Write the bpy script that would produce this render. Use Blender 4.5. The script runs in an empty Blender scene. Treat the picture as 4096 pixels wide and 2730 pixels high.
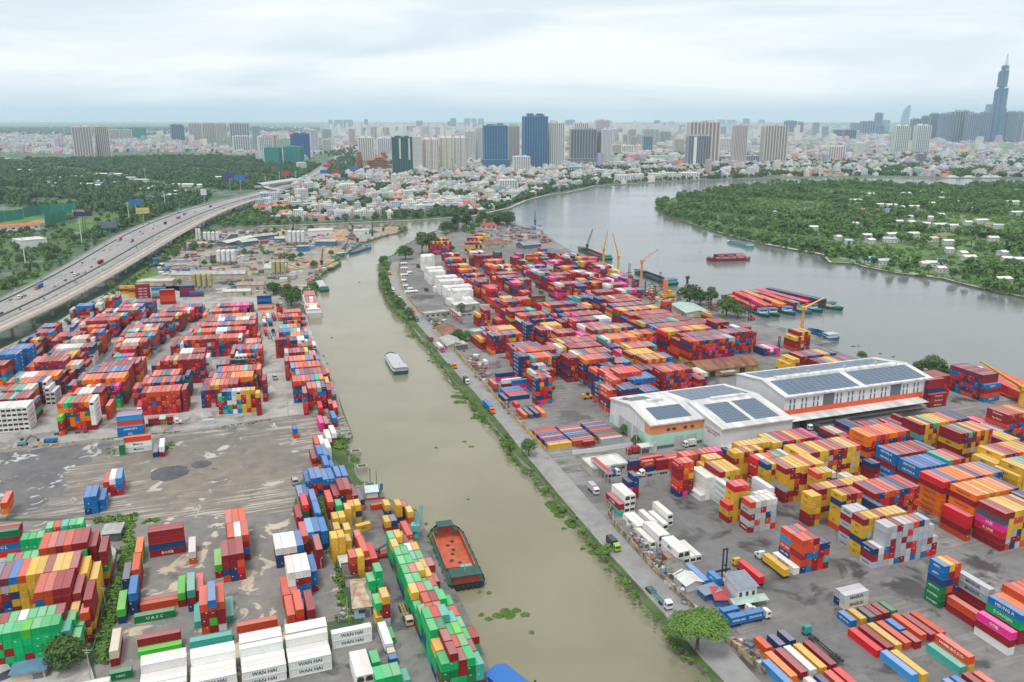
import bpy,bmesh,math,random
import numpy as np
from mathutils import Vector,Matrix
R=random.Random(7)
S=bpy.context.scene
C=S.collection
PI=math.pi
CAM_H,FOC,HOR,CX,CY=157.0,835.0,118.5,512.0,341.0
TH=math.atan((CY-HOR)/FOC)
cd=bpy.data.cameras.new('drone_camera')
cam=bpy.data.objects.new('drone_camera',cd); C.objects.link(cam)
cam.location=(0,0,CAM_H); cam.rotation_euler=(PI/2-TH,0,0)
cd.sensor_width=36.0; cd.lens=36.0*FOC/1024.0
cd.clip_start=1.0; cd.clip_end=90000.0
S.camera=cam
SUN_EL,SUN_AZ=math.radians(66),math.radians(200)
w=bpy.data.worlds.new('World'); S.world=w; w.use_nodes=True
nt=w.node_tree; nt.nodes.clear()
def wn(t,**k):
 n=nt.nodes.new(t)
 for a,b in k.items():setattr(n,a,b)
 return n
sky=wn('ShaderNodeTexSky',sky_type='NISHITA',sun_disc=False,sun_elevation=SUN_EL,sun_rotation=SUN_AZ)
tc=wn('ShaderNodeTexCoord'); mp=wn('ShaderNodeMapping')
mp.inputs['Scale'].default_value=(1.1,1.1,9.0); mp.inputs['Rotation'].default_value=(0.05,-0.04,0.3)
nz=wn('ShaderNodeTexNoise'); nz.inputs['Scale'].default_value=1.7; nz.inputs['Detail'].default_value=7.0; nz.inputs['Roughness'].default_value=0.55
nz.inputs['Distortion'].default_value=0.4
nt.links.new(tc.outputs['Generated'],mp.inputs['Vector']); nt.links.new(mp.outputs['Vector'],nz.inputs['Vector'])
rp=wn('ShaderNodeValToRGB'); cr=rp.color_ramp
cr.elements[0].position=0.42; cr.elements[0].color=(0.60,0.675,0.735,1)
cr.elements[1].position=0.61; cr.elements[1].color=(0.86,0.885,0.905,1)
nt.links.new(nz.outputs['Fac'],rp.inputs['Fac'])
sx=wn('ShaderNodeSeparateXYZ'); nt.links.new(tc.outputs['Generated'],sx.inputs['Vector'])
mr=wn('ShaderNodeMapRange'); mr.inputs['From Min'].default_value=0.07; mr.inputs['From Max'].default_value=0.28
mr.inputs['To Min'].default_value=0.0; mr.inputs['To Max'].default_value=0.75
nt.links.new(sx.outputs['Z'],mr.inputs['Value'])
mw=wn('ShaderNodeMixRGB'); mw.inputs['Color2'].default_value=(0.92,0.935,0.945,1)
nt.links.new(mr.outputs['Result'],mw.inputs['Fac']); nt.links.new(rp.outputs['Color'],mw.inputs['Color1'])
cb=wn('ShaderNodeBackground'); cb.inputs['Strength'].default_value=0.80
nt.links.new(mw.outputs['Color'],cb.inputs['Color'])
sb=wn('ShaderNodeBackground'); sb.inputs['Strength'].default_value=0.1
nt.links.new(sky.outputs['Color'],sb.inputs['Color'])
mx=wn('ShaderNodeMixShader'); mx.inputs['Fac'].default_value=0.93
nt.links.new(sb.outputs[0],mx.inputs[1]); nt.links.new(cb.outputs[0],mx.inputs[2])
wo=wn('ShaderNodeOutputWorld'); nt.links.new(mx.outputs[0],wo.inputs['Surface'])
sl=bpy.data.lights.new('sun','SUN'); sl.energy=1.5; sl.angle=math.radians(14); sl.color=(1.0,0.96,0.9)
sun=bpy.data.objects.new('sun',sl); C.objects.link(sun)
sd=Vector((math.cos(SUN_EL)*math.sin(SUN_AZ),math.cos(SUN_EL)*math.cos(SUN_AZ),math.sin(SUN_EL)))
sun.rotation_euler=sd.to_track_quat('Z','Y').to_euler(); sun.location=(0,0,900)
vs=S.view_settings
S.display_settings.display_device='sRGB'
vs.view_transform='Standard'; vs.look='None'; vs.gamma=1.0; vs.use_curve_mapping=False; vs.exposure=0.64
S.render.engine='CYCLES'
S.cycles.max_bounces=5; S.cycles.diffuse_bounces=2; S.cycles.glossy_bounces=2; S.cycles.transmission_bounces=2
S.cycles.volume_bounces=1; S.cycles.use_denoising=True
S.cycles.caustics_reflective=False; S.cycles.caustics_refractive=False
def G(x,y,z=0.0):
 u=(x-CX)/FOC; v=(CY-y)/FOC
 c,s=math.cos(TH),math.sin(TH)
 dy,dz=c+v*s,-s+v*c
 t=(z-CAM_H)/dz
 return(u*t,dy*t)
ROW={'0':100.0,'1':170.75,'2':341.5,'3':512.0}
def T(code,x,y):
 if code=='d':return(x/2.2979,y/2.2979)
 if code=='30':return(768+x/9.191,45+y/9.191)
 return(256*int(code[0])+x/9.191,ROW[code[1]]+y/9.191)
def g(code,x,y,z=0.0):return G(*T(code,x,y),z)
def PX(p):
 c,s=math.cos(TH),math.sin(TH)
 X,Y,Z=p[0],p[1],p[2]-CAM_H
 f=Y*c-Z*s; u=Y*s+Z*c
 return CX+FOC*X/f,CY-FOC*u/f
def path(spec,z=0.0):
 out=[]
 for part in spec.split(';'):
  f=part.split(); code=f[0]
  for i in range(1,len(f)-1,2):out.append(g(code,float(f[i]),float(f[i+1]),z))
 return out
MAT={}
def mat(name,col,rough=0.7,var=0.0,scale=0.2,col2=None,bump=0.0,bscale=2.0,src=None,metal=0.0,spec=None,detail=4.0,lo=0.35,hi=0.65,streak=None):
 if name in MAT:return MAT[name]
 m=bpy.data.materials.new(name); m.use_nodes=True; t=m.node_tree
 b=t.nodes['Principled BSDF']; b.inputs['Roughness'].default_value=rough; b.inputs['Metallic'].default_value=metal
 if spec is not None:b.inputs['Specular IOR Level'].default_value=spec
 out=None
 if src=='object':
  n=t.nodes.new('ShaderNodeObjectInfo'); out=n.outputs['Color']
 elif src=='attr':
  n=t.nodes.new('ShaderNodeVertexColor'); n.layer_name='paint'; out=n.outputs['Color']
 if out is None:
  n=t.nodes.new('ShaderNodeRGB'); n.outputs[0].default_value=(*col,1); out=n.outputs[0]
 tcn=t.nodes.new('ShaderNodeTexCoord')
 vec=tcn.outputs['Object']
 if streak:
  mpn=t.nodes.new('ShaderNodeMapping'); mpn.inputs['Scale'].default_value=streak
  t.links.new(vec,mpn.inputs['Vector']); vec=mpn.outputs['Vector']
 if var or col2:
  nn=t.nodes.new('ShaderNodeTexNoise'); nn.inputs['Scale'].default_value=scale; nn.inputs['Detail'].default_value=detail
  t.links.new(vec,nn.inputs['Vector'])
  mrn=t.nodes.new('ShaderNodeMapRange'); mrn.inputs['From Min'].default_value=lo; mrn.inputs['From Max'].default_value=hi
  t.links.new(nn.outputs['Fac'],mrn.inputs['Value'])
  mix=t.nodes.new('ShaderNodeMixRGB')
  t.links.new(out,mix.inputs['Color1'])
  if col2:
   mix.inputs['Color2'].default_value=(*col2,1); mrn.inputs['To Max'].default_value=var or 1.0
  else:
   mix.blend_type='MULTIPLY'; mix.inputs['Color2'].default_value=(1-var,1-var,1-var,1)
  t.links.new(mrn.outputs['Result'],mix.inputs['Fac']); out=mix.outputs[0]
 t.links.new(out,b.inputs['Base Color'])
 if bump:
  n2=t.nodes.new('ShaderNodeTexNoise'); n2.inputs['Scale'].default_value=bscale; n2.inputs['Detail'].default_value=3
  t.links.new(vec,n2.inputs['Vector'])
  bp=t.nodes.new('ShaderNodeBump'); bp.inputs['Strength'].default_value=1.0; bp.inputs['Distance'].default_value=bump
  t.links.new(n2.outputs['Fac'],bp.inputs['Height']); t.links.new(bp.outputs['Normal'],b.inputs['Normal'])
 MAT[name]=m
 return m
class MB:
 def __init__(s):s.v=[]; s.f=[]; s.c=[]; s.m=[]; s.col=(0.5,0.5,0.5); s.mi=0
 def add(s,vs,fs):
  o=len(s.v); s.v+=[tuple(p)for p in vs]
  for f in fs:
   s.f.append(tuple(i+o for i in f)); s.c.append(s.col); s.m.append(s.mi)
  return s
 def box(s,x,y,z,sx,sy,sz,rot=0.0,bottom=False):
  c,n=math.cos(rot),math.sin(rot); hx,hy=sx/2,sy/2
  q=[(x+a*c-b*n,y+a*n+b*c)for a,b in((-hx,-hy),(hx,-hy),(hx,hy),(-hx,hy))]
  vs=[(p[0],p[1],z)for p in q]+[(p[0],p[1],z+sz)for p in q]
  fs=[(0,1,5,4),(1,2,6,5),(2,3,7,6),(3,0,4,7),(4,5,6,7)]
  if bottom:fs.append((3,2,1,0))
  return s.add(vs,fs)
 def prism(s,poly,z0,z1,cap=True):
  n=len(poly)
  if sum(poly[i][0]*poly[(i+1)%n][1]-poly[(i+1)%n][0]*poly[i][1]for i in range(n))<0:poly=poly[::-1]
  vs=[(p[0],p[1],z0)for p in poly]+[(p[0],p[1],z1)for p in poly]
  fs=[(i,(i+1)%n,n+(i+1)%n,n+i)for i in range(n)]
  if cap:fs.append(tuple(range(n,2*n)))
  return s.add(vs,fs)
 def bar(s,a,b,r,r2=None,n=4):
  a,b=Vector(a),Vector(b); r2=r if r2 is None else r2
  d=(b-a)
  if d.length<1e-6:return s
  d.normalize(); u=d.orthogonal().normalized(); k=d.cross(u)
  vs=[]
  for p,q in((a,r),(b,r2)):
   for i in range(n):
    t=2*PI*(i+0.5)/n
    vs.append(p+(u*math.cos(t)+k*math.sin(t))*q)
  fs=[(i,(i+1)%n,n+(i+1)%n,n+i)for i in range(n)]+[tuple(range(n))[::-1],tuple(range(n,2*n))]
  return s.add(vs,fs)
 def cyl(s,x,y,z,r,h,n=10,r2=None):return s.bar((x,y,z),(x,y,z+h),r,r2,n)
 def gable(s,x,y,z,sx,sy,h,rot=0.0,over=0.4):
  c,n=math.cos(rot),math.sin(rot); hx,hy=sx/2+over,sy/2+over
  P=lambda a,b,q:(x+a*c-b*n,y+a*n+b*c,q)
  vs=[P(-hx,-hy,z),P(hx,-hy,z),P(hx,hy,z),P(-hx,hy,z),P(-hx,0,z+h),P(hx,0,z+h)]
  return s.add(vs,[(0,1,5,4),(2,3,4,5),(0,4,3),(1,2,5),(3,2,1,0)])
 def hip(s,x,y,z,sx,sy,h,rot=0.0,over=0.5,rl=0.4):
  c,n=math.cos(rot),math.sin(rot); hx,hy=sx/2+over,sy/2+over; k=sx/2*rl
  P=lambda a,b,q:(x+a*c-b*n,y+a*n+b*c,q)
  vs=[P(-hx,-hy,z),P(hx,-hy,z),P(hx,hy,z),P(-hx,hy,z),P(-k,0,z+h),P(k,0,z+h)]
  return s.add(vs,[(0,1,5,4),(2,3,4,5),(3,0,4),(1,2,5),(3,2,1,0)])
 def wall(s,a,b,z0,h,t):
  dx,dy=b[0]-a[0],b[1]-a[1]; L=math.hypot(dx,dy)
  return s.box((a[0]+b[0])/2,(a[1]+b[1])/2,z0,L,t,h,math.atan2(dy,dx))
 def mesh(s,name,mats,paint=False):
  me=bpy.data.meshes.new(name); me.from_pydata(s.v,[],s.f)
  for m in(mats if isinstance(mats,(list,tuple))else[mats]):me.materials.append(m)
  if any(s.m):me.polygons.foreach_set('material_index',s.m)
  if paint:
   at=me.color_attributes.new('paint','FLOAT_COLOR','CORNER')
   n=np.array([len(f)for f in s.f]); cc=np.ones((len(s.f),4),np.float32); cc[:,:3]=s.c
   at.data.foreach_set('color',np.repeat(cc,n,axis=0).ravel())
  me.update(); return me
def tag(o,label=None,cat=None,group=None,kind=None):
 if label:o['label']=label
 if cat:o['category']=cat
 if group:o['group']=group
 if kind:o['kind']=kind
 return o
def link(name,data,parent=None,loc=None,rot=0.0,color=None):
 o=bpy.data.objects.new(name,data); C.objects.link(o)
 if loc is not None:o.location=loc if len(loc)==3 else(loc[0],loc[1],0)
 if rot:o.rotation_euler=(0,0,rot)
 if parent:o.parent=parent
 if color:o.color=(*color,1)
 return o
def part(name,mb,m,parent,color=None,paint=False,label=None):
 o=link(name,mb.mesh(name,m,paint),parent,color=color)
 if label:o['label']=label
 return o
def thing(name,label,cat,loc=(0,0,0),rot=0.0,group=None):
 return tag(link(name,None,loc=loc,rot=rot),label,cat,group)
def one(name,mb,m,label,cat,loc=(0,0,0),rot=0.0,group=None,paint=False):
 return tag(link(name,mb.mesh(name,m,paint),loc=loc,rot=rot),label,cat,group)
def dup(root,loc,rot=0.0,label=None,group=None,scale=None,color=None):
 r=root.copy(); C.objects.link(r); r.location=loc if len(loc)==3 else(loc[0],loc[1],0); r.rotation_euler=(0,0,rot)
 if label:r['label']=label
 if group:r['group']=group
 if scale:r.scale=(scale,)*3 if not isinstance(scale,tuple)else scale
 if color:r.color=(*color,1)
 for ch in list(root.children):
  c=ch.copy(); C.objects.link(c); c.parent=r
  if color and ch.get('tint'):c.color=(*color,1)
  for gc in list(ch.children):
   d=gc.copy(); C.objects.link(d); d.parent=c
   if color and gc.get('tint'):d.color=(*color,1)
 return r
def inside(p,poly):
 x,y=p; r=False; n=len(poly); j=n-1
 for i in range(n):
  a,b=poly[i],poly[j]
  if(a[1]>y)!=(b[1]>y)and x<(b[0]-a[0])*(y-a[1])/(b[1]-a[1])+a[0]:r=not r
  j=i
 return r
def offset(line,d):
 out=[]
 for i,p in enumerate(line):
  a=line[max(i-1,0)]; b=line[min(i+1,len(line)-1)]
  dx,dy=b[0]-a[0],b[1]-a[1]; L=math.hypot(dx,dy)or 1
  out.append((p[0]-dy/L*d,p[1]+dx/L*d))
 return out
def resample(line,step):
 out=[line[0]]; rem=step
 for a,b in zip(line,line[1:]):
  L=math.hypot(b[0]-a[0],b[1]-a[1]); t=rem
  while t<=L:
   out.append((a[0]+(b[0]-a[0])*t/L,a[1]+(b[1]-a[1])*t/L)); t+=step
  rem=t-L
 return out
def smooth(line,n=2):
 for _ in range(n):
  o=[line[0]]
  for a,b in zip(line,line[1:]):
   o+=[(a[0]*.75+b[0]*.25,a[1]*.75+b[1]*.25),(a[0]*.25+b[0]*.75,a[1]*.25+b[1]*.75)]
  line=o+[line[-1]]
 return line
AX=math.radians(20)
U=(math.cos(AX),math.sin(AX)); V=(math.sin(AX),-math.cos(AX))
def uv(o,a,b):return(o[0]+U[0]*a+V[0]*b,o[1]+U[1]*a+V[1]*b)
# ================================================================ setting: water, land, pavements, haze
def ground_mat(name,base,alt,dark,puddle=None,sc=0.03,pl=0.56,streak=0.0,dl=0.52,rough=0.85,slabs=None):
 """wet ground: two tones, dark wet stains, standing water"""
 m=bpy.data.materials.new(name); m.use_nodes=True; t=m.node_tree; b=t.nodes['Principled BSDF']
 N=t.nodes.new; Lk=t.links.new
 geo=N('ShaderNodeTexCoord'); vec=geo.outputs['Object']
 rot=N('ShaderNodeMapping'); rot.inputs['Rotation'].default_value=(0,0,-AX); Lk(vec,rot.inputs['Vector']); vec=rot.outputs['Vector']
 def noise(scale,det=5.0,dist=0.0,v=None,rg=0.55):
  n=N('ShaderNodeTexNoise'); n.inputs['Scale'].default_value=scale; n.inputs['Detail'].default_value=det
  n.inputs['Distortion'].default_value=dist; n.inputs['Roughness'].default_value=rg; Lk(v or vec,n.inputs['Vector']); return n.outputs['Fac']
 def rng(v,a,z,to=1.0):
  n=N('ShaderNodeMapRange'); n.inputs['From Min'].default_value=a; n.inputs['From Max'].default_value=z; n.inputs['To Max'].default_value=to; Lk(v,n.inputs['Value']); return n.outputs['Result']
 def mix(f,a,c,bt='MIX'):
  n=N('ShaderNodeMixRGB'); n.blend_type=bt
  if isinstance(f,float):n.inputs['Fac'].default_value=f
  else:Lk(f,n.inputs['Fac'])
  for s,k in((a,'Color1'),(c,'Color2')):
   if isinstance(s,tuple):n.inputs[k].default_value=(*s,1)
   else:Lk(s,n.inputs[k])
  return n.outputs[0]
 col=mix(rng(noise(sc*.5,6),.4,.62),base,alt)
 col=mix(rng(noise(sc*6,6),.3,.75,.45),col,(.35,.34,.33),'MULTIPLY')
 if slabs:
  br=N('ShaderNodeTexBrick'); br.inputs['Scale'].default_value=1.0; br.inputs['Brick Width'].default_value=slabs; br.inputs['Row Height'].default_value=slabs*.7
  br.inputs['Mortar Size'].default_value=0.12; br.inputs['Color1'].default_value=(1,1,1,1); br.inputs['Color2'].default_value=(.74,.72,.7,1); br.inputs['Mortar'].default_value=(.6,.59,.58,1)
  Lk(vec,br.inputs['Vector']); col=mix(.8,col,br.outputs['Color'],'MULTIPLY')
 rg=None
 if streak:
  mp2=N('ShaderNodeMapping'); mp2.inputs['Scale'].default_value=(.10,1.5,1); mp2.inputs['Rotation'].default_value=(0,0,.25); Lk(vec,mp2.inputs['Vector'])
  s1=rng(noise(.35,4,.6,mp2.outputs['Vector']),.5,.58,streak)
  mask=rng(noise(.014,3),.44,.56)
  mm=N('ShaderNodeMath'); mm.operation='MULTIPLY'; Lk(s1,mm.inputs[0]); Lk(mask,mm.inputs[1])
  col=mix(mm.outputs[0],col,(.52,.50,.44))
 wet=rng(noise(sc*1.9,8,.5,None,.66),dl,dl+.08)
 col=mix(wet,col,dark)
 rv=N('ShaderNodeMapRange'); rv.inputs['To Min'].default_value=rough; rv.inputs['To Max'].default_value=.35; Lk(wet,rv.inputs['Value']); rv=rv.outputs['Result']
 if puddle:
  pd=rng(noise(sc*2.6,5,.7,None,.6),pl,pl+.03)
  col=mix(pd,col,puddle)
  r2=N('ShaderNodeMix'); r2.data_type='FLOAT'; Lk(pd,r2.inputs[0]); Lk(rv,r2.inputs[2]); r2.inputs[3].default_value=.12; rv=r2.outputs[0]
 Lk(col,b.inputs['Base Color']); Lk(rv,b.inputs['Roughness'])
 b.inputs['Specular IOR Level'].default_value=.35
 MAT[name]=m; return m
def sheet(name,pts,z,m,kind='structure',parent=None):
 mb=MB(); n=len(pts)
 from mathutils.geometry import tessellate_polygon
 vs=[(p[0],p[1],z)for p in pts]
 tri=tessellate_polygon([[Vector(v)for v in vs]])
 fs=[]
 for a,b_,c in tri:
  A,B,D=vs[a],vs[b_],vs[c]
  if(B[0]-A[0])*(D[1]-A[1])-(D[0]-A[0])*(B[1]-A[1])<0:a,c=c,a
  fs.append((a,b_,c))
 mb.add(vs,fs)
 return tag(link(name,mb.mesh(name,m),parent),kind=kind)
def ragged(pts,a,step=4.0):
 out=[]
 for p in resample(pts+[pts[0]],step):out.append((p[0]+R.uniform(-a,a),p[1]+R.uniform(-a,a)))
 return out
def land(name,pts,top,side):
 o=sheet(name,pts,0.0,top); me=o.data
 mb=MB(); n=len(pts)
 mb.v=[v.co[:]for v in me.vertices]; mb.f=[tuple(p.vertices)for p in me.polygons]; mb.m=[0]*len(mb.f); mb.c=[(0,0,0)]*len(mb.f)
 mb.mi=1
 if sum(pts[i][0]*pts[(i+1)%n][1]-pts[(i+1)%n][0]*pts[i][1]for i in range(n))<0:pts=pts[::-1]
 vs=[(p[0],p[1],0)for p in pts]+[(p[0],p[1],-3.5)for p in pts]
 mb.add(vs,[(n+i,n+(i+1)%n,(i+1)%n,i)for i in range(n)])
 o.data=mb.mesh(name,[top,side])
 return o
def strip(name,line,a,b,z,m,kind='structure',parent=None):
 l1,l2=offset(line,a),offset(line,b); n=len(line); mb=MB()
 vs=[(p[0],p[1],z)for p in l1]+[(p[0],p[1],z)for p in l2]
 fs=[(i,i+1,n+i+1,n+i)if a<b else(i+1,i,n+i,n+i+1)for i in range(n-1)]
 fs=[f[::-1]for f in fs]if a<b else[f[::-1]for f in fs]
 mb.add(vs,fs); return tag(link(name,mb.mesh(name,m),parent),kind=kind)
wm=bpy.data.materials.new('river_water'); wm.use_nodes=True; _t=wm.node_tree; _b=_t.nodes['Principled BSDF']
_b.inputs['Roughness'].default_value=.11; _b.inputs['IOR'].default_value=1.333
_c=_t.nodes.new('ShaderNodeTexCoord'); _n=_t.nodes.new('ShaderNodeTexNoise'); _n.inputs['Scale'].default_value=.018; _n.inputs['Detail'].default_value=6; _n.inputs['Distortion'].default_value=.8
_r=_t.nodes.new('ShaderNodeValToRGB'); _r.color_ramp.elements[0].position=.35; _r.color_ramp.elements[0].color=(.190,.177,.115,1); _r.color_ramp.elements[1].position=.68; _r.color_ramp.elements[1].color=(.228,.211,.142,1)
_t.links.new(_c.outputs['Object'],_n.inputs['Vector']); _t.links.new(_n.outputs['Fac'],_r.inputs['Fac']);
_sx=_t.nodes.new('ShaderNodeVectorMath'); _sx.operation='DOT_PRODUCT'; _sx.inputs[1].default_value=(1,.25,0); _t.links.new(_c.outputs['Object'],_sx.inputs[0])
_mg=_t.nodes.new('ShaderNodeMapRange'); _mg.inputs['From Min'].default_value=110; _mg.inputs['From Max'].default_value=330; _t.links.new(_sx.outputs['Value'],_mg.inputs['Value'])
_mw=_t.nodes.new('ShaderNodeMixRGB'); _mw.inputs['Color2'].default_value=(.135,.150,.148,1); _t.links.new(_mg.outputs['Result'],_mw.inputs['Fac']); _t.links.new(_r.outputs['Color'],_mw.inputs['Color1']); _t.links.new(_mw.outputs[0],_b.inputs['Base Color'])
_m=_t.nodes.new('ShaderNodeMapping'); _m.inputs['Scale'].default_value=(.35,1,1); _t.links.new(_c.outputs['Object'],_m.inputs['Vector'])
_n2=_t.nodes.new('ShaderNodeTexNoise'); _n2.inputs['Scale'].default_value=.55; _n2.inputs['Detail'].default_value=5; _t.links.new(_m.outputs['Vector'],_n2.inputs['Vector'])
_n3=_t.nodes.new('ShaderNodeTexNoise'); _n3.inputs['Scale'].default_value=.012; _n3.inputs['Detail'].default_value=3; _t.links.new(_m.outputs['Vector'],_n3.inputs['Vector'])
_mr=_t.nodes.new('ShaderNodeMapRange'); _mr.inputs['From Min'].default_value=.38; _mr.inputs['From Max'].default_value=.62; _mr.inputs['To Min'].default_value=.25; _mr.inputs['To Max'].default_value=1.0
_t.links.new(_n3.outputs['Fac'],_mr.inputs['Value'])
_bp=_t.nodes.new('ShaderNodeBump'); _bp.inputs['Distance'].default_value=.2; _t.links.new(_n2.outputs['Fac'],_bp.inputs['Height']); _t.links.new(_mr.outputs['Result'],_bp.inputs['Strength']); _t.links.new(_bp.outputs['Normal'],_b.inputs['Normal'])
_w=MB(); _w.add([(-40000,-400,-1.6),(40000,-400,-1.6),(40000,9000,-1.6),(-40000,9000,-1.6)],[(0,1,2,3)])
tag(link('river',_w.mesh('river',wm)),kind='structure')
conc=mat('bank_concrete',(.30,.29,.26),.85,.5,.15)
m_green=ground_mat('far_ground',(.055,.11,.045),(.09,.14,.06),(.036,.078,.036),sc=.006,dl=.5)
m_isle=ground_mat('island_grass',(.075,.15,.04),(.12,.19,.055),(.05,.105,.033),sc=.02,dl=.5)
m_asph=ground_mat('yard_asphalt',(.185,.183,.184),(.255,.248,.24),(.062,.061,.061),sc=.028,dl=.53,slabs=26.0,streak=.16)
m_left=ground_mat('left_yard_concrete',(.32,.305,.29),(.42,.405,.385),(.18,.168,.155),puddle=(.40,.39,.37),sc=.026,pl=.61,dl=.53,streak=.3)
m_mud=ground_mat('churned_mud',(.225,.195,.16),(.18,.165,.15),(.115,.105,.10),puddle=(.37,.35,.30),sc=.03,pl=.615,streak=.55,dl=.56)
m_lot=ground_mat('puddled_lot',(.205,.195,.185),(.26,.245,.225),(.13,.122,.118),puddle=(.47,.40,.29),sc=.034,pl=.575,dl=.56)
m_quay=ground_mat('quay_asphalt',(.175,.168,.165),(.24,.23,.22),(.065,.072,.07),sc=.05,dl=.53)
m_road=ground_mat('road_asphalt',(.255,.25,.248),(.30,.296,.292),(.20,.195,.19),sc=.03,dl=.6)
m_coal=ground_mat('dark_cinder_ground',(.135,.13,.135),(.20,.19,.185),(.075,.073,.08),puddle=(.40,.42,.42),sc=.032,pl=.58,dl=.52)
m_pale=ground_mat('pale_concrete',(.50,.48,.44),(.42,.40,.37),(.28,.26,.24),sc=.05,dl=.58)
m_grass=mat('short_grass',(.07,.13,.025),.9,.55,.08)
m_industrial=ground_mat('works_ground',(.25,.235,.21),(.33,.295,.25),(.15,.14,.13),puddle=(.42,.42,.40),sc=.02,pl=.61,dl=.54)
m_water2=wm
LQ=path('13 2215 1640 2180 1567 2090 1290 2000 1090 1940 930 1870 800 1790 640 1625 330 1555 165 1475 -20; 12 1200 1440 1120 1350 960 1275 925 1240 905 1185 860 1140 830 1040 812 950 835 900 890 868 805 640 740 450 640 200 560 0; 11 545 1567 490 1420 470 1330 430 1250 385 1180 400 1150 540 1110 550 1010 640 905 740 835 775 790 855 735 960 672 1110 620 1190 590 1300 572 1390 550 1370 520 1280 505 1100 515 900 520 700 522 560 532 300 548 0 566; 01 1990 572')
NB=path('01 1990 528; 11 0 515 400 500 600 492 1000 475 1500 455 2000 420 2353 340; 21 150 270 270 240 370 218 520 200 770 140 830 135 1000 128 1300 105 1600 92 1800 82 2353 68; 31 600 58 1170 62 1640 64 2353 70')
q0=LQ[0]; q1=LQ[1]
FAR=40000.0
main=[(q0[0]+(q0[0]-q1[0])*9,-150)]+LQ+NB+[(NB[-1][0]+3000,NB[-1][1]-250),(FAR*.9,NB[-1][1]-300),(FAR*.9,FAR),(-FAR*.9,FAR),(-FAR*.9,-150)]
land('ground',main,m_green,conc)
ISL=path('21 1325 300 1480 247 1600 222 1830 188 2050 155 2353 122; 31 300 124 600 112 980 104 1300 124 1450 128 1800 132 2353 124')
ISL2=path('31 2353 1165 2300 1150 2100 1112 1800 1042 1600 988 1200 942 880 882 790 852 560 842 500 772 180 716 0 682; 21 2100 622 1880 562 1700 512 1480 432 1325 342')
land('island',ISL+[(ISL[-1][0]+2500,ISL[-1][1]-300),(ISL2[0][0]+1500,ISL2[0][1]-500)]+ISL2,m_isle,mat('mud_bank',(.12,.11,.08),.9,.4,.2))
PL=path('23 1900 1600 1700 1390 1600 1275 1500 1155 1400 1040 1250 855 1100 680 980 550 860 400 760 280 650 150 530 0; 22 420 1450 300 1312 200 1200 100 1130 0 1010; 12 2353 985 2290 900 2200 800 2100 680 2000 560 1900 450 1830 370 1730 240 1640 110 1560 0; 11 1530 1567 1440 1440 1380 1370 1290 1290 1220 1190 1180 1100 1150 1020 1160 940 1140 880 1180 820 1290 770 1320 725 1400 680 1540 605 1700 540 1830 478 2000 445 2250 420; 21 0 470 60 500 280 565 380 640 560 740 640 765 830 850 1010 930 1200 1010 1450 1095 1550 1145 1900 1185 2100 1262 2353 1400; 31 130 1440 400 1500 620 1567; 32 420 30 560 62 700 112 830 160 1000 185 1350 245 1650 300 1840 335 2353 560')
PENP=[(PL[0][0]+40,60)]+PL+[(900,500),(900,60)]
land('peninsula',[(PL[0][0]+40,60)]+PL+[(900,500),(900,60)],m_asph,conc)
LOTLINE='02 0 1000 1080 882 1400 850 2000 790; 12 0 725 580 652 790 645'
lot=path(LOTLINE)
sheet('left_yard_pavement',lot+path('12 740 450 640 200 560 0; 11 545 1567 490 1420 470 1330; 01 2353 1170 1900 1140 1700 1060 1250 1050 1000 1120 850 1180 480 1420 0 1640')+[(lot[0][0]-150,lot[0][1]+90),(lot[0][0]-150,lot[0][1]-20)],.02,m_left)
sheet('mud_lot',[(lot[0][0]-200,lot[0][1]-30)]+lot[:-1]+path('12 790 648 885 866 835 900 640 900 560 1100 400 1300 330 1567; 13 300 0; 03 1300 60 0 60')+[(lot[0][0]-200,lot[0][1]-170)],.03,m_mud)
sheet('cinder_ground',ragged(path('02 -300 1080 0 1025 700 950 1000 925 1060 960 980 1040 860 1060 800 1130 660 1150 560 1260 640 1330 560 1420 420 1440 380 1540 200 1567 0 1560 -300 1567'),1.6,2.5),.05,m_coal)
sheet('puddled_lot',path('03 0 90 1300 62; 13 300 0 330 0; 13 640 320 720 420 740 560 790 700 800 980 690 1010 600 1030 300 1080 100 1567; 03 900 1567 860 1400 960 1000 1060 500 850 300 0 330'),.04,m_lot)
sheet('quay_pavement',path('12 700 1567 960 1275 1120 1352 1200 1445 1300 1500; 13 1480 0 1560 175 1790 640 1940 930 2090 1290 2210 1640 80 1640 100 1520 400 1400 700 1250 1000 1000 800 600 740 300 640 0'),.045,m_quay)
sheet('left_block_pavement',path('03 0 300 880 180 1080 360 980 640 860 1000 780 1230 900 1640 0 1640')+[G(-40,690),G(-40,540)],.05,m_pale)
sheet('works_yard',path('01 1250 1050 1400 850 1700 640 1900 560; 11 0 580 560 545 1100 520 1280 512 1370 525 1290 568 1100 615 960 668 770 785 735 830 545 1005 535 1100 400 1145 380 1180 430 1255 250 1260 0 1170; 01 1900 1140'),.02,m_industrial)
sheet('reed_strip',path('12 830 1040 812 950 700 880 690 1000 740 1100 850 1200 930 1280 925 1240 860 1140'),.06,m_grass)
m_fr=mat('far_river_water',(.30,.32,.32),.25)
for q,nm in(('00 0 298 250 300 500 294 690 290 690 305 500 308 300 318 0 316','far_river'),('00 1340 280 1560 275 1760 276 1760 296 1500 306 1340 292','far_river'),('10 50 248 250 250 480 252 470 268 250 272 60 276','far_river'),('10 200 332 330 334 330 350 210 356','far_river'),('10 750 296 930 298 940 308 760 312','far_river'),('30 880 905 1030 895 1100 905 1110 925 1000 935 885 940','far_river')):
 sheet(nm,path(q),.06,m_fr)
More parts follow.
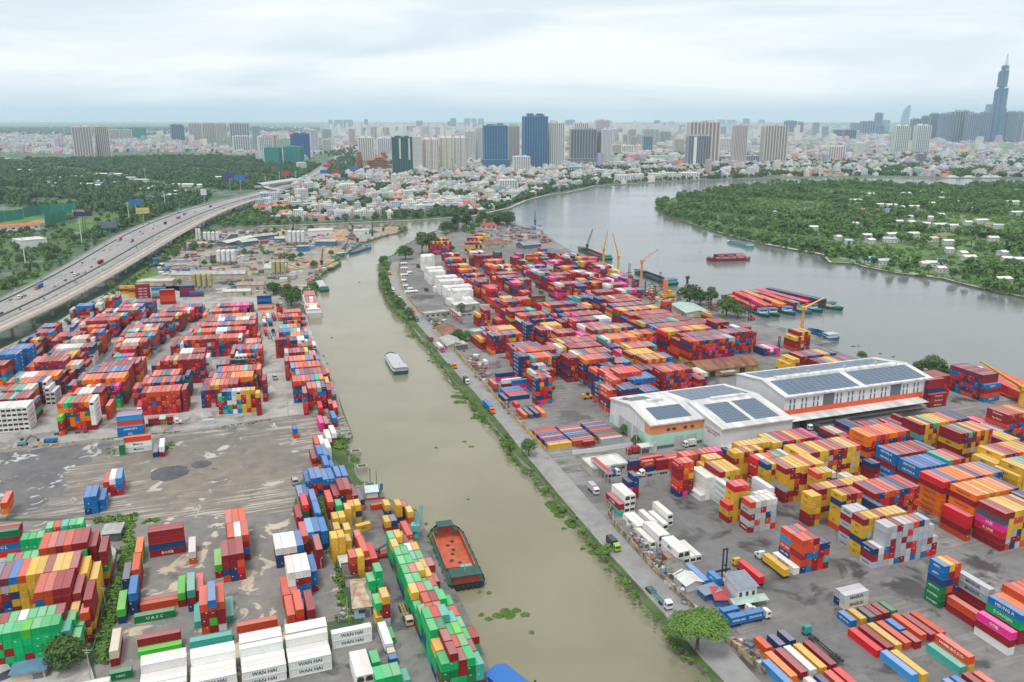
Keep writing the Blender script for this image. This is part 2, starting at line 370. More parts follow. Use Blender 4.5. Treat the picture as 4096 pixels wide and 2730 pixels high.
RL=path('11 1250 840 1212 950 1252 1090 1332 1220 1422 1320 1502 1430 1600 1540; 12 1700 130 1850 300 2000 455 2353 882; 22 90 1000 200 1130 350 1300 580 1567; 23 720 160 900 400 1100 600 1230 760 1500 1060 1720 1320 2000 1610')
RR=path('11 1322 835 1302 950 1335 1062 1402 1180 1552 1360 1640 1450 1735 1560; 12 1850 130 2000 288 2353 688; 22 330 1030 560 1290 770 1530; 23 1000 210 1250 490 1500 752 1700 935 1950 1190 2330 1610')
sheet('bank_road',RL+RR[::-1],.03,m_road)
sheet('bank_grass',RL+PL[:46][0:1]if False else RL+path('23 1870 1567 1690 1382 1600 1270 1500 1145 1390 1030 1240 840 1095 672 975 540 850 390 755 275 645 145 535 0; 22 300 1307 200 1195 0 1005; 12 2290 893 2100 675 1900 445 1830 365 1645 110 1565 0; 11 1445 1440 1295 1290 1225 1190 1185 1100 1155 1020 1165 940 1145 880 1185 825'),.02,m_grass)
hz=MB(); hz.box(0,(FAR-700)/2+100,-4.5,FAR*2.02+400,FAR+1500,520,bottom=True)
hm=bpy.data.materials.new('humid_air'); hm.use_nodes=True; hm.node_tree.nodes.clear()
pv=hm.node_tree.nodes.new('ShaderNodeVolumePrincipled'); pv.inputs['Color'].default_value=(.66,.85,1.0,1); pv.inputs['Density'].default_value=4.2e-5; pv.inputs['Anisotropy'].default_value=0.0
ho=hm.node_tree.nodes.new('ShaderNodeOutputMaterial'); hm.node_tree.links.new(pv.outputs[0],ho.inputs['Volume'])
hobj=tag(link('haze',hz.mesh('haze',hm)),kind='stuff')
# ================================================================ vegetation
def leaf_mat(name,c1,c2,rnd=1.0):
 m=bpy.data.materials.new(name); m.use_nodes=True; t=m.node_tree; b=t.nodes['Principled BSDF']
 oi=t.nodes.new('ShaderNodeObjectInfo'); geo=t.nodes.new('ShaderNodeTexCoord')
 nn=t.nodes.new('ShaderNodeTexNoise'); nn.inputs['Scale'].default_value=.45; nn.inputs['Detail'].default_value=2
 t.links.new(geo.outputs['Object'],nn.inputs['Vector'])
 ad=t.nodes.new('ShaderNodeMath'); ad.operation='MULTIPLY_ADD'; ad.inputs[1].default_value=.6*rnd
 t.links.new(oi.outputs['Random'],ad.inputs[0])
 sc=t.nodes.new('ShaderNodeMapRange'); sc.inputs['From Min'].default_value=.3; sc.inputs['From Max'].default_value=.7; sc.inputs['To Max'].default_value=.55
 t.links.new(nn.outputs['Fac'],sc.inputs['Value']); t.links.new(sc.outputs['Result'],ad.inputs[2])
 mx_=t.nodes.new('ShaderNodeMixRGB'); mx_.inputs['Color1'].default_value=(*c1,1); mx_.inputs['Color2'].default_value=(*c2,1)
 t.links.new(ad.outputs[0],mx_.inputs['Fac']); t.links.new(mx_.outputs[0],b.inputs['Base Color'])
 b.inputs['Roughness'].default_value=.75; b.inputs['Specular IOR Level'].default_value=.25
 MAT[name]=m; return m
M_LEAF=leaf_mat('tree_leaf',(.030,.086,.024),(.115,.205,.05))
M_LEAF2=leaf_mat('bright_leaf',(.045,.118,.02),(.145,.255,.048))
M_FAR=leaf_mat('far_leaf',(.022,.074,.038),(.078,.15,.058))
M_BARK=mat('bark',(.13,.10,.075),.9,.4,1.0)
NR=np.random.default_rng(5)
def crown_quads(mb,blobs,n,size,flat=.35):
 """n leaf sprays spread over and through a set of (centre, radius) blobs"""
 w_=np.array([r[1][0]*r[1][1]for r in blobs]); w_=w_/w_.sum()
 k=NR.choice(len(blobs),n,p=w_)
 d=NR.normal(size=(n,3)); d/=np.linalg.norm(d,axis=1)[:,None]; d[:,2]=np.where(d[:,2]<-.55,-d[:,2],d[:,2])
 rad=NR.uniform(.62,1.03,n)
 for i in range(n):
  c,r=blobs[k[i]]; p=np.array(c)+d[i]*np.array(r)*rad[i]
  nrm=d[i]+NR.normal(size=3)*flat; nrm[2]+=.35; nrm/=np.linalg.norm(nrm)
  a=np.cross(nrm,NR.normal(size=3)); a/=np.linalg.norm(a); b=np.cross(nrm,a)
  s=size*NR.uniform(.6,1.4); q=NR.uniform(.55,1.0)
  mb.add([p+a*s,p+b*s*q,p-a*s*.9,p-b*s*q],[(0,1,2,3)])
def tree_shape(h,spread,n,size,seed,nb=7,shape='round',trunk_h=.3):
 rr=random.Random(seed); cm,tm=MB(),MB(); blobs=[]
 for i in range(nb):
  a=2.4*i+rr.random(); q=(i+.5)/nb
  if shape=='column':cx,cy,cz=rr.uniform(-.15,.15)*spread,rr.uniform(-.15,.15)*spread,h*(trunk_h+(1-trunk_h)*q*.9); r=spread*(.5 if q<.7 else .34)*rr.uniform(.8,1.1)
  elif shape=='umbrella':rad=spread*.62*math.sqrt(q); cx,cy,cz=rad*math.cos(a),rad*math.sin(a),h*(.82-.16*q+rr.uniform(-.04,.04)); r=spread*rr.uniform(.3,.42)
  else:rad=spread*.55*math.sqrt(q)*rr.uniform(.8,1.1); cx,cy,cz=rad*math.cos(a),rad*math.sin(a),h*(trunk_h+.12+(.72-trunk_h)*(1-q*.75)*rr.uniform(.75,1.1)); r=spread*rr.uniform(.36,.55)
  blobs.append(((cx,cy,cz),(r,r,r*(.62 if shape=='umbrella' else .8))))
 crown_quads(cm,blobs,n,size)
 th=h*(trunk_h+.15)
 tm.bar((0,0,-.3),(rr.uniform(-.3,.3),rr.uniform(-.3,.3),th),spread*.055+.1,spread*.03+.06,6)
 for(c,r)in blobs[:6]:tm.bar((0,0,th*.8),c,spread*.025+.05,.04,4)
 return cm,tm
wood_kinds=bpy.data.collections.new('wood_kinds'); far_kinds=bpy.data.collections.new('far_kinds'); bush_kinds=bpy.data.collections.new('bush_kinds')
def kind_mesh(col,nm,cm,tm,leaf):
 n0=len(cm.f); cm.mi=1; cm.add(tm.v,tm.f); me=cm.mesh(nm,[leaf,M_BARK]); col.objects.link(bpy.data.objects.new(nm,me))
for i,(sp,n,s,shp)in enumerate([(5.2,150,1.25,'round'),(4.4,130,1.15,'round'),(6.0,170,1.4,'umbrella'),(3.2,110,1.0,'column'),(5.6,150,1.3,'round')]):
 kind_mesh(wood_kinds,'wood_tree',*tree_shape(9.5+i%3,sp,n,s,40+i,7,shp,.12),M_LEAF2 if i in(1,3)else M_LEAF)
for i,(sp,n,s)in enumerate([(6.0,70,2.1),(7.0,80,2.3),(5.0,60,1.9)]):
 kind_mesh(far_kinds,'far_tree',*tree_shape(10,sp,n,s,60+i,6,'round',.1),M_LEAF if i==2 else M_FAR)
for i in range(3):
 cm=MB(); crown_quads(cm,[((0,0,.5),(1.6,1.4,1.1)),((1.2,.5,.4),(1.1,1.0,.9)),((-.9,.8,.3),(1.0,1.1,.8))],90,.42)
 bush_kinds.objects.link(bpy.data.objects.new('bush',cm.mesh('bush',[M_LEAF2])))
def scatter(name,pts,col,label=None):
 """one mass of plants: points carrying instances of the kinds in a collection; pts = (x, y, z, scale)"""
 me=bpy.data.meshes.new(name); me.from_pydata([p[:3]for p in pts],[],[])
 at=me.attributes.new('sc','FLOAT','POINT'); at.data.foreach_set('value',[p[3]for p in pts])
 o=tag(link(name,me),kind='stuff')
 ng=bpy.data.node_groups.new(name,'GeometryNodeTree')
 ng.interface.new_socket('Geometry',in_out='INPUT',socket_type='NodeSocketGeometry'); ng.interface.new_socket('Geometry',in_out='OUTPUT',socket_type='NodeSocketGeometry')
 N=ng.nodes.new; gi=N('NodeGroupInput'); go=N('NodeGroupOutput'); ip=N('GeometryNodeInstanceOnPoints'); ci=N('GeometryNodeCollectionInfo')
 mp_=N('GeometryNodeMeshToPoints'); na=N('GeometryNodeInputNamedAttribute'); na.data_type='FLOAT'; na.inputs['Name'].default_value='sc'
 rv=N('FunctionNodeRandomValue'); rv.data_type='FLOAT_VECTOR'; rv.inputs[0].default_value=(-.06,-.06,0); rv.inputs[1].default_value=(.06,.06,6.28)
 ci.inputs['Collection'].default_value=col; ci.inputs['Separate Children'].default_value=True; ci.inputs['Reset Children'].default_value=True
 ip.inputs['Pick Instance'].default_value=True
 L=ng.links.new
 L(gi.outputs[0],mp_.inputs['Mesh']); L(mp_.outputs[0],ip.inputs['Points']); L(ci.outputs[0],ip.inputs['Instance']); L(rv.outputs[0],ip.inputs['Rotation']); L(na.outputs[0],ip.inputs['Scale']); L(ip.outputs[0],go.inputs[0])
 md=o.modifiers.new('plants','NODES'); md.node_group=ng
 return o
KEEP=[]
def fill(poly,step,jit=.5,prob=1.0,s0=.7,s1=1.25,z=0.0,clump=0.0,keep=True):
 xs=[p[0]for p in poly]; ys=[p[1]for p in poly]; out=[]
 y=min(ys)
 while y<max(ys):
  x=min(xs)
  while x<max(xs):
   px,py=x+R.uniform(-jit,jit)*step,y+R.uniform(-jit,jit)*step
   ok=R.random()<prob
   if ok and clump:
    c=math.sin(px*.013+1.3)*math.sin(py*.011)+.6*math.sin(px*.031+py*.027)+R.uniform(-.3,.3)
    ok=c>clump-1
   if ok and inside((px,py),poly)and not(keep and any(inside((px,py),k)for k in KEEP)):out.append((px,py,z,R.uniform(s0,s1)))
   x+=step
  y+=step
 return out
# ================================================================ the city: towers one by one, then the low houses
M_FAC=mat('facade_paint',(.6,.6,.6),.75,src='attr')
M_GLASS=mat('facade_glass',(.1,.15,.2),.22,src='attr',spec=.5)
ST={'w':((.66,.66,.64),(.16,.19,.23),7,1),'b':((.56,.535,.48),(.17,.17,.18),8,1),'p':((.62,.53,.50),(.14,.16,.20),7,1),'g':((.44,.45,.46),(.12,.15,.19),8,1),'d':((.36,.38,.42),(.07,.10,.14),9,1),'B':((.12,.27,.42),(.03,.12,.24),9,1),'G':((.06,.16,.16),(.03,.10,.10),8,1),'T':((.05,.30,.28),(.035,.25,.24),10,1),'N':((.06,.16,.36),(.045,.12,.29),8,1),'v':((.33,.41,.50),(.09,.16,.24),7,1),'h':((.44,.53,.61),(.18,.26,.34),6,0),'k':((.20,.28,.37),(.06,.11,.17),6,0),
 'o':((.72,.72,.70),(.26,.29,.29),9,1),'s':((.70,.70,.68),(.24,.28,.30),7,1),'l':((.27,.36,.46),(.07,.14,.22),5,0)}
def height_at(X,Y,ytop):
 v=(CY-ytop)/FOC; c,s=math.cos(TH),math.sin(TH)
 return CAM_H+Y*(v*c-s)/(c+v*s)
def tower(code,x0,x1,yt,yb,style,label,group=None,rot=None,dr=.75,crown=1,cat='tower',name='apartment_tower',nb=None,accent=None):
 px0,py=T(code,x0,yb); px1,pyt=T(code,x1,yt)
 a,b=G(px0,py),G(px1,py); W=math.hypot(b[0]-a[0],b[1]-a[1]); mid=((a[0]+b[0])/2,(a[1]+b[1])/2)
 if rot is None:rot=R.choice([-1,1])*R.uniform(.12,.4)
 w=W/(math.cos(rot)+dr*abs(math.sin(rot))); d=w*dr
 cx,cy=mid[0]+d*.5*mid[0]/mid[1],mid[1]+d*.5
 H=max(6.0,height_at(mid[0],mid[1],pyt))
 wall,glass,nbay,slabs=ST[style]; nb=nb or nbay
 face=math.atan2(-mid[0],mid[1])
 root=thing(name,label,cat,(cx,cy,0),rot-face*-.6,group)
 wv=tuple(min(.9,c*R.uniform(.94,1.06))for c in wall)
 m=MB(); m.col=glass; m.box(0,0,0,w*.96,d*.96,H-1)
 m.col=wv; m.mi=0
 part('wall',m,M_GLASS,root,paint=True)
 far=mid[1]>3600; step=7.0 if far else 3.5
 p=MB(); p.col=wv
 pw=w/nb*(.34 if style in 'wbposg' else .2)
 for i in range(nb+1):
  q=-w/2+w*i/nb; k=1.0
  p.col=accent if(accent and i%4==1)else wv
  for s in(-1,1):p.box(q,s*d/2*.985,0,pw,d*.05,H+(0 if i%2 else 1.5))
 nd=max(3,int(nb*dr))
 for i in range(1,nd):
  q=-d/2+d*i/nd
  for s in(-1,1):p.box(s*w/2*.985,q,0,w*.05,pw,H)
 part('facade_bay',p,M_FAC,root,paint=True)
 if slabs:
  f=MB(); f.col=tuple(c*.93 for c in wv); z=3.5
  while z<H-2:
   f.box(0,0,z,w*.985,d*.985,1.05 if style in 'wbposg' else .7); z+=step
  part('balcony',f,M_FAC,root,paint=True)
 if crown:
  c=MB(); c.col=wv; c.box(0,0,H-1.2,w*1.0,d*1.0,1.2)
  for s in(-1,1):
   c.col=tuple(v*R.uniform(.75,1.0)for v in wv); c.box(s*w*.22,R.uniform(-.1,.1)*d,H,w*R.uniform(.22,.34),d*.42,min(H*.05,9)*R.uniform(.6,1.2))
  c.col=(.35,.35,.35); c.box(0,0,H,w*.16,d*.2,min(H*.04,5))
  part('roof',c,M_FAC,root,paint=True)
 return root,w,d,H
def podium(r,w,d,h,style,kw=1.25,kd=1.4,name='podium'):
 wall,glass,_,_=ST[style]; m=MB(); m.col=glass; m.box(0,0,0,w*kw,d*kd,h)
 z=0
 while z<h-2:m.col=wall; z+=4.2; m.box(0,0,min(z,h-1),w*kw*1.012,d*kd*1.012,1.3)
 part(name,m,M_FAC,r,paint=True)
for a in[('00',690,868,248,526,'p','tall pinkish grey apartment tower standing alone at the forest edge, wider of the pair',.2),('00',893,1022,246,517,'p','slimmer pinkish grey apartment tower close beside its wider twin at the forest edge',.25),('00',1016,1108,272,378,'b','low beige apartment slab just right of the pinkish twin towers',.1),('00',1112,1216,274,380,'b','beige apartment slab between another beige slab and a teal netted block',.1),
 ('00',1210,1337,257,364,'T','long teal netted block far behind the white low town',-.12),
 ('00',1086,1205,255,320,'T','teal netted building peeping over the beige slabs',.1),
 ('00',1575,1702,228,384,'k','dark slate blue residential tower alone amid low white houses',.3),
 ('00',1748,1862,214,370,'b','leftmost block of a long beige tower row far behind the forest',.1),
 ('00',1872,1996,214,376,'b','middle block of a long beige tower row far behind the forest',.1),
 ('00',1998,2092,216,380,'b','right block of a long beige tower row far behind the forest',.1),
 ('00',2115,2300,216,372,'g','broad pale grey tower behind a small white one with dark top',.15),
 ('00',2145,2305,332,486,'w','white tower with a dark glazed crown in front of a grey one',.2),
 ('00',2320,2402,242,400,'g','narrow warm grey tower right of the broad pale grey one',.2),
 ('00',70,162,330,388,'w','short cream apartment block far left among white houses',.2),
 ('00',215,282,356,388,'d','squat dark office block far left among white houses',.1),
 ('00',355,480,396,456,'w','cream slab block with vertical ribs left of the pinkish twin towers',.1),
 ('00',1336,1435,290,320,'h','row of low pale blocks by the far river right of the teal block',.05),
 ('10',20,157,335,496,'w','pale white tower behind the teal netted building site',.3),
 ('10',90,240,437,594,'T','left building wrapped in teal scaffold netting beside the highway',-.2),
 ('10',266,440,430,582,'T','right building wrapped in teal scaffold netting beside the highway',-.2),
 ('10',325,502,312,545,'N','tower wrapped in deep blue scaffold netting behind the teal pair',.25),
 ('10',440,515,268,470,'w','white tower half hidden by the blue netted one',.2),
 ('10',505,580,275,492,'w','slim white tower right of the blue netted one',.2),
 ('10',605,697,270,362,'g','grey tower behind a narrow white one near the far river',.2),
 ('10',615,694,362,482,'w','narrow white tower in front of a grey one, left of the wide junction',.15),
 ('10',852,916,265,430,'p','slim pinkish tower right of the junction beyond the pagodas',.3),
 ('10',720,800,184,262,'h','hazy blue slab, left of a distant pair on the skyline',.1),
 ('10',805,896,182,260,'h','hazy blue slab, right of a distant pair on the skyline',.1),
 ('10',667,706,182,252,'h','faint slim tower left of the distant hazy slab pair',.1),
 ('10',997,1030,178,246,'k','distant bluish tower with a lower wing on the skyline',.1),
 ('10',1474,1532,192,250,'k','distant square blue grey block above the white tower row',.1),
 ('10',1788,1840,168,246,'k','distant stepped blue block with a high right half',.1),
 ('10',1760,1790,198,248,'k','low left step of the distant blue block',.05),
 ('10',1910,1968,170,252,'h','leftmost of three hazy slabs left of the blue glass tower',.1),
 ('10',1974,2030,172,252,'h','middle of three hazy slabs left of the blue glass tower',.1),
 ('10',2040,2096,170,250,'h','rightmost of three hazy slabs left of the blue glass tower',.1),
 ('10',948,1016,250,346,'w','white tower with a terracotta edge, first of the long back row',.3),
 ('10',1052,1116,246,400,'w','white tower with a terracotta edge, second of the long back row',.3),
 ('10',1156,1230,250,350,'w','white tower with a terracotta edge, third of the long back row',.3),
 ('10',1264,1356,244,350,'w','white tower with a terracotta edge, fourth of the long back row',.3),
 ('10',1366,1480,238,345,'w','widest white tower of the long back row with terracotta edges',.3),
 ('10',1510,1592,240,345,'w','sixth white tower of the long back row behind the orange trimmed complex',.3),
 ('10',1614,1698,250,345,'w','last white tower of the long back row behind the orange trimmed complex',.3),
 ('10',943,1092,345,560,'w','big white apartment tower right behind the brown pagoda',.1),
 ('10',1108,1252,350,532,'w','white apartment tower behind the small pagoda, left of the green one',.2),
 ('10',1255,1448,342,700,'G','dark green glass tower with two pale concrete strips',.08),
 ('10',1448,1530,335,672,'s','white windowless fin block beside the dark green tower',.05),
 ('10',1532,1682,360,668,'o','left tower of the white complex with orange vertical strips',.1),
 ('10',1690,1806,345,664,'o','middle tower of the white complex with orange vertical strips',.1),
 ('10',1812,1938,345,650,'o','right tower of the white complex with orange vertical strips',.1),
 ('10',1910,2016,286,560,'w','white tower with dark windows behind the orange trimmed complex',.2),
 ('10',2018,2084,255,556,'w','slim white tower touching the blue glass tower',.2),
 ('10',2084,2315,234,640,'B','broad blue glass tower with stepped top and striped podium',.1),
 ('10',2312,2420,240,600,'g','grey tower with white edge between two blue glass towers',.1),
 ('20',90,324,150,634,'B','tallest blue glass tower of the riverside cluster with twin roof boxes',.14),
 ('20',328,476,210,628,'w','white grey ribbed tower right of the tallest blue glass one',.15),
 ('20',558,696,212,500,'w','white tower rising behind the dark balconied slab',.1),
 ('20',525,768,268,600,'d','wide dark slab tower with white balcony lines',.06),
 ('20',770,812,290,596,'d','narrow dark strip tower next to the white riverside tower',.05),
 ('20',752,890,186,500,'w','tall bright white tower with stepped crown',.12),
 ('20',818,910,268,600,'w','bright white tower in front with deep balconies',.1),
 ('20',8,164,520,668,'w','squat white apartment house with pointed centre before the blue towers',.1),
 ('20',912,968,268,412,'w','pale cream tower behind, first right of the bright white towers',.2),
 ('20',968,1012,262,402,'b','slim beige tower of the middle distance group',.2),
 ('20',918,1056,316,412,'b','wide beige block of the middle distance group',.1),
 ('20',1060,1136,272,404,'b','beige tower with a bare side wall in the middle distance',.3),
 ('20',1082,1152,336,432,'g','grey netted block before the beige middle distance towers',.1),
 ('20',1136,1200,312,408,'b','low beige tower between taller ones in the middle distance',.2),
 ('20',1196,1298,268,400,'b','cream tower with a red sign strip in the middle distance',.2),
 ('20',1196,1286,332,486,'l','smooth grey glass office with a slanted top',.1),
 ('20',1310,1346,272,400,'b','thin pinkish tower in the middle distance',.2),
 ('20',1346,1452,290,408,'g','grey and white tower in the middle distance before the twin beige slab',.2),
 ('20',1476,1574,358,498,'b','stocky beige tower with red roof trim',.2),
 ('20',905,1000,412,512,'b','short beige block beside a white ribbed one',.2),
 ('20',1002,1110,418,498,'s','short white ribbed office block',.05),
 ('20',1506,1602,228,272,'h','hazy pale slab left of the big beige twin',.1),
 ('20',488,576,184,290,'h','hazy tower behind, right of the white ribbed one',.1),
 ('20',1306,1356,188,250,'k','distant blue block over the beige middle group',.1),
 ('20',1366,1408,212,252,'k','small distant dark block over the beige middle group',.1),
 ('20',1604,1880,205,585,'b','massive beige twin tower block with domed roof corners',.05),
 ('20',1592,1808,330,624,'d','dark purple grey tower with white fin before the beige twin block',.1),
 ('20',2012,2140,234,590,'b','slender beige tower with dark central stripe',.15),
 ('20',2280,2500,240,592,'b','beige ribbed tower with dark stripe, right of its slender twin',.12),
 ('20',1880,2020,352,488,'o','pale orange apartment block between the beige towers',.1),
 ('20',1870,2010,516,574,'h','low glazed mall building left of the slender beige tower',.04),
 ('20',2142,2268,512,580,'h','low glazed mall building right of the slender beige tower',.04),
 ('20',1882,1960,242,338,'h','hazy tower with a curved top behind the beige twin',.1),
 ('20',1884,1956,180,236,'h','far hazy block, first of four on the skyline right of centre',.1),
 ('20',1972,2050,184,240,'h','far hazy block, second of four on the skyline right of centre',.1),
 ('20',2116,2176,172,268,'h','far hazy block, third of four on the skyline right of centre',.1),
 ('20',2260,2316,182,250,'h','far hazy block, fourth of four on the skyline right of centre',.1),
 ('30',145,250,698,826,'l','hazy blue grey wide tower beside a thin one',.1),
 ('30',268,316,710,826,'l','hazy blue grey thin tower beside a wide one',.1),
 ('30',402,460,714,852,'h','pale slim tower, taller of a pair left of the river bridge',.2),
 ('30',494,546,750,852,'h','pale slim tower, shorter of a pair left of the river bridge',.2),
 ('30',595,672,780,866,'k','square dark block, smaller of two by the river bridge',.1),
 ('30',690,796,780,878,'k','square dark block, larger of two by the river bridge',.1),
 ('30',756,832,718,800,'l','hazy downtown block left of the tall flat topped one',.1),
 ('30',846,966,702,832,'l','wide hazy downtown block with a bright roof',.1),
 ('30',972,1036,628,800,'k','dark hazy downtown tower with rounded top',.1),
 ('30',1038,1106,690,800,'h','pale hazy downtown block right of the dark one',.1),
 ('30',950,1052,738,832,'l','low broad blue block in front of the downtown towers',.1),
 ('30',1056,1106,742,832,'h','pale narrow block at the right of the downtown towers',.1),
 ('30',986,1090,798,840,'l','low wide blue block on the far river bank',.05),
 ('30',1132,1268,742,1000,'w','left of two white towers with gridded crowns before the blue cluster',.18),
 ('30',1326,1460,738,992,'w','right of two white towers with gridded crowns before the blue cluster',.18),
 ('30',1290,1378,680,906,'v','leftmost grey blue tower of the big right hand cluster',.2),
 ('30',1386,1450,656,902,'v','slim grey blue tower behind the right white twin',.2),
 ('30',1456,1542,632,912,'v','grey blue cluster tower right of the white twin',.2),
 ('30',1546,1664,632,918,'v','grey blue cluster tower with round corner, fourth from its left end',.2),
 ('30',1660,1830,612,918,'v','widest grey blue cluster tower, left of the white lined one',.15),
 ('30',1786,1918,634,922,'v','grey blue cluster tower with white roof line near the giant',.2),
 ('30',1924,2040,616,922,'v','grey blue cluster tower touching the giant on its left',.2),
 ('30',1978,2042,548,800,'l','dark block top showing left of the giant above the cluster',.1),
 ('30',2152,2250,616,922,'v','grey blue cluster tower just right of the giant',.2),
 ('30',2240,2312,618,900,'v','second grey blue cluster tower right of the giant',.2),
 ('30',2288,2450,622,922,'h','paler tower at the far right end of the cluster',.2),
 ('30',540,690,930,1066,'w','white mid rise slab with green glass neighbour across the river',.06),
 ('30',700,776,948,1012,'h','green glass mid rise beside the white slab across the river',.1),
 ('30',796,872,900,1030,'s','white mid rise with a dark checker of windows',.15),
 ('30',1356,1440,1000,1084,'d','short dark glass building before the right white twin',.1),
 ('11',362,482,168,285,'s','slim white block with dark window columns in the riverside town',.5),('11',40,220,205,300,'h','grey office block with a grid of lit openings beside the metro line',.1),('11',1585,1690,212,305,'s','white five storey block with balconies among the town trees',.3),('11',2215,2400,88,214,'w','long white hotel like block in the riverside town',.2),
 ('11',1315,1405,22,98,'s','white and dark block below the green glass tower',.2),('11',1040,1112,40,108,'b','cream block standing behind the town roofs',.2),('11',940,1002,155,222,'h','pale blue block in the middle of the town',.2),('11',780,905,120,190,'s','broad white block left of the pale blue one',.1),('11',1290,1500,290,345,'g','long low grey building behind the embankment trees',.05),('11',1450,1625,320,380,'g','grey frame building near the embankment',.1),
 ('20',945,1080,690,765,'s','white riverside apartment block, leftmost of the row',.3),('20',1070,1205,682,738,'s','white riverside apartment block, second of the row',.2),('20',1252,1400,676,742,'s','white riverside apartment block, third of the row',.2),('20',1400,1512,668,732,'s','white riverside apartment block, fourth of the row',.2),('20',1534,1710,668,730,'s','white riverside apartment block, rightmost of the row',.15),('20',898,1030,565,612,'s','low white school like block behind the riverside row',.1),('20',515,650,612,680,'h','pale grey blank sided block below the dark slab tower',.1),('20',755,860,640,700,'w','white block with a blue roof line by the town',.1),('10',375,465,575,650,'s','white block alone among trees by the highway ramp',.3),('20',1085,1145,635,680,'s','bright white cube house above the red roofs',.1),
 ('30',1945,2050,910,956,'B','low blue and white striped building under the giant',.05),
 ]:
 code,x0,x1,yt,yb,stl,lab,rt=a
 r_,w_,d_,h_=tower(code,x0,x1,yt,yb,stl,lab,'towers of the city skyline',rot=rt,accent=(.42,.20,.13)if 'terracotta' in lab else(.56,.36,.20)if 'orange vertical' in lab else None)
 if 'striped podium' in lab:podium(r_,w_,d_,32,'B',1.15)
 if 'white balcony lines' in lab:podium(r_,w_,d_,22,'d',1.05)
 if 'twin roof boxes' in lab:
  m=MB(); m.col=(.10,.17,.25)
  for s in(-1,1):m.box(s*w_*.2,0,h_,w_*.22,d_*.5,9)
  part('plant_room',m,M_FAC,r_,paint=True)
 if 'pale concrete strips' in lab:
  for q,z0 in((-.12,.45),(.34,.42)):
   m=MB(); m.col=(.52,.50,.46); m.box(q*w_,-d_/2-.5,h_*z0,w_*.09,2,h_*(1.0-z0)-3); part('concrete_strip',m,M_FAC,r_,paint=True)
 if 'white fin' in lab:
  m=MB(); m.col=(.7,.7,.7); m.box(-.2*w_,-d_/2-1.2,0,w_*.13,3,h_*.97); part('fin',m,M_FAC,r_,paint=True)
bx,by=g('30',2097,922); r_=thing('skyscraper','very tall stepped glass tower with a lattice spire above all others','skyscraper',(bx,by,0),.5)
zt=lambda y:height_at(bx,by,45+y/9.191)
k=by/FOC/9.191
for(x0,x1,y0,y1)in((2038,2152,583,922),(2066,2166,385,583),(2092,2168,222,385),(2118,2174,186,222)):
 m=MB(); hh=zt(y0); z0=max(0,zt(y1)-1); wd=(x1-x0)*k/1.28; off=((x0+x1)/2-2100-(922-(y0+y1)/2)*.09)*k
 nb=4
 for i in range(nb):
  for j in range(nb):
   q=((i+.5)/nb-.5)*wd; p2=((j+.5)/nb-.5)*wd; e=1.0-.05*((i*3+j*5)%4)
   m.col=(.13,.22,.32)if(i+j)%2 else(.09,.17,.27)  # blue-grey of the distance haze is put into the glass colour
   m.box(q+off*.8,p2-off*.5,z0,wd/nb*.985,wd/nb*.985,(hh-z0)*(e if y0<500 else 1.0))
 part('glass_shaft',m,M_GLASS,r_,paint=True)
m=MB(); m.col=(.36,.42,.48); ox=(2150-2100-70)*k
zb,ztp=zt(190),zt(66)
for sx_,sy_ in((-1,-1),(1,-1),(1,1),(-1,1)):m.bar((ox+sx_*6,sy_*6,zb),(ox+sx_*2,sy_*2,ztp-12),.9,.6)
for i in range(10):
 z=zb+(ztp-12-zb)*i/10; e=6-4*i/10; m.box(ox,0,z,e*2,e*2,1.4,bottom=True)
m.bar((ox,0,ztp-14),(ox,0,ztp+6),.8,.2)
part('spire',m,M_FAC,r_,paint=True)
bx,by=g('30',1250,745); k=by/FOC/9.191; hh=height_at(bx,by,45+548/9.191)
r_=thing('skyscraper','distant blade shaped tower with a helipad tray on its side','skyscraper',(bx,by,0))
m=MB(); m.col=(.17,.25,.33); prof=[(-36,36,0),(-34,36,.3),(-28,37,.58),(-10,38,.8),(14,38,.93),(30,37,1.0)]
for(a0,b0,t0),(a1,b1,t1)in zip(prof,prof[1:]):
 m.add([(x*k,y,z*hh)for z,xa,xb in((t0,a0,b0),(t1,a1,b1))for x,y in((xa,-18*(1-z*.6)),(xb,-18*(1-z*.6)),(xb,18*(1-z*.6)),(xa,18*(1-z*.6)))],[(0,1,5,4),(1,2,6,5),(2,3,7,6),(3,0,4,7)]+([(4,5,6,7)]if t1==1.0 else[]))
part('glass_shaft',m,M_GLASS,r_,paint=True)
m=MB(); m.cyl(-36*k,0,hh*.61,12,2.5,12); m.col=(.3,.33,.36); part('helipad',m,mat('helipad_grey',(.35,.38,.40),.7),r_)
M_TERRA=mat('terracotta_tiles',(.34,.145,.075),.8,.35,.2)
def pagoda(x,y,w,h,n,label,group):
 r=thing('pagoda',label,'pagoda',(x,y,0),.3,group); dz=h/(n+1.2)
 for i in range(n):
  q=w*(1-.035*i); m=MB(); m.cyl(0,0,dz*i,q*.40,dz,8); part('storey',m,mat('pagoda_wall',(.46,.27,.18),.8),r)
  m=MB(); m.bar((0,0,dz*(i+.62)),(0,0,dz*(i+1.02)),q*.54,q*.36,8); part('eave',m,M_TERRA,r)
 m=MB(); m.bar((0,0,dz*n),(0,0,dz*(n+.8)),w*.36,.6,8); m.bar((0,0,dz*(n+.7)),(0,0,h),.7,.2,6); part('roof',m,M_TERRA,r)
 return r
def px_height(code,x,yb,yt):
 a=g(code,x,yb); return a,height_at(a[0],a[1],T(code,x,yt)[1])
a,h_=px_height('10',950,622,465); pagoda(a[0],a[1],80*a[1]/FOC/9.191,h_,11,'tall brown eleven storey pagoda left of the temple roofs','pagodas')
a,h_=px_height('10',1175,600,466); pagoda(a[0],a[1],76*a[1]/FOC/9.191,h_,9,'brown pagoda rising behind the temple roofs','pagodas')
a,h_=px_height('10',1125,622,512); k=a[1]/FOC/9.191
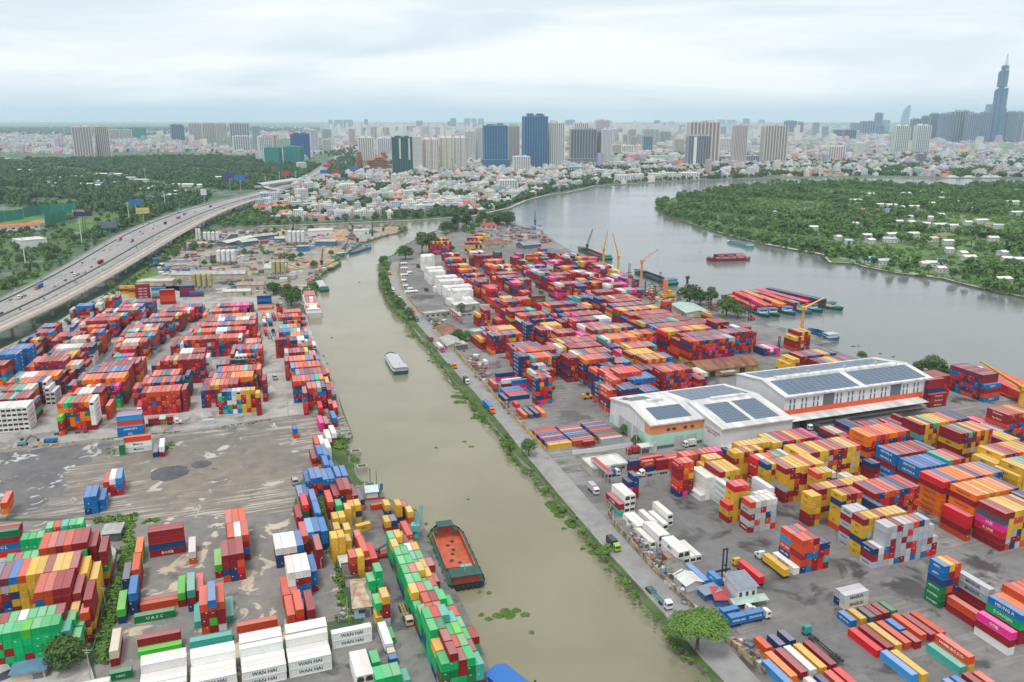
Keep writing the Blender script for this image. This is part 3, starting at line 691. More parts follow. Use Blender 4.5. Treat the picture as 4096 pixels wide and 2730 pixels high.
r_=thing('temple','brown temple with stacked curved roofs between the pagodas','temple',(a[0],a[1],0),.1)
for i,(x0,w_,z0,z1)in enumerate(((0,210,0,.3),(-10,170,.3,.5),(10,110,.5,.72),(10,66,.72,.9),(-75,60,.3,.66),(80,50,.3,.6))):
 m=MB(); m.box(x0*k,10,z0*h_,w_*k*.86,30,(z1-z0)*h_); part('hall',m,mat('pagoda_wall',(.46,.27,.18),.8),r_)
 m=MB(); m.hip(x0*k,10,z1*h_-2,w_*k,36,h_*.1+3,rl=.7,over=2); part('roof',m,M_TERRA,r_)
WALLS=[(.58,.58,.57),(.50,.50,.49),(.72,.72,.70),(.66,.67,.68),(.74,.71,.65),(.60,.61,.62),(.70,.62,.57),(.55,.60,.66),(.76,.76,.76),(.62,.58,.50),(.48,.50,.52)]
ROOFS=[(.40,.17,.10),(.46,.20,.11),(.36,.13,.08),(.45,.10,.09)]
FLATS=[(.56,.56,.55),(.44,.45,.46),(.62,.60,.56),(.34,.37,.40),(.50,.42,.36),(.30,.42,.46),(.66,.66,.65)]
M_PAINT=mat('house_paint',(.6,.6,.6),.85,.22,.12,src='attr')
def house_geo(mw,mr,mwin,x,y,w,d,h,rot,kind,wc,rc,z=0.0):
 mw.col=wc; mw.box(x,y,z,w,d,h,rot)
 if kind=='hip':mr.col=rc; mr.hip(x,y,z+h,w,d,min(w,d)*.32,rot,over=.5)
 elif kind=='gable':mr.col=rc; mr.gable(x,y,z+h,w,d,min(w,d)*.26,rot,over=.5)
 else:
  mr.col=rc; mr.box(x,y,z+h,w*.94,d*.94,.12,rot)
  c,s=math.cos(rot),math.sin(rot); q,p=w*.22,d*.2
  mr.col=wc; mr.box(x+q*c-p*s,y+q*s+p*c,z+h,w*.36,d*.4,2.6,rot)
 if mwin is not None:
  f=z+1.2
  mwin.col=(.10,.12,.14)
  while f<z+h-1.4:
   nw=max(2,int(w/3)); c,s=math.cos(rot),math.sin(rot)
   for i in range(nw):
    q=((i+.5)/nw-.5)*w; p=-d/2-.02
    mwin.box(x+q*c-p*s,y+q*s+p*c,f,1.5,.12,1.5,rot)
    if i<3:
     p=((i+.5)/3-.5)*d; q=(-w/2-.02)*(1 if x>0 else-1); mwin.box(x+q*c-p*s,y+q*s+p*c,f,.12,1.5,1.5,rot)
   f+=3.3
def pick_house(far):
 t=R.random(); wc=R.choice(WALLS); wc=tuple(min(.8,c*R.uniform(.88,1.06))for c in wc)
 if t<(.30 if not far else .16):return('hip' if R.random()<.5 else 'gable'),wc,R.choice(ROOFS),R.uniform(4,8)
 return 'flat',wc,R.choice(FLATS),R.choice([5,7,8,10,11,13,14,16,18])*R.uniform(.85,1.1)
def grove(x,y):return math.sin(x*.021+1.3)*math.sin(y*.017)+.6*math.sin(x*.047+y*.039)>.30
def town(poly,step,angle,prob,far=False,hk=1.0,wk=1.0,green=False):
 out=[]; c,s=math.cos(angle),math.sin(angle)
 q=[(p[0]*c+p[1]*s,-p[0]*s+p[1]*c)for p in poly]
 x0,x1,y0,y1=min(p[0]for p in q),max(p[0]for p in q),min(p[1]for p in q),max(p[1]for p in q)
 y=y0; row=0
 while y<y1:
  x=x0; st=0
  while x<x1:
   wdt=step*R.uniform(.55,1.15); px,py=x+wdt/2,y+R.uniform(-.18,.18)*step
   wx,wy=px*c-py*s,px*s+py*c
   if R.random()<prob and inside((wx,wy),poly)and not((green or not far)and grove(wx,wy))and not any(inside((wx,wy),k_)for k_ in KEEP):
    out.append((wx,wy,wdt*.96*wk,step*R.uniform(.7,1.0)*wk,angle+R.uniform(-.06,.06)))
   x+=wdt+(step*.9 if R.random()<.1 else 0)
  row+=1; y+=step*(1.05 if row%2 else 1.6)
 return out
TOWN_A=path('11 480 462 480 300 380 250 300 110 700 60 1000 10 1450 20 2353 -40; 21 600 -60 930 60 900 110 800 118 380 190 250 218 130 255 0 300; 11 2250 345 2000 402 1500 436 1000 456')
TOWN_A2=path('11 0 455 0 330 230 210 330 250 480 320 480 462')
houses=town(TOWN_A,15.5,.35,.74,green=True)+town(TOWN_A2,18,.2,.6,green=True)
houses.sort(key=lambda h:math.hypot(h[0],h[1]))
mwm,mrm,mxm=MB(),MB(),MB(); NIND=0
H_IND=[]
for h in houses:
 kd,wc,rc,hh=pick_house(False)
 if NIND<270:
  H_IND.append((h,kd,wc,rc,hh)); NIND+=1
 else:house_geo(mwm,mrm,mxm if math.hypot(h[0],h[1])<2300 else None,*h[:4],hh,h[4],kd,wc,rc)
def cname(c):
 r,g_,b=c
 if r>.67 and min(c)>.62:return 'white'
 if r>b*1.12:return 'cream' if r>.64 else 'tan'
 if b>r*1.04:return 'pale blue'
 return 'pale grey' if r>.55 else 'grey'
for(x,y,w,d,rt),kd,wc,rc,hh in H_IND:
 nfl='low' if hh<7 else 'two storey' if hh<10 else 'three storey' if hh<14 else 'tall'
 rf='hipped red tiled roof' if kd=='hip' else 'gabled red roof' if kd=='gable' else 'flat roof and stair box'
 r_=thing('town_house',f'{nfl} {cname(wc)} house with {rf} in the riverside town','house',(x,y,0),rt,f'{nfl} {cname(wc)} houses with {rf}')
 a,b,c_=MB(),MB(),MB(); house_geo(a,b,c_,0,0,w,d,hh,0,kd,wc,rc)
 wl_=part('wall',a,M_PAINT,r_,paint=True); part('roof',b,M_PAINT,r_,paint=True); part('window',c_,M_PAINT,wl_,paint=True)['kind']='stuff'
town_far=(town(path('21 930 60 600 -60 300 -120; 20 480 640 900 560 1590 620 2353 590; 30 0 1090 1100 1010 2353 1000 2353 1215 1650 1212 1170 1200 0 1212; 21 1800 78 1600 88 1300 102 1000 124'),18,.1,.40,wk=1.0)+town(path('00 0 480 0 335 690 350 1030 385 1560 395 2353 470 2353 520 1700 478 1040 478 690 500'),24,.15,.5,True)+town(path('10 0 500 0 470 520 500 520 545 300 600 0 560'),18,.15,.3,True)+town(path('10 500 500 700 360 930 300 1700 340 2353 330; 20 480 420 900 410 1600 470 2353 480; 30 0 880 600 880 1100 900 1100 1000; 20 2353 585 1590 600 900 540 480 560; 10 2080 640 1250 700 1230 560 940 560 900 430 600 500'),30,.2,.42,True,wk=1.15)
 +town(path('30 1280 905 2353 910 2353 1000 1280 990'),30,.2,.42,True,wk=1.15)
 +town(path('00 1340 335 2353 300; 10 600 300 600 255 2353 262; 20 480 262 1600 280 2353 240; 30 500 770 1100 800 1100 880 0 870; 20 2353 480 900 400; 10 1800 330 600 350; 00 1400 370'),70,.2,.4,True,wk=.8))
town_far+=town(path('10 600 255 600 222 2353 226; 20 1000 226 2353 214; 30 700 760 1200 770 1200 800 500 800; 20 2353 262 1000 270 480 262; 10 2353 262'),170,.2,.45,True,wk=.5)
for h in town_far:
 kd,wc,rc,hh=pick_house(True); dist=math.hypot(h[0],h[1]); wc=tuple(v*R.uniform(.6,1.0)for v in[sum(wc)/3]*3)if R.random()<.6 else wc
 if dist>5000:hh*=1.7
 if R.random()<.025:hh*=2.4; kd='flat'
 house_geo(mwm,mrm,None,*h[:4],hh,h[4],kd,wc,rc)
tag(link('town_houses',mwm.mesh('town_houses',M_PAINT,True)),kind='stuff')
tag(link('town_roofs',mrm.mesh('town_roofs',M_PAINT,True)),kind='stuff')
tag(link('town_windows',mxm.mesh('town_windows',M_PAINT,True)),kind='stuff')
sk=MB()
for i in range(190):
 b_=PX((R.uniform(-3200,2600),R.uniform(5200,10500),0)); a=G(*b_)
 if 330<b_[0]<800:ww=R.uniform(22,42); sk.col=R.choice([(.60,.60,.60),(.52,.56,.60),(.62,.58,.52)]); sk.box(a[0],a[1],0,ww,24,R.uniform(55,115),R.uniform(-.3,.3))
for i in range(170):
 px=R.choice([R.uniform(330,700),R.uniform(400,1000),R.uniform(560,900)]); py=R.uniform(124.5,131)
 a=G(px,py); hh=R.uniform(25,75)if R.random()<.8 else R.uniform(80,130); ww=R.uniform(25,80)
 sk.col=R.choice([(.55,.57,.6),(.4,.45,.5),(.6,.58,.54)]); sk.box(a[0],a[1],0,ww,30,hh,R.uniform(-.3,.3))
tag(link('skyline_blocks',sk.mesh('skyline_blocks',M_FAC,True)),kind='stuff')
# ================================================================ shipping containers
PAL={'r':(.27,.016,.022),'R':(.60,.018,.026),'c':(.56,.070,.022),'o':(.84,.18,.006),'b':(.018,.048,.145),'B':(.006,.155,.42),'l':(.05,.29,.60),'g':(.008,.18,.06),'G':(.004,.43,.13),'L':(.08,.48,.035),'t':(.055,.40,.32),'y':(.64,.39,.03),'w':(.72,.72,.70),'s':(.42,.45,.48),'p':(.74,.03,.28),'k':(.085,.10,.13),'n':(.22,.085,.05),'e':(.62,.57,.46),'m':(.20,.03,.06)}
CNAME={'r':'maroon','R':'bright red','c':'coral','o':'orange','b':'navy','B':'blue','l':'light blue','g':'dark green','G':'green','L':'lime green','t':'turquoise','y':'yellow','w':'white','s':'silver','p':'pink','k':'dark grey','n':'brown','e':'cream','m':'dark maroon'}
def paint_mat(name,src):
 m=bpy.data.materials.new(name); m.use_nodes=True; t=m.node_tree; b=t.nodes['Principled BSDF']; N=t.nodes.new; Lk=t.links.new
 if src=='object':s=N('ShaderNodeObjectInfo'); col=s.outputs['Color']
 else:s=N('ShaderNodeVertexColor'); s.layer_name='paint'; col=s.outputs['Color']
 geo=N('ShaderNodeNewGeometry'); tcn=N('ShaderNodeTexCoord')
 oi=N('ShaderNodeObjectInfo')
 ad=N('ShaderNodeVectorMath'); ad.operation='ADD'; Lk(geo.outputs['Position'],ad.inputs[0]); Lk(oi.outputs['Location'],ad.inputs[1])
 n1=N('ShaderNodeTexNoise'); n1.inputs['Scale'].default_value=.33; n1.inputs['Detail'].default_value=5; n1.inputs['Roughness'].default_value=.65; Lk(geo.outputs['Position'],n1.inputs['Vector'])
 r1=N('ShaderNodeMapRange'); r1.inputs['From Min'].default_value=.35; r1.inputs['From Max'].default_value=.7; r1.inputs['To Max'].default_value=.24; Lk(n1.outputs['Fac'],r1.inputs['Value'])
 mxa=N('ShaderNodeMixRGB'); mxa.blend_type='MULTIPLY'; mxa.inputs['Color2'].default_value=(.62,.58,.55,1); Lk(r1.outputs['Result'],mxa.inputs['Fac']); Lk(col,mxa.inputs['Color1'])
 sp=N('ShaderNodeSeparateXYZ'); Lk(geo.outputs['Normal'],sp.inputs['Vector'])
 r2=N('ShaderNodeMapRange'); r2.inputs['From Min'].default_value=.7; r2.inputs['From Max'].default_value=.95; r2.inputs['To Max'].default_value=.17; Lk(sp.outputs['Z'],r2.inputs['Value'])
 mxb=N('ShaderNodeMixRGB'); mxb.inputs['Color2'].default_value=(.62,.50,.49,1); Lk(r2.outputs['Result'],mxb.inputs['Fac']); Lk(mxa.outputs[0],mxb.inputs['Color1'])
 n2=N('ShaderNodeTexNoise'); n2.inputs['Scale'].default_value=1.3; n2.inputs['Detail'].default_value=6; n2.inputs['Roughness'].default_value=.7; Lk(geo.outputs['Position'],n2.inputs['Vector'])
 r3=N('ShaderNodeMapRange'); r3.inputs['From Min'].default_value=.60; r3.inputs['From Max'].default_value=.74; r3.inputs['To Max'].default_value=.6; Lk(n2.outputs['Fac'],r3.inputs['Value'])
 mxc=N('ShaderNodeMixRGB'); mxc.inputs['Color2'].default_value=(.16,.075,.04,1); Lk(r3.outputs['Result'],mxc.inputs['Fac']); Lk(mxb.outputs[0],mxc.inputs['Color1'])
 Lk(mxc.outputs[0],b.inputs['Base Color']); b.inputs['Roughness'].default_value=.55; b.inputs['Specular IOR Level'].default_value=.18
 MAT[name]=m; return m
M_BOX=paint_mat('container_paint','object'); M_BOXS=paint_mat('container_paint_mass','attr')
M_DARK=mat('dark_rubber',(.03,.03,.032),.8)
M_UNIT=mat('reefer_unit_black',(.035,.037,.04),.6)
M_WHT=mat('white_lettering',(.75,.75,.73),.6); M_NAVY=mat('navy_lettering',(.03,.045,.13),.6); M_BLK=mat('black_lettering',(.05,.05,.06),.6); M_REDL=mat('red_lettering',(.5,.05,.05),.6); M_TEALL=mat('teal_lettering',(.03,.30,.22),.6)
BW,BH=2.44,2.56
def box_body(L):
 """corrugated steel box, length along local y, near (door) end at y = 0, far end at y = L; left side x = -w/2"""
 m=MB(); w=BW/2; f=.055; n=16 if L>8 else 9
 for sx in(-1,1):
  for y in(0.08,L-.08):m.box(sx*(w-.08),y,0,.16,.16,BH)
  m.box(sx*(w-.06),L/2,BH-.14,.12,L-.3,.135); m.box(sx*(w-.06),L/2,0,.12,L-.3,.16)
 m.box(0,L-.06,BH-.14,BW-.3,.11,.13); m.box(0,.06,BH-.14,BW-.3,.11,.13); m.box(0,.06,0,BW-.3,.11,.16)
 for sx in(-1,1):
  xs=[]; dy=(L-.32)/n
  for i in range(n):
   y=.16+dy*i
   xs+=[(f,y),(f,y+dy*.4),(f+.07,y+dy*.5),(f+.07,y+dy*.9)]
  xs.append((f,L-.16))
  vs=[]; fs=[]
  for a,y in xs:vs+=[(sx*(w-a),y,.16),(sx*(w-a),y,BH-.14)]
  for i in range(len(xs)-1):
   q=(2*i,2*i+1,2*i+3,2*i+2); fs.append(q if sx>0 else q[::-1])
   if sx>0:fs[-1]=(2*i,2*i+2,2*i+3,2*i+1)
   else:fs[-1]=(2*i+1,2*i+3,2*i+2,2*i)
  m.add(vs,fs)
 m.box(0,L-.1,.16,BW-.3,.06,BH-.3)
 return m
def box_roof(L):
 m=MB(); n=12 if L>8 else 6
 for i in range(n):
  y=.14+(L-.28)*(i+.5)/n; m.box(0,y,BH-.09,BW-.26,(L-.28)/n*.72,.065)
 m.box(0,L/2,BH-.13,BW-.25,L-.25,.07)
 return m
def door_leaf(s):
 m=MB(); x=s*.565
 m.box(x,.10,.16,1.08,.07,BH-.30)
 for q in(-.25,.25):m.bar((x+q,.03,.2),(x+q,.03,BH-.2),.025)
 m.box(x,.05,BH*.5,.8,.04,.05)
 return m
CM={}
for L_ in(6.06,9.9,12.19):
 CM[L_]=(box_body(L_).mesh('container_shell',M_BOX),box_roof(L_).mesh('roof',M_BOX),[door_leaf(s).mesh('door',M_BOX)for s in(-1,1)])
_u=MB(); _u.box(0,.02,.9,1.9,.1,1.35); _u.cyl(0,-.02,1.6,.01,.01)
UNIT=MB(); UNIT.box(0,.03,.55,2.0,.12,1.0); UNIT.box(0,.0,1.55,1.5,.1,.55); UNIT=UNIT.mesh('cooling_unit',M_UNIT)
TEXT={}
def word(txt,m,height=1.0,long=None):
 """flat lettering, centred, in the local xz plane"""
 k=(txt,m.name,height)
 if k in TEXT:return TEXT[k]
 cu=bpy.data.curves.new('lettering','FONT'); cu.body=txt; cu.size=height*1.35; cu.align_x='CENTER'; cu.align_y='CENTER'; cu.resolution_u=1; cu.offset=.022
 o=bpy.data.objects.new('lettering',cu); me=bpy.data.meshes.new_from_object(o)
 for v in me.vertices:v.co=(v.co.x,0,v.co.y)
 me.materials.clear(); me.materials.append(m); bpy.data.objects.remove(o); bpy.data.curves.remove(cu)
 TEXT[k]=me; return me
LOGO={'M':('MAERSK',M_BLK),'m':('MSC',M_BLK),'O':('ONE',M_WHT),'H':('Hapag-Lloyd',M_NAVY),'K':('K LINE',M_WHT),'W':('WAN HAI',M_NAVY),'U':('U A S C',M_WHT),'A':('HEUNG A',M_WHT),'S':('SINOKOR',M_WHT),'D':('DONGJIN',M_WHT),'T':('KMTC',M_WHT),'C':('CMA CGM',M_WHT),'Z':('ZIM',M_WHT),'X':('Matson',M_NAVY),'E':('ESL',M_WHT),'G':('GEMADEPT',M_WHT),'B':('BOXR',M_WHT),'Y':('HYUNDAI',M_WHT),'R':('R C L',M_WHT),'h':('HAMBURG SUD',M_WHT),'d':('DONGJIN',M_TEALL),'k':('CK LINE',M_WHT),'F':('The Factor',M_WHT),'y':('YANG MING',M_REDL),'u':('UASC',M_WHT),'s':('Safmarine',M_WHT)}
DEFLOGO={'y':'m','p':'O','o':'H'}
BOX=[]
MIX={'L':'rrrrrrrrccccRRbbBborrsg','P':'rrrrrrrrrrcccRRbbbbBocyrp','S':'rryyyyyscb','G':'GGGGGGrrgtcy','w':'w','M':'ssssssssrrRbc','D':'rrrRccbbB'}
def blk(code,anc,x,y,lev,L,tops,ax=20.0,H=None,mix='P',side=None,logo='',desc=None,ori=0,order=None,grid=None,z0=0.0,reef=False,extra=False):
 """a bay of stacked containers. anc: F far-left top, L near-left top, R near-right top, l near-left ground, r near-right ground corner.
    ori 0: long axis away from the drone, columns run to the right; ori 1: long axis runs to the right, columns run away"""
 L={6:6.06,12:12.19,10:9.9}[L]; a=math.radians(ax); u=(math.cos(a),math.sin(a)); v=(math.sin(a),-math.cos(a))
 if ax==13.5 and anc=='R' and ori==0 and not desc and len(tops)>3 and L>12:
  tops=''.join(R.choice(MIX[mix])for _ in '12')+tops; H=(str(max(1,lev-1))*2+H)if H else str(max(1,lev-1))*2+str(lev)*(len(tops)-2)
 n=len(tops); H=[int(c)for c in H]if H else[lev]*n
 z=0.0 if anc in 'lr' else(lev*(BH+.03)+z0)
 p=g(code,x,y,z)
 def mv(p,i,j):return(p[0]+u[0]*i+v[0]*j,p[1]+u[1]*i+v[1]*j)
 if ori==0:
  if anc=='F':p=mv(p,0,L)
  if anc in 'Rr':p=mv(p,-n*2.5+.06,0)
 else:
  if anc in 'Rr':p=mv(p,-L,0)
  if anc=='F':p=mv(p,0,2.5)
 for i in range(n):
  for k in range(H[i]):
   c=tops[i]if k==H[i]-1 else None
   if c is None and grid:
    row=len(grid)-1-k
    if 0<=row<len(grid)and i<len(grid[row])and grid[row][i]!='.':c=grid[row][i]
   edge=(i==0 if anc in 'FLl' or ori else i==n-1)or(ori==1 and i==0)
   if c is None and side and edge:
    q=H[i]-1-k
    if q<len(side)and side[q]!='.':c=side[q]
   if c is None:c=R.choice(MIX[mix])
   if edge and side and(H[i]-1-k)<len(side)and side[H[i]-1-k]!='.':c=side[H[i]-1-k]
   lg=None
   if edge:
    q=H[i]-1-k
    lg=logo[q]if q<len(logo)else(logo[-1]if logo and side and side[min(len(logo),len(side))-1]==c else '.')
    if lg=='*':lg=DEFLOGO.get(c,'.')
    if lg=='.' and not logo:lg=DEFLOGO.get(c)if R.random()<.8 else None
   if ori==0:
    q=mv(p,i*2.5+BW/2+R.uniform(-.04,.04),R.uniform(-.1,.1)); rot=a
   else:
    q=mv(p,R.uniform(-.12,.12),-i*2.52); rot=a-PI/2; q=mv(q,0,-BW/2)
   BOX.append(dict(p=q,z=z0+k*(BH+.03),rot=rot,L=L,c=c,lg=lg if lg!='.' else None,desc=desc,col=i,n=n,lev=k,H=H[i],ori=ori,right=anc in 'Rr',reef=reef or(c=='w' and ori==0 and code[0]in '0abc' and R.random()<.3),extra=extra))
 if ori==0 and L>12 and not extra and n>3 and(code=='21' or(code=='11' and x>1700 and y>740)or(code=='22' and y<300 and anc=='F')or code in 'ab'):
  h2=max(H)-1
  EXTRA.append((mv(p,0,-12.45),a,n,h2,mix))
EXTRA=[]
ZA={'a':(0,1100),'b':(600,1100),'c':(700,1300)}
_T=T
def T(code,x,y):
 if code in ZA:return(ZA[code][0]+x*.29749)/4,(ZA[code][1]+y*.29749)/4
 return _T(code,x,y)
def many(rows,**kw):
 for r in rows:
  k=dict(kw)
  if len(r)>6 and isinstance(r[-1],dict):k.update(r[-1]); r=r[:-1]
  blk(*r[:7],**k)
many([('02','R',243,600,5,12,'wwwwwwww',dict(side='wwwww',logo='yyyyy',reef=True,mix='w',desc='the white block at the left edge of the left yard')),('02','R',313,555,4,12,'trrtrrrb',dict(H='55555554',side='brtr',logo='C')),('02','R',500,462,3,12,'ww',dict(H='43',side='www',logo='yyy',reef=True,mix='w')),('02','R',290,437,5,12,'rcttee'),('a','R',625,1432,5,12,'cccnbw',dict(side='www',logo='yyy',reef=True)),
 ('a','R',770,1350,5,12,'twwwoccoo',dict(side='ob.r',logo='H')),('a','R',862,1432,3,12,'r',dict(side='rgr',logo='.U')),('a','R',945,1235,4,12,'cesstsec'),('a','R',978,1310,4,12,'r'),
 ('a','R',1062,1205,5,12,'oee',dict(side='ebkr')),('a','R',1172,1190,3,12,'r',dict(side='re')),('a','R',880,1150,6,12,'crrrrrr'),('a','R',1000,1075,5,12,'bcbcyy'),('a','R',1100,1095,4,12,'yr'),
 ('a','R',1245,965,5,12,'wwwwwsrrb',dict(side='bkwww',logo='..yyy')),('a','R',1165,1010,4,12,'t'),('a','R',1130,905,4,12,'eeeeew'),('a','R',1265,850,5,12,'eeeerw',dict(side='wrc',logo='y')),
 ('a','R',1365,770,6,12,'crb',dict(side='Bcccc',logo='Z')),('a','R',1045,815,5,12,'crbrr'),('a','R',1425,790,4,12,'r'),
 ('a','R',1160,745,3,12,'rtB'),('a','R',1420,690,4,12,'rrooccr'),('a','R',1590,600,5,12,'rrrrrrccr'),('a','R',1560,655,4,12,'Bb',dict(H='44',side='Brpb',logo='Z')),
 ('a','R',1690,545,5,12,'ccbbbcyB',dict(side='Bc',logo='Z')),('a','R',1770,580,3,12,'r'),('a','R',1845,470,5,12,'cbwrbrgck',dict(side='kr')),('a','R',1910,415,5,12,'pRcwpB',dict(side='Bwp')),('a','R',2030,360,5,12,'bbtbbbrk',dict(side='kBb',logo='C')),
 ('a','R',335,890,3,12,'B'),('a','R',345,1100,4,12,'BBBBB',dict(side='BBBB',logo='ZZZZ')),('a','R',235,1060,6,12,'BBBBB',dict(side='BBBBB',logo='ZZZZ')),('a','R',395,985,6,12,'BBBBB',dict(side='BBBBBB',logo='ZZZZZZ')),
 ('a','R',60,1210,5,12,'Rrc',dict(side='rcBtR')),('a','R',110,1350,2,12,'w',dict(side='wr')),
 ('a','R',560,870,4,12,'cyk',dict(side='kccr')),('a','R',690,770,5,12,'bcrB',dict(side='BobR',logo='ZH')),('a','R',770,690,5,12,'BBrr',dict(side='rrB')),
 ('a','R',1360,395,4,12,'BBBBeee',dict(H='4444444',side='ee',logo='XX',mix='B' if False else 'L')),('a','R',1240,410,4,12,'BBBBB'),
 ('a','R',1590,300,4,12,'scybc',dict(side='rB')),('a','R',1000,620,1,12,'be'),('a','R',1120,640,1,12,'erc'),('a','R',980,700,2,12,'B'),('a','R',1230,570,1,12,'rrB'),
 ],ax=13.5,mix='L')
many([('a','l',1620,300,4,12,'y',dict(side='yrye',logo='m')),('a','l',1735,310,3,12,'r',dict(side='ryy')),('a','l',1830,320,5,12,'r',dict(side='rrrrr',logo='.C')),('a','l',2045,325,4,12,'B',dict(side='Bst')),('a','l',2165,400,5,12,'c',dict(side='rRccr')),('b','l',135,400,5,12,'cr',dict(side='rRcrr')),('b','l',405,300,4,12,'cb',dict(side='br')),('b','l',530,300,2,12,'b',dict(side='B'))],ax=13.5,ori=1,mix='L')
many([('b','R',690,420,4,12,'rcrbbbrb',dict(side='bbcb',logo='C')),('b','R',580,470,4,12,'bbbrcowR',dict(side='RR')),('b','R',640,530,2,12,'c'),('b','R',435,520,5,12,'rcprrrr'),('b','R',425,540,5,12,'lccrrryr',dict(side='rrrr')),('b','R',290,615,5,12,'rbrbrbrr',dict(side='rtBrr')),('b','R',165,695,5,12,'rccpwsbcb',dict(side='bcbrb')),('a','R',2110,740,5,12,'ttwbyyoo',dict(side='occ')),('a','R',1990,660,4,12,'tctr'),('a','R',2080,815,5,12,'clccrblk',dict(side='kcrB')),('a','R',1965,895,5,12,'eeeecr',dict(side='rbory')),('a','R',1820,990,4,12,'RRrr'),('a','R',1860,1180,5,12,'rrrrr'),('a','R',1790,1085,3,12,'ttlpR'),
 ('02','R',1215,215,5,12,'rrrrrrr',dict(side='rRcB')),('02','R',1250,205,3,12,'rr'),('02','R',1180,265,6,12,'kbrrbBBBr',dict(side='rrrrr')),('02','R',1143,330,6,12,'kooocrocor',dict(side='orcg',logo='H..U')),
 ('02','R',1090,405,5,12,'ecwrrbp',dict(side='prBGL',logo='O..C')),('02','R',935,465,5,12,'cwwebr',dict(side='rcc')),('02','R',1010,590,3,12,'r',dict(side='ccc')),
 ('02','R',860,550,6,12,'cGgrcow',dict(H='6666666',side='wwww',logo='yyy',desc='the orange and green fronted block of the left yard',grid=['rggroow','oocrrrw','.bgrogw','croBoow','groccrw','ggrRrrr'])),
 ('02','R',910,668,3,12,'w',dict(side='www',logo='yyy',desc='the white stack right of the orange and green block')),('02','R',568,690,4,12,'L',dict(desc='the lone green fronted column left of the orange and green block')),
 ('02','R',1650,450,5,12,'rccccccc',dict(H='55555555',mix='D',desc='the red fronted block by the gate sign',grid=['RcrRcRrr','cRrcrcRr','RrBrccrc','rcRcrRcr','RRrRrcRr'])),('02','R',1708,440,5,12,'c',dict(side='rrrrr',desc='the red column right of the red fronted block')),('02','R',1352,615,1,12,'R'),
 ('02','R',1645,365,5,12,'ccbbcbcb',dict(H='55555555')),('02','R',1640,300,5,12,'ccbbcc'),('02','R',1738,310,5,12,'b',dict(side='bgbb')),('02','R',1692,360,4,12,'b'),
 ('02','R',1868,155,6,12,'rcryrrrrrr',dict(grid=['rryrrrrrrr','rryyrrrrrr'])),('02','R',1918,150,5,12,'w',dict(side='wwww')),('02','R',1880,95,6,12,'wwwrrr'),
 ('02','l',1785,388,1,12,'o',dict(ori=1,logo='H')),('02','l',2005,115,1,12,'e',dict(ori=1)),
 ('b','R',1230,835,5,12,'crcrrrrrrcccccw',dict(side='wcc',logo='X')),('b','R',1280,735,5,12,'ctcccrwwwkrrRR'),('b','R',1410,650,5,12,'crrccBBcrccrrrr',dict(side='rcc')),('b','R',1425,590,5,12,'rrrwwbbBsewwrr'),('b','R',1418,545,5,12,'rcspcgcoocGot'),
 ('b','R',1190,475,4,12,'tcccbrrcR'),('b','R',1370,400,4,12,'sbrrrpppppb',dict(side='brr')),('b','R',1300,450,3,12,'np'),('b','R',1480,810,2,12,'c'),('b','R',1320,790,4,12,'c'),
 ('b','R',580,895,4,12,'rbBb'),('b','R',635,910,4,12,'bw'),('b','R',715,925,3,12,'w'),
 ('b','l',1445,400,3,12,'b',dict(ori=1,side='bBb')),('b','l',1450,478,1,12,'occrb',dict(ori=1)),('b','R',1490,905,4,12,'oocr'),('b','R',1505,985,5,12,'Brcklc',dict(side='crcr')),
 ('c','R',1075,400,4,12,'wwwcb',dict(H='44444',reef=True)),('c','R',1140,445,3,12,'r'),('c','R',800,440,2,12,'r'),('c','R',725,525,4,12,'brr'),('c','R',1150,595,5,12,'Bccccctrrc'),('c','R',1045,690,5,12,'cbcrooooo'),('c','R',1095,705,4,12,'g'),('c','R',1160,655,4,12,'r'),('c','R',1222,740,5,12,'r',dict(side='rrbcr')),
 ('c','R',840,790,5,12,'cyccrr'),('c','R',990,760,4,12,'rb'),('c','R',520,870,4,12,'l'),
 ('c','R',1072,870,5,6,'bBswyyy',dict(desc='the many coloured block at the corner of the left yard',grid=['bBswyyy','gBwyRyr','rwwBryR','BGrtyyr','tBwByRy'])),('c','R',635,960,4,6,'t',dict(desc='the turquoise column left of the many coloured block')),('c','R',1140,915,5,6,'y',dict(desc='the yellow column right of the many coloured block')),
 ],ax=13.5,mix='L')
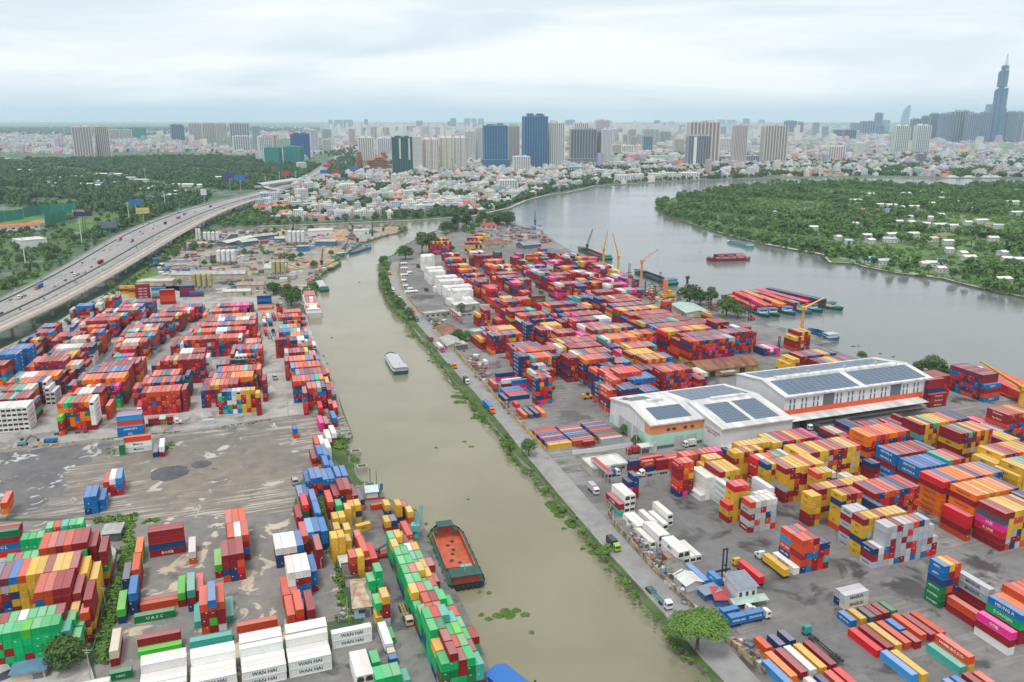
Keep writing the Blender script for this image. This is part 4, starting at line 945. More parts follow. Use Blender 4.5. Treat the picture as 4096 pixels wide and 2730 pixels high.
many([('c','R',2030,830,5,12,'ccsb',dict(grid=['cclb','bcBB','rrrR','cRbr','ctBr'],desc='the tall front block on the left quay')),('c','R',1780,910,5,12,'r'),('c','R',2005,725,5,12,'ccccBGc',dict(mix='D',desc='the block with a green roof on the left quay')),('c','R',2080,770,4,12,'y'),('c','R',2100,870,4,12,'r'),('c','R',2165,930,3,12,'k'),('c','R',2140,840,3,12,'c'),('c','R',2063,985,2,12,'R'),('c','R',2125,1055,2,12,'r'),('c','R',2190,1105,2,12,'R'),('c','R',1990,1105,2,12,'R'),
 ('c','R',1980,640,5,12,'lrbrrr'),('c','R',2045,660,4,12,'rr'),('c','R',1960,545,5,12,'Bcccccc'),('c','R',2080,640,3,12,'cc'),('c','R',1870,460,5,12,'ccooBB',dict(side='rr')),('c','R',1950,460,3,12,'B'),('c','R',1530,480,5,12,'r'),
 ('c','R',1600,640,3,12,'b'),('c','R',1795,355,4,12,'srrrry'),('c','R',1900,400,3,12,'rtc'),('c','R',1900,268,3,12,'rcgrw'),('c','R',1745,195,4,12,'bbww'),('c','R',1840,220,3,12,'wc'),('c','R',1790,135,4,12,'ooobB'),
 ('c','R',1690,85,4,12,'rBBttw'),('c','R',1790,95,3,12,'ro'),('c','R',1500,190,5,6,'rrb'),('c','R',1545,90,5,12,'rBB'),('c','R',1690,25,4,12,'ttloob'),
 ('b','R',2050,760,3,12,'rry'),('b','R',2025,610,3,12,'bcbyr'),('b','R',2000,555,4,12,'rrbcc'),('b','R',2030,490,4,12,'ccccc'),('b','R',2090,560,3,12,'rr'),('b','R',1780,380,4,6,'rG'),
 ],ax=17,mix='L')
many([('11','R',1795,650,6,6,'rybyryrbyr',dict(ax=8,mix='P')),('11','R',1770,625,6,12,'ryryrryrcr',dict(ax=8,mix='S')),('11','R',2075,658,5,12,'rrbrrrry',dict(ax=8,mix='S')),('11','R',2090,612,5,12,'rbrcryyy',dict(ax=8,mix='S')),('11','R',2120,585,4,12,'rrcryy',dict(ax=8,mix='S')),('11','F',1515,765,5,12,'wwwww'),('11','F',1545,882,5,12,'wwwwwww'),('11','F',1575,910,5,12,'wwwwww'),('11','F',1640,962,4,12,'wwwwwwww'),('11','F',1665,998,5,12,'wwwwwwwww'),('11','F',1710,1052,4,12,'wwwwwwwwww'),('11','F',1785,1080,5,12,'wwwwwww'),
 ('11','F',1740,1165,2,12,'www'),('11','F',1888,1155,3,12,'www'),('11','F',1795,1215,1,12,'wwwww'),('11','F',1510,775,6,12,'wwww'),
 ('11','F',1322,842,1,6,'www',dict(reef=True)),('11','F',1322,885,1,6,'www',dict(reef=True)),('11','F',1326,945,1,6,'www',dict(reef=True)),('11','F',1385,922,1,6,'ww',dict(reef=True)),('11','F',1330,995,1,6,'ww',dict(reef=True)),('11','F',1342,1045,1,6,'ww',dict(reef=True)),('11','F',1388,1070,1,6,'ww',dict(reef=True)),('11','F',1360,1100,1,6,'wwwww',dict(reef=True)),('11','F',1625,1060,2,6,'w'),
 ],mix='w')
many([('11','F',1730,752,5,12,'rcwrrc'),('11','F',1760,795,5,12,'tcccorr'),('11','F',1780,855,5,12,'rrryyyy'),('11','F',1852,895,4,12,'oooccbo'),('11','F',1910,942,4,12,'bbrycrr'),('11','F',1965,985,5,12,'rbbrrr'),('11','F',2000,1000,6,12,'rrbr'),('11','F',2072,1048,5,12,'RrRrr'),('11','F',2108,1062,6,12,'RRc'),('11','F',2070,1110,3,12,'RRRRcc'),('11','F',2135,1165,3,12,'RRr'),('11','F',2005,768,5,12,'rrbrbrr'),('11','F',1955,735,6,12,'wwwrww',dict(reef=True)),('11','F',2108,812,5,12,'ccgoocr'),('11','F',2155,862,5,12,'oogwrcyc'),('11','F',2188,930,5,12,'rrgrcRrr'),('11','F',2205,962,5,12,'rrtrrrbr'),('11','F',2175,735,4,12,'gBr'),('11','F',2100,850,4,12,'yyo'),('11','F',2255,890,4,12,'cwwrr'),('11','F',2280,975,5,12,'bbbrr'),
 ('11','F',2235,1150,4,12,'yyyy'),('11','F',2240,1180,6,12,'crbbrr'),('11','F',2300,1245,6,12,'rrrrr'),
 ('11','F',1998,1290,4,12,'yr',dict(side='yrrr')),('11','F',2055,1255,5,12,'rr'),('11','F',2145,1370,1,12,'yc'),('11','F',2170,1345,2,12,'cR'),('11','F',2105,1435,4,12,'rccyyyyy'),('11','F',2118,1482,5,12,'bbcbcbbcc'),('11','F',2015,1510,3,12,'ycrr',dict(side='yrr')),
 ('11','l',2055,1262,1,12,'e',dict(ori=1)),
 ('21','F',-20,785,5,12,'rrr'),('21','F',20,750,4,12,'RBr'),('21','F',45,815,5,12,'bby'),('21','F',130,770,3,12,'Rs',dict(ori=1)),('21','F',235,705,5,12,'RBB'),('21','F',220,745,4,12,'yybr'),('21','F',245,765,4,12,'bBb'),('21','F',240,790,4,12,'rbbr'),('21','F',330,745,4,12,'rb'),
 ('21','F',440,757,5,12,'rrsbBwr',dict(side='rsRs')),('21','F',455,770,5,12,'swbbr'),('21','F',578,785,5,12,'ycRR'),('21','F',605,825,5,12,'yprrrrr',dict(side='yyrr')),('21','F',660,790,4,12,'RRRpr'),('21','F',320,818,5,12,'ppwprr',dict(side='pswyp')),('21','F',130,862,5,12,'wsbbpbb',dict(side='sr')),('21','F',105,915,3,12,'ss'),
 ('21','F',745,865,5,12,'rwwprrw',dict(side='rpRwrr')),('21','F',720,845,5,12,'rrrrrr'),('21','F',510,915,5,12,'RRwwssr'),('21','F',445,870,5,12,'yocrbb'),('21','F',600,935,5,12,'rrrwwrr'),('21','F',650,945,4,12,'ww'),('21','F',880,900,4,12,'yyw',dict(side='yyy')),('21','F',905,945,3,12,'wwpp'),('21','F',975,970,4,12,'kp',dict(side='bpr')),
 ('21','F',170,898,6,12,'wsbbbrb',dict(side='wrrrtw')),('21','F',215,922,6,12,'sskbr',dict(side='skrcb')),('21','F',325,938,6,12,'rrrrrrrr'),('21','F',325,965,6,12,'pprrrr',dict(side='prr')),('21','F',385,1022,6,12,'werrrr',dict(side='eprpp',logo='.O.O')),('21','F',480,1018,5,12,'rrppbb'),('21','F',530,1070,4,12,'ccbb'),('21','F',555,1040,5,12,'bbbr'),('21','F',610,1005,5,12,'rrbb'),('21','F',580,985,4,12,'yyy'),
 ('21','F',700,1010,5,12,'ycrr'),('21','F',775,985,5,12,'crrpw'),('21','F',735,975,5,12,'RRrpp'),('21','F',830,1030,5,12,'wsrrrrpp',dict(side='wsr')),('21','F',872,1085,4,12,'bbrwttrbb',dict(side='br')),('21','F',925,1080,5,12,'Rwwttpp'),
 ('21','F',725,1095,5,12,'rrrrrrr'),('21','F',555,1145,5,12,'tbbbbbb',dict(side='tt')),('21','F',585,1125,5,12,'BBBBB'),('21','F',1100,990,4,6,'bb',dict(side='bcbB',logo='C')),('21','F',1085,1075,3,12,'bkk'),
 ('21','F',0,985,5,12,'rrtrrr',dict(side='pcob')),('21','F',-30,1010,5,12,'ppoc'),('21','F',60,1095,4,12,'Rrr'),('21','F',0,1160,5,12,'ccccc'),('21','F',-60,1180,5,12,'bcc'),('21','F',245,1095,1,6,'g'),('21','l',185,1262,4,12,'r',dict(ori=1,side='rgRr',logo='.UK')),
 ('21','F',-60,1265,6,12,'rrrrrbtt'),('21','F',30,1305,6,12,'rcrbrcrcb',dict(side='cwbr')),('21','F',140,1340,5,12,'bbbcbbb'),('21','F',85,1382,6,12,'Bb',dict(side='bbbbb',logo='CCCC')),('21','F',255,1395,5,12,'yyyyy'),('21','F',205,1432,5,12,'rrcwc'),('21','F',360,1460,5,12,'rcrrrr'),('21','F',400,1545,6,12,'ybcbccrbcr',dict(side='yrr')),
 ('21','F',275,1210,6,12,'orrbrrbrbb',dict(side='oew')),('21','F',365,1255,5,12,'bbccrrrbrrcr',dict(side='bB')),('21','F',530,1300,6,12,'prrrrrrrr',dict(side='pcr')),('21','F',415,1310,5,12,'bb'),('21','F',580,1215,5,12,'yyyy'),('21','F',340,1310,4,12,'rc'),('21','F',390,1360,5,12,'rr'),
 ('21','F',510,1350,6,12,'Rrbbrcbbwwww',dict(side='RRrr',logo='K')),('21','F',595,1402,6,12,'wprrpccbbb',dict(side='wppr')),('21','F',668,1430,6,12,'rrtcctcyybcbb'),('21','F',862,1488,6,12,'rccycrcycrcc'),('21','F',772,1515,6,12,'twcoocrcoo',dict(side='tR')),('21','F',570,1475,5,12,'ppr',dict(side='pp',logo='O')),
 ('21','F',1545,1532,6,12,'rccrbbcbbccbss'),('21','F',1500,1487,6,12,'rrpwwrrrrrcbcr'),('21','F',1325,1447,6,12,'RyyycrccycyyyRc',dict(side='Rrrb')),('21','F',1245,1408,6,12,'Brrrrrrrrrrrrrrr',dict(side='Bcpb',logo='Z.O')),('21','F',1130,1372,6,12,'ybbcbbbrbbttrrrb',dict(side='ybr')),('21','F',1140,1330,6,12,'rrrrcrrrrrrrr'),
 ('21','F',1055,1345,5,12,'rRr',dict(side='rgy')),('21','F',1020,1300,6,12,'rrcrrrrccrrcrr'),('21','F',985,1335,5,12,'bb'),('21','F',922,1258,6,12,'Ryycbycyccbyyy',dict(side='Rgr')),('21','F',870,1220,6,12,'bbcbcbbcbbcbb',dict(side='bc')),('21','F',855,1180,6,12,'rrrcrrrrcrr'),('21','F',745,1155,6,12,'bbrrrwrrrrrcc',dict(side='bb')),('21','F',802,1225,4,12,'rry',dict(side='ryy')),('21','F',720,1185,4,12,'bb'),
 ('21','F',1625,1375,3,12,'rrrrrr'),('21','F',1785,1365,4,12,'crrrr',dict(side='rb')),('21','F',1740,1290,2,12,'y'),('21','F',1900,1410,3,12,'bBttp'),('21','F',1990,1460,5,12,'rrrrrr',dict(side='rr',logo='FF')),('21','F',1365,1190,4,6,'ccc'),('21','F',1955,1415,3,12,'bwwb'),('21','F',2060,1405,3,12,'rr'),
 ('21','F',1290,1495,4,12,'swr',dict(side='eb')),('21','F',1212,1450,5,12,'ccr',dict(side='rpB',logo='.O')),
 ])
many([('22','F',5,95,6,12,'bbb',dict(side='bbbbb',logo='CCCC')),('22','F',40,55,6,12,'RrRccrrrr'),('22','F',0,20,5,12,'bbbcbbb'),('22','F',128,108,6,12,'tcccob',dict(side='tRrbr')),('22','F',325,90,5,12,'rbb'),('22','F',370,15,6,12,'wyyr',dict(side='wcBc')),('22','F',170,200,6,6,'bss'),('22','F',250,240,5,6,'srr'),('22','F',135,245,5,12,'ecb',dict(side='ecr')),('22','F',217,282,5,6,'cRb'),('22','F',185,315,6,6,'bRbc',dict(side='bbbcb',logo='CCC',desc='the small navy and red block in front of the tall peninsula rows')),('22','F',100,275,4,12,'rr',dict(side='rB')),('22','F',408,215,1,12,'r'),
 ('22','F',470,20,6,12,'rrrrrrrrr'),('22','F',440,108,6,12,'rrr'),('22','F',520,78,6,12,'etbbccrrrr',dict(side='etcert')),('22','F',595,125,6,12,'occcrcbb',dict(side='obbrrk',logo='HCC..C',desc='the row headed by an orange container in the middle of the peninsula')),('22','F',775,188,5,12,'bbr'),('22','F',815,158,5,12,'rrrrBB'),('22','F',840,10,5,12,'bbB',dict(side='bbrb',logo='CCC')),
 ('22','F',1000,18,6,12,'yccrcrrt'),('22','F',1010,78,6,12,'ryyyyyy',dict(side='ryy')),('22','F',965,100,5,12,'rr'),('22','F',1132,122,6,12,'rycycybB',dict(side='rorr',logo='.H')),('22','F',1100,210,5,12,'rb'),('22','F',1290,228,6,12,'rccrccrr',dict(side='rrrrrr',logo='F.F',desc='the maroon row left of the rusty roofed shed')),('22','F',1605,245,3,12,'cew'),('22','F',1480,312,4,12,'ccBBrr',dict(side='rcbb')),
 ('22','l',1622,165,6,12,'rrbrbrrbrbbrrbrrbrrr',dict(side='rkprrb',logo='..O',mix='D')),
 ('22','F',785,245,6,12,'RRccr',dict(side='Rbbb',logo='.CC')),('22','F',895,242,6,12,'ccRRcc'),('22','F',918,285,5,12,'Rcr'),('22','F',985,300,5,12,'bBBBBBB'),('22','F',742,310,3,6,'s'),('22','F',745,370,4,12,'bb',dict(side='bbb',logo='CCC')),
 ('22','F',845,300,6,12,'cc',dict(side='ccc',logo='CC')),('22','F',800,392,5,12,'rr',dict(side='ccrb',logo='CC.C',desc='the orange red stack by the white warehouse')),('22','F',930,385,5,12,'bbbb',dict(side='brbcb',logo='C',desc='the navy topped stack by the white warehouse')),('22','F',1122,405,4,12,'BrBb'),
 ('22','F',-5,350,2,12,'B',dict(ori=1)),('22','l',-20,545,1,12,'brRrBBB',dict(ori=1,desc='the low lane of long containers beside the yellow wall')),('12','l',2210,370,2,12,'b',dict(ori=1)),('12','l',2265,430,2,12,'w',dict(ori=1)),('12','F',2132,340,2,12,'c',dict(side='ck')),('12','F',2225,470,1,12,'b'),
 ('22','F',0,545,1,6,'R'),('22','F',38,610,1,12,'c'),('22','F',90,605,1,12,'k'),('22','F',145,597,1,12,'b'),('22','F',200,592,1,12,'o'),('12','F',2078,160,1,6,'w'),
 ('22','l',340,1000,1,12,'ycbbRbBcR',dict(ori=1,desc='the near lane by the blue capped wall')),('22','l',560,962,1,12,'crbbBbobr',dict(ori=1,desc='the middle lane by the blue capped wall')),('22','l',820,945,1,12,'sRgrbcrBbr',dict(ori=1,desc='the far lane by the blue capped wall')),('22','l',660,968,1,6,'r',dict(ori=1)),
 ('22','l',1080,1200,2,6,'b',dict(ori=1,side='br')),('22','l',1200,1205,2,6,'c',dict(ori=1,side='cb',logo='k',desc='the two high pair beside the gate office')),('22','l',1330,1190,2,6,'r',dict(ori=1,side='rr',desc='the maroon pair beside the gate office')),('22','F',1175,1080,2,12,'cR',dict(ori=1)),('22','F',1410,1060,2,12,'cR',dict(ori=1)),
 ])
many([('22','F',1515,1010,5,6,'cccrccpp'),('22','F',1470,1075,6,6,'Rcc',dict(side='RrrcR',logo='C',desc='the red stack left of the white stack')),('22','F',1735,1040,5,6,'yyy'),('22','F',1695,1100,4,6,'yy'),('22','F',1770,1105,5,12,'ryyy',dict(side='ryy',mix='S',desc='the yellow row behind the white stack')),('22','l',1725,1470,1,12,'www',dict(H='144',side='w',logo='m',mix='w',desc='the white stepped stack on the wet apron')),('22','F',1842,1240,4,12,'wt',dict(side='wwww',logo='dddd',mix='w',desc='the white stack lettered in teal')),
 ('22','F',1968,1282,6,6,'RRc',dict(side='Ryyy',mix='S',desc='the column beside the teal lettered stack')),('22','F',1910,1450,3,6,'Rc',dict(side='Ryr',mix='S',desc='the short column before the teal lettered stack')),('22','F',2150,1385,4,6,'twww',dict(mix='M')),
 ('22','F',2110,1425,5,6,'cwsew',dict(side='cMrsr'.replace('M','s'),logo='.M..M',mix='M',desc='the column left of the grey mixed block')),
 ('22','F',2235,850,6,6,'yyyb',dict(mix='S')),('22','F',2020,920,6,6,'yyyyyyy',dict(mix='S',desc='the all yellow row behind the yellow blocks')),('22','F',1975,985,6,6,'yyryry',dict(side='yryyy',mix='S',desc='the second all yellow row near the warehouse')),('22','F',2180,1040,6,6,'Rwoct',dict(side='RRRrssM'.replace('M','s'),logo='.C.MM')),('22','F',2265,1085,6,6,'byry',dict(side='byyyy',mix='S',desc='the navy topped yellow column near the warehouse')),
 ('22','F',1920,970,3,6,'bs'),
 ('32','F',-100,850,6,12,'yybRryRrrp',dict(mix='S')),('32','F',260,820,5,12,'pr'),('32','F',370,870,4,6,'BB'),('32','F',145,950,6,12,'yyrryyrcrryyR',dict(side='yryy',mix='S',desc='the long yellow striped row before the loading dock')),('32','F',0,1075,6,12,'rryyyRyy',dict(mix='S',desc='the red edged near yellow block')),('32','F',-20,1000,5,12,'cgw'),
 ('32','F',272,1100,6,6,'yyw',dict(side='yyyyy',mix='S')),('32','F',228,1165,5,6,'rr',dict(side='rryyy',mix='S',desc='the two maroon over yellow columns amid the yellow stacks')),('32','F',368,1165,6,6,'cyy',dict(side='cyyy',mix='S',desc='the orange red topped yellow stack')),('32','F',410,1110,5,12,'w'),('32','F',635,1205,2,12,'ww'),
 ('32','F',362,1310,5,6,'rryyrryyyyy',dict(side='ryyyr',mix='S',desc='the row left of the striped roofs')),('32','F',310,1372,5,6,'yy',dict(side='yyyr',mix='S',desc='the capped near yellow column')),('32','F',582,1360,6,6,'yrrc',dict(side='ybyy',mix='S',desc='the yellow topped column with a navy tier')),('32','F',735,1412,5,6,'cc',dict(side='cR',mix='D')),
 ('32','F',782,1290,6,12,'rbcccbbRr',dict(side='rbr',mix='D',desc='the striped roof row behind the grey mixed block')),('32','F',815,1400,5,12,'b'),
 ('33','l',950,525,3,6,'bwssrsscbsss',dict(H='336666666653',side='brs',logo='s.M',mix='M',desc='the big grey mixed block on the apron',grid=['..scRssccBss','..ssssRsssBr','..srsrssssss','BsBrssrRssrR','rscRsssRsssr','ssssBrsBsBRR'])),
 ('33','l',843,425,6,6,'ryyryyyy',dict(side='ryybyy',logo='.mm.mm',mix='S',desc='the yellow column set behind the grey mixed block')),('33','l',740,348,6,6,'wss',dict(side='srsrss',logo='M.M.MM',mix='M',desc='the silver and maroon column behind the yellow column')),
 ('33','l',290,570,5,6,'ccrbb',dict(H='55544',side='ccrcb',grid=['cccb.','cccBb','rBBrR','ccrRt','BBrRr'],logo='....C',desc='the orange red block with blue feet')),('33','F',118,130,5,6,'cbc',dict(side='clcb',logo='..CC',desc='the orange red column behind the orange red block')),('33','l',232,578,1,12,'w',dict(side='w',logo='M',desc='the ground beside the orange red block')),('32','l',0,1560,4,12,'w',dict(mix='w')),
 ('33','l',1565,890,6,6,'Byc',dict(side='BBbggg',logo='TT.ADD',desc='the tall free standing stack')),('33','F',1748,545,4,12,'s',dict(side='ssrr',logo='MM',desc='the stack right of the free standing one')),('33','F',1650,770,2,12,'c',dict(side='cr',desc='the two high orange red stack before the silver ones')),
 ('33','F',2022,765,4,12,'Boo',dict(side='BGrr',logo='AD',desc='the blue over green stack at the right edge')),('33','F',1922,915,3,12,'p',dict(side='prw',logo='O',desc='the pink topped stack at the right edge')),('33','F',2155,660,5,12,'cccRc',dict(side='crr',desc='the pale red stack at the right edge')),
 ('33','l',2125,365,6,12,'rryyyry',dict(side='rkpRrr',logo='..OK',mix='S',desc='the pink striped block at the right edge')),('33','l',1838,212,3,12,'R',dict(side='Rrs',logo='..M',desc='the three high stack with a silver foot')),
 ('32','F',1395,1190,6,12,'RRBoooobrooBb',dict(side='Rroooo',logo='..HHHH',mix='D',desc='the crimson roofed orange block')),('32','F',1680,1305,6,12,'ooyoyooob',dict(side='orooor',logo='H.HH',mix='D',desc='the orange striped block')),('32','F',1912,1440,6,12,'rrrrbrcbbr',dict(side='rkp',mix='S')),('32','F',1605,1490,4,12,'R',dict(side='RR')),
 ('32','F',750,795,6,12,'oocRcooccr',dict(side='oorobo',logo='HH.H.H',mix='D',desc='the tall orange sided row')),('32','F',690,1020,2,12,'b',dict(side='bo',logo='.H',desc='the low pair in front of the tall orange sided row')),('32','F',865,1080,3,6,'bb'),('32','F',930,935,5,12,'crb',dict(side='ccr')),
 ('32','F',998,955,5,12,'Brrrrrrr',dict(side='BBrBB',logo='AA.SS',mix='D',desc='the blue sided row with maroon roofs')),('32','F',1202,1068,5,12,'BBBBBB',dict(side='BBrrB',logo='SA..S',mix='D',desc='the blue roofed block')),('32','F',1455,1005,5,12,'tccr',dict(side='ttrr',desc='the turquoise ended row right of the blue blocks')),('32','F',1325,905,4,12,'B',dict(side='Br')),
 ('32','F',1235,695,6,12,'ryrtyyyccbbb',dict(side='rrtrr',mix='S',desc='the long row with a turquoise tier')),('32','F',1580,770,6,12,'rrtrycyR',dict(side='rryrr',mix='S',desc='the row with a turquoise roof stripe')),('32','F',1565,825,5,12,'R',dict(side='Ryrr')),('32','F',1970,835,4,12,'ryyy',dict(side='rb')),('32','F',1815,690,3,12,'pcr'),
 ('32','F',1930,958,6,12,'yrrrcyyyr',dict(side='yy',mix='S',desc='the far yellow block at the right edge')),('32','F',1875,1032,5,12,'yy',dict(side='yyy',mix='S')),('32','F',2130,1080,6,12,'yyttrr',dict(side='yy',mix='S',desc='the near yellow block at the right edge')),('32','F',2070,1140,5,12,'yy',dict(side='yyyy',mix='S')),
 ('32','l',1480,612,3,12,'rrr',dict(ori=1,H='366',side='rrr',logo='F')),('32','l',1975,560,4,12,'mmmmmmmmmm',dict(ori=1,H='4666666666',side='BrcB',logo='T',mix='D')),('32','F',2015,605,6,12,'rcrcycr',dict(side='rrcrr',logo='F',mix='D')),('32','F',1960,635,5,12,'rr'),
 ('32','F',805,735,2,12,'RRbbr'),('32','F',980,715,2,12,'RRbRrr'),('32','F',1130,660,3,12,'r'),('32','F',610,720,3,12,'bbk'),('32','F',465,785,2,12,'ree'),('32','F',620,845,3,6,'rr',dict(side='rbp',logo='..O')),('32','F',765,765,2,6,'BB'),('32','F',1905,755,3,12,'BsBb'),('32','F',2120,820,2,6,'sbb'),
 ('32','F',78,160,4,12,'yyr',dict(side='yyb')),('32','F',118,120,5,12,'yy'),('32','F',195,95,4,12,'rcbrBrryybb'),('32','F',372,155,4,12,'rbbcyybbcbb'),('31','F',185,1450,5,12,'ryry',dict(side='ryr')),('31','F',150,1495,4,12,'yry',dict(side='yr')),('22','F',2220,30,2,12,'bpwpp'),
 ('32','F',1350,280,5,12,'rrrrrr',dict(mix='D')),
 ('22','F',915,1310,3,12,'ww',dict(side='www',mix='w',reef=True,desc='the white pair by the road wall')),('22','F',862,1388,2,12,'r',dict(side='rt',logo='K',desc='the maroon over turquoise stack by the road wall')),('22','F',1062,1190,4,6,'b',dict(side='bb')),('22','F',1012,1245,3,6,'b',dict(side='bpp',desc='the navy and pink column near the gate')),('22','F',1100,1480,1,12,'w'),
 ('23','F',1020,10,1,12,'ww',dict(logo='m',reef=True,desc='the first white row by the road wall')),('23','F',1130,148,1,12,'w',dict(logo='m',reef=True,desc='the second white row by the road wall')),('23','F',1205,90,2,12,'ww',dict(mix='w',reef=True,desc='the third white row by the road wall')),('23','F',1250,-10,1,12,'w',dict(reef=True)),('23','F',1372,232,2,12,'ww',dict(side='ww',logo='m',mix='w',reef=True,desc='the nearest white row by the road wall')),('23','F',1480,270,1,12,'ww',dict(reef=True)),
 ('22','F',1292,1470,2,12,'w',dict(mix='w',reef=True)),('22','F',1160,1545,1,12,'www',dict(reef=True)),
 ('23','F',1378,375,1,6,'n',dict(desc='the scrap corner by the road wall')),('23','F',1490,475,1,6,'o'),('23','F',1592,478,1,12,'l',dict(desc='the open ground behind the small sheds')),('23','l',1872,742,2,6,'B',dict(side='BB',logo='TT',H='2')),('23','l',1915,990,1,6,'B',dict(ori=1,logo='.')),
 ])
SL='the single layer at the bottom right'
for c_,x_,y_,L_,lg_ in[('B',640,910,6,'S'),('y',730,892,6,''),('k',815,875,6,''),('r',875,857,6,''),('r',945,840,6,''),('g',1010,820,6,''),('R',735,1068,12,''),('r',830,1045,12,''),('y',910,1025,12,'.'),('c',990,1005,12,''),('B',1075,985,6,'.'),('r',1215,1095,6,'.'),('c',1130,938,12,''),('r',1220,935,12,''),('c',1300,918,12,''),('t',1460,1210,12,''),('l',1030,1275,12,''),('y',1125,1275,12,'.'),('o',-10,1285,12,'.'),('r',60,1255,12,''),('w',140,1235,12,''),('y',230,1213,12,'.'),('r',320,1188,12,''),('b',-10,1125,6,''),('t',20,1105,6,''),('b',85,1085,6,''),
 ('c',510,1462,12,''),('R',595,1437,12,''),('b',420,1495,6,''),('e',325,1520,6,''),('l',-60,1360,12,''),('r',1780,1480,12,''),('c',1880,1470,12,''),('B',1670,1505,6,''),('l',1590,1530,6,'')]:
 blk('33','F',x_,y_,1,L_,c_,logo=lg_ or '.',desc=SL)
blk('33','F',1540,1125,2,12,'c',side='cy',logo='h.',desc='the two high stack beside the turquoise container')
for c_,x_,y_,L_ in[('c',2225,1150,6),('o',2320,1290,12),('l',2255,1320,6)]:blk('23','F',x_,y_,1,L_,c_,logo='.',desc=SL)
blk('33','l',698,900,2,10,'ss',ori=1,side='se',logo='MM',desc='the lone silver pair on the apron',H='22')
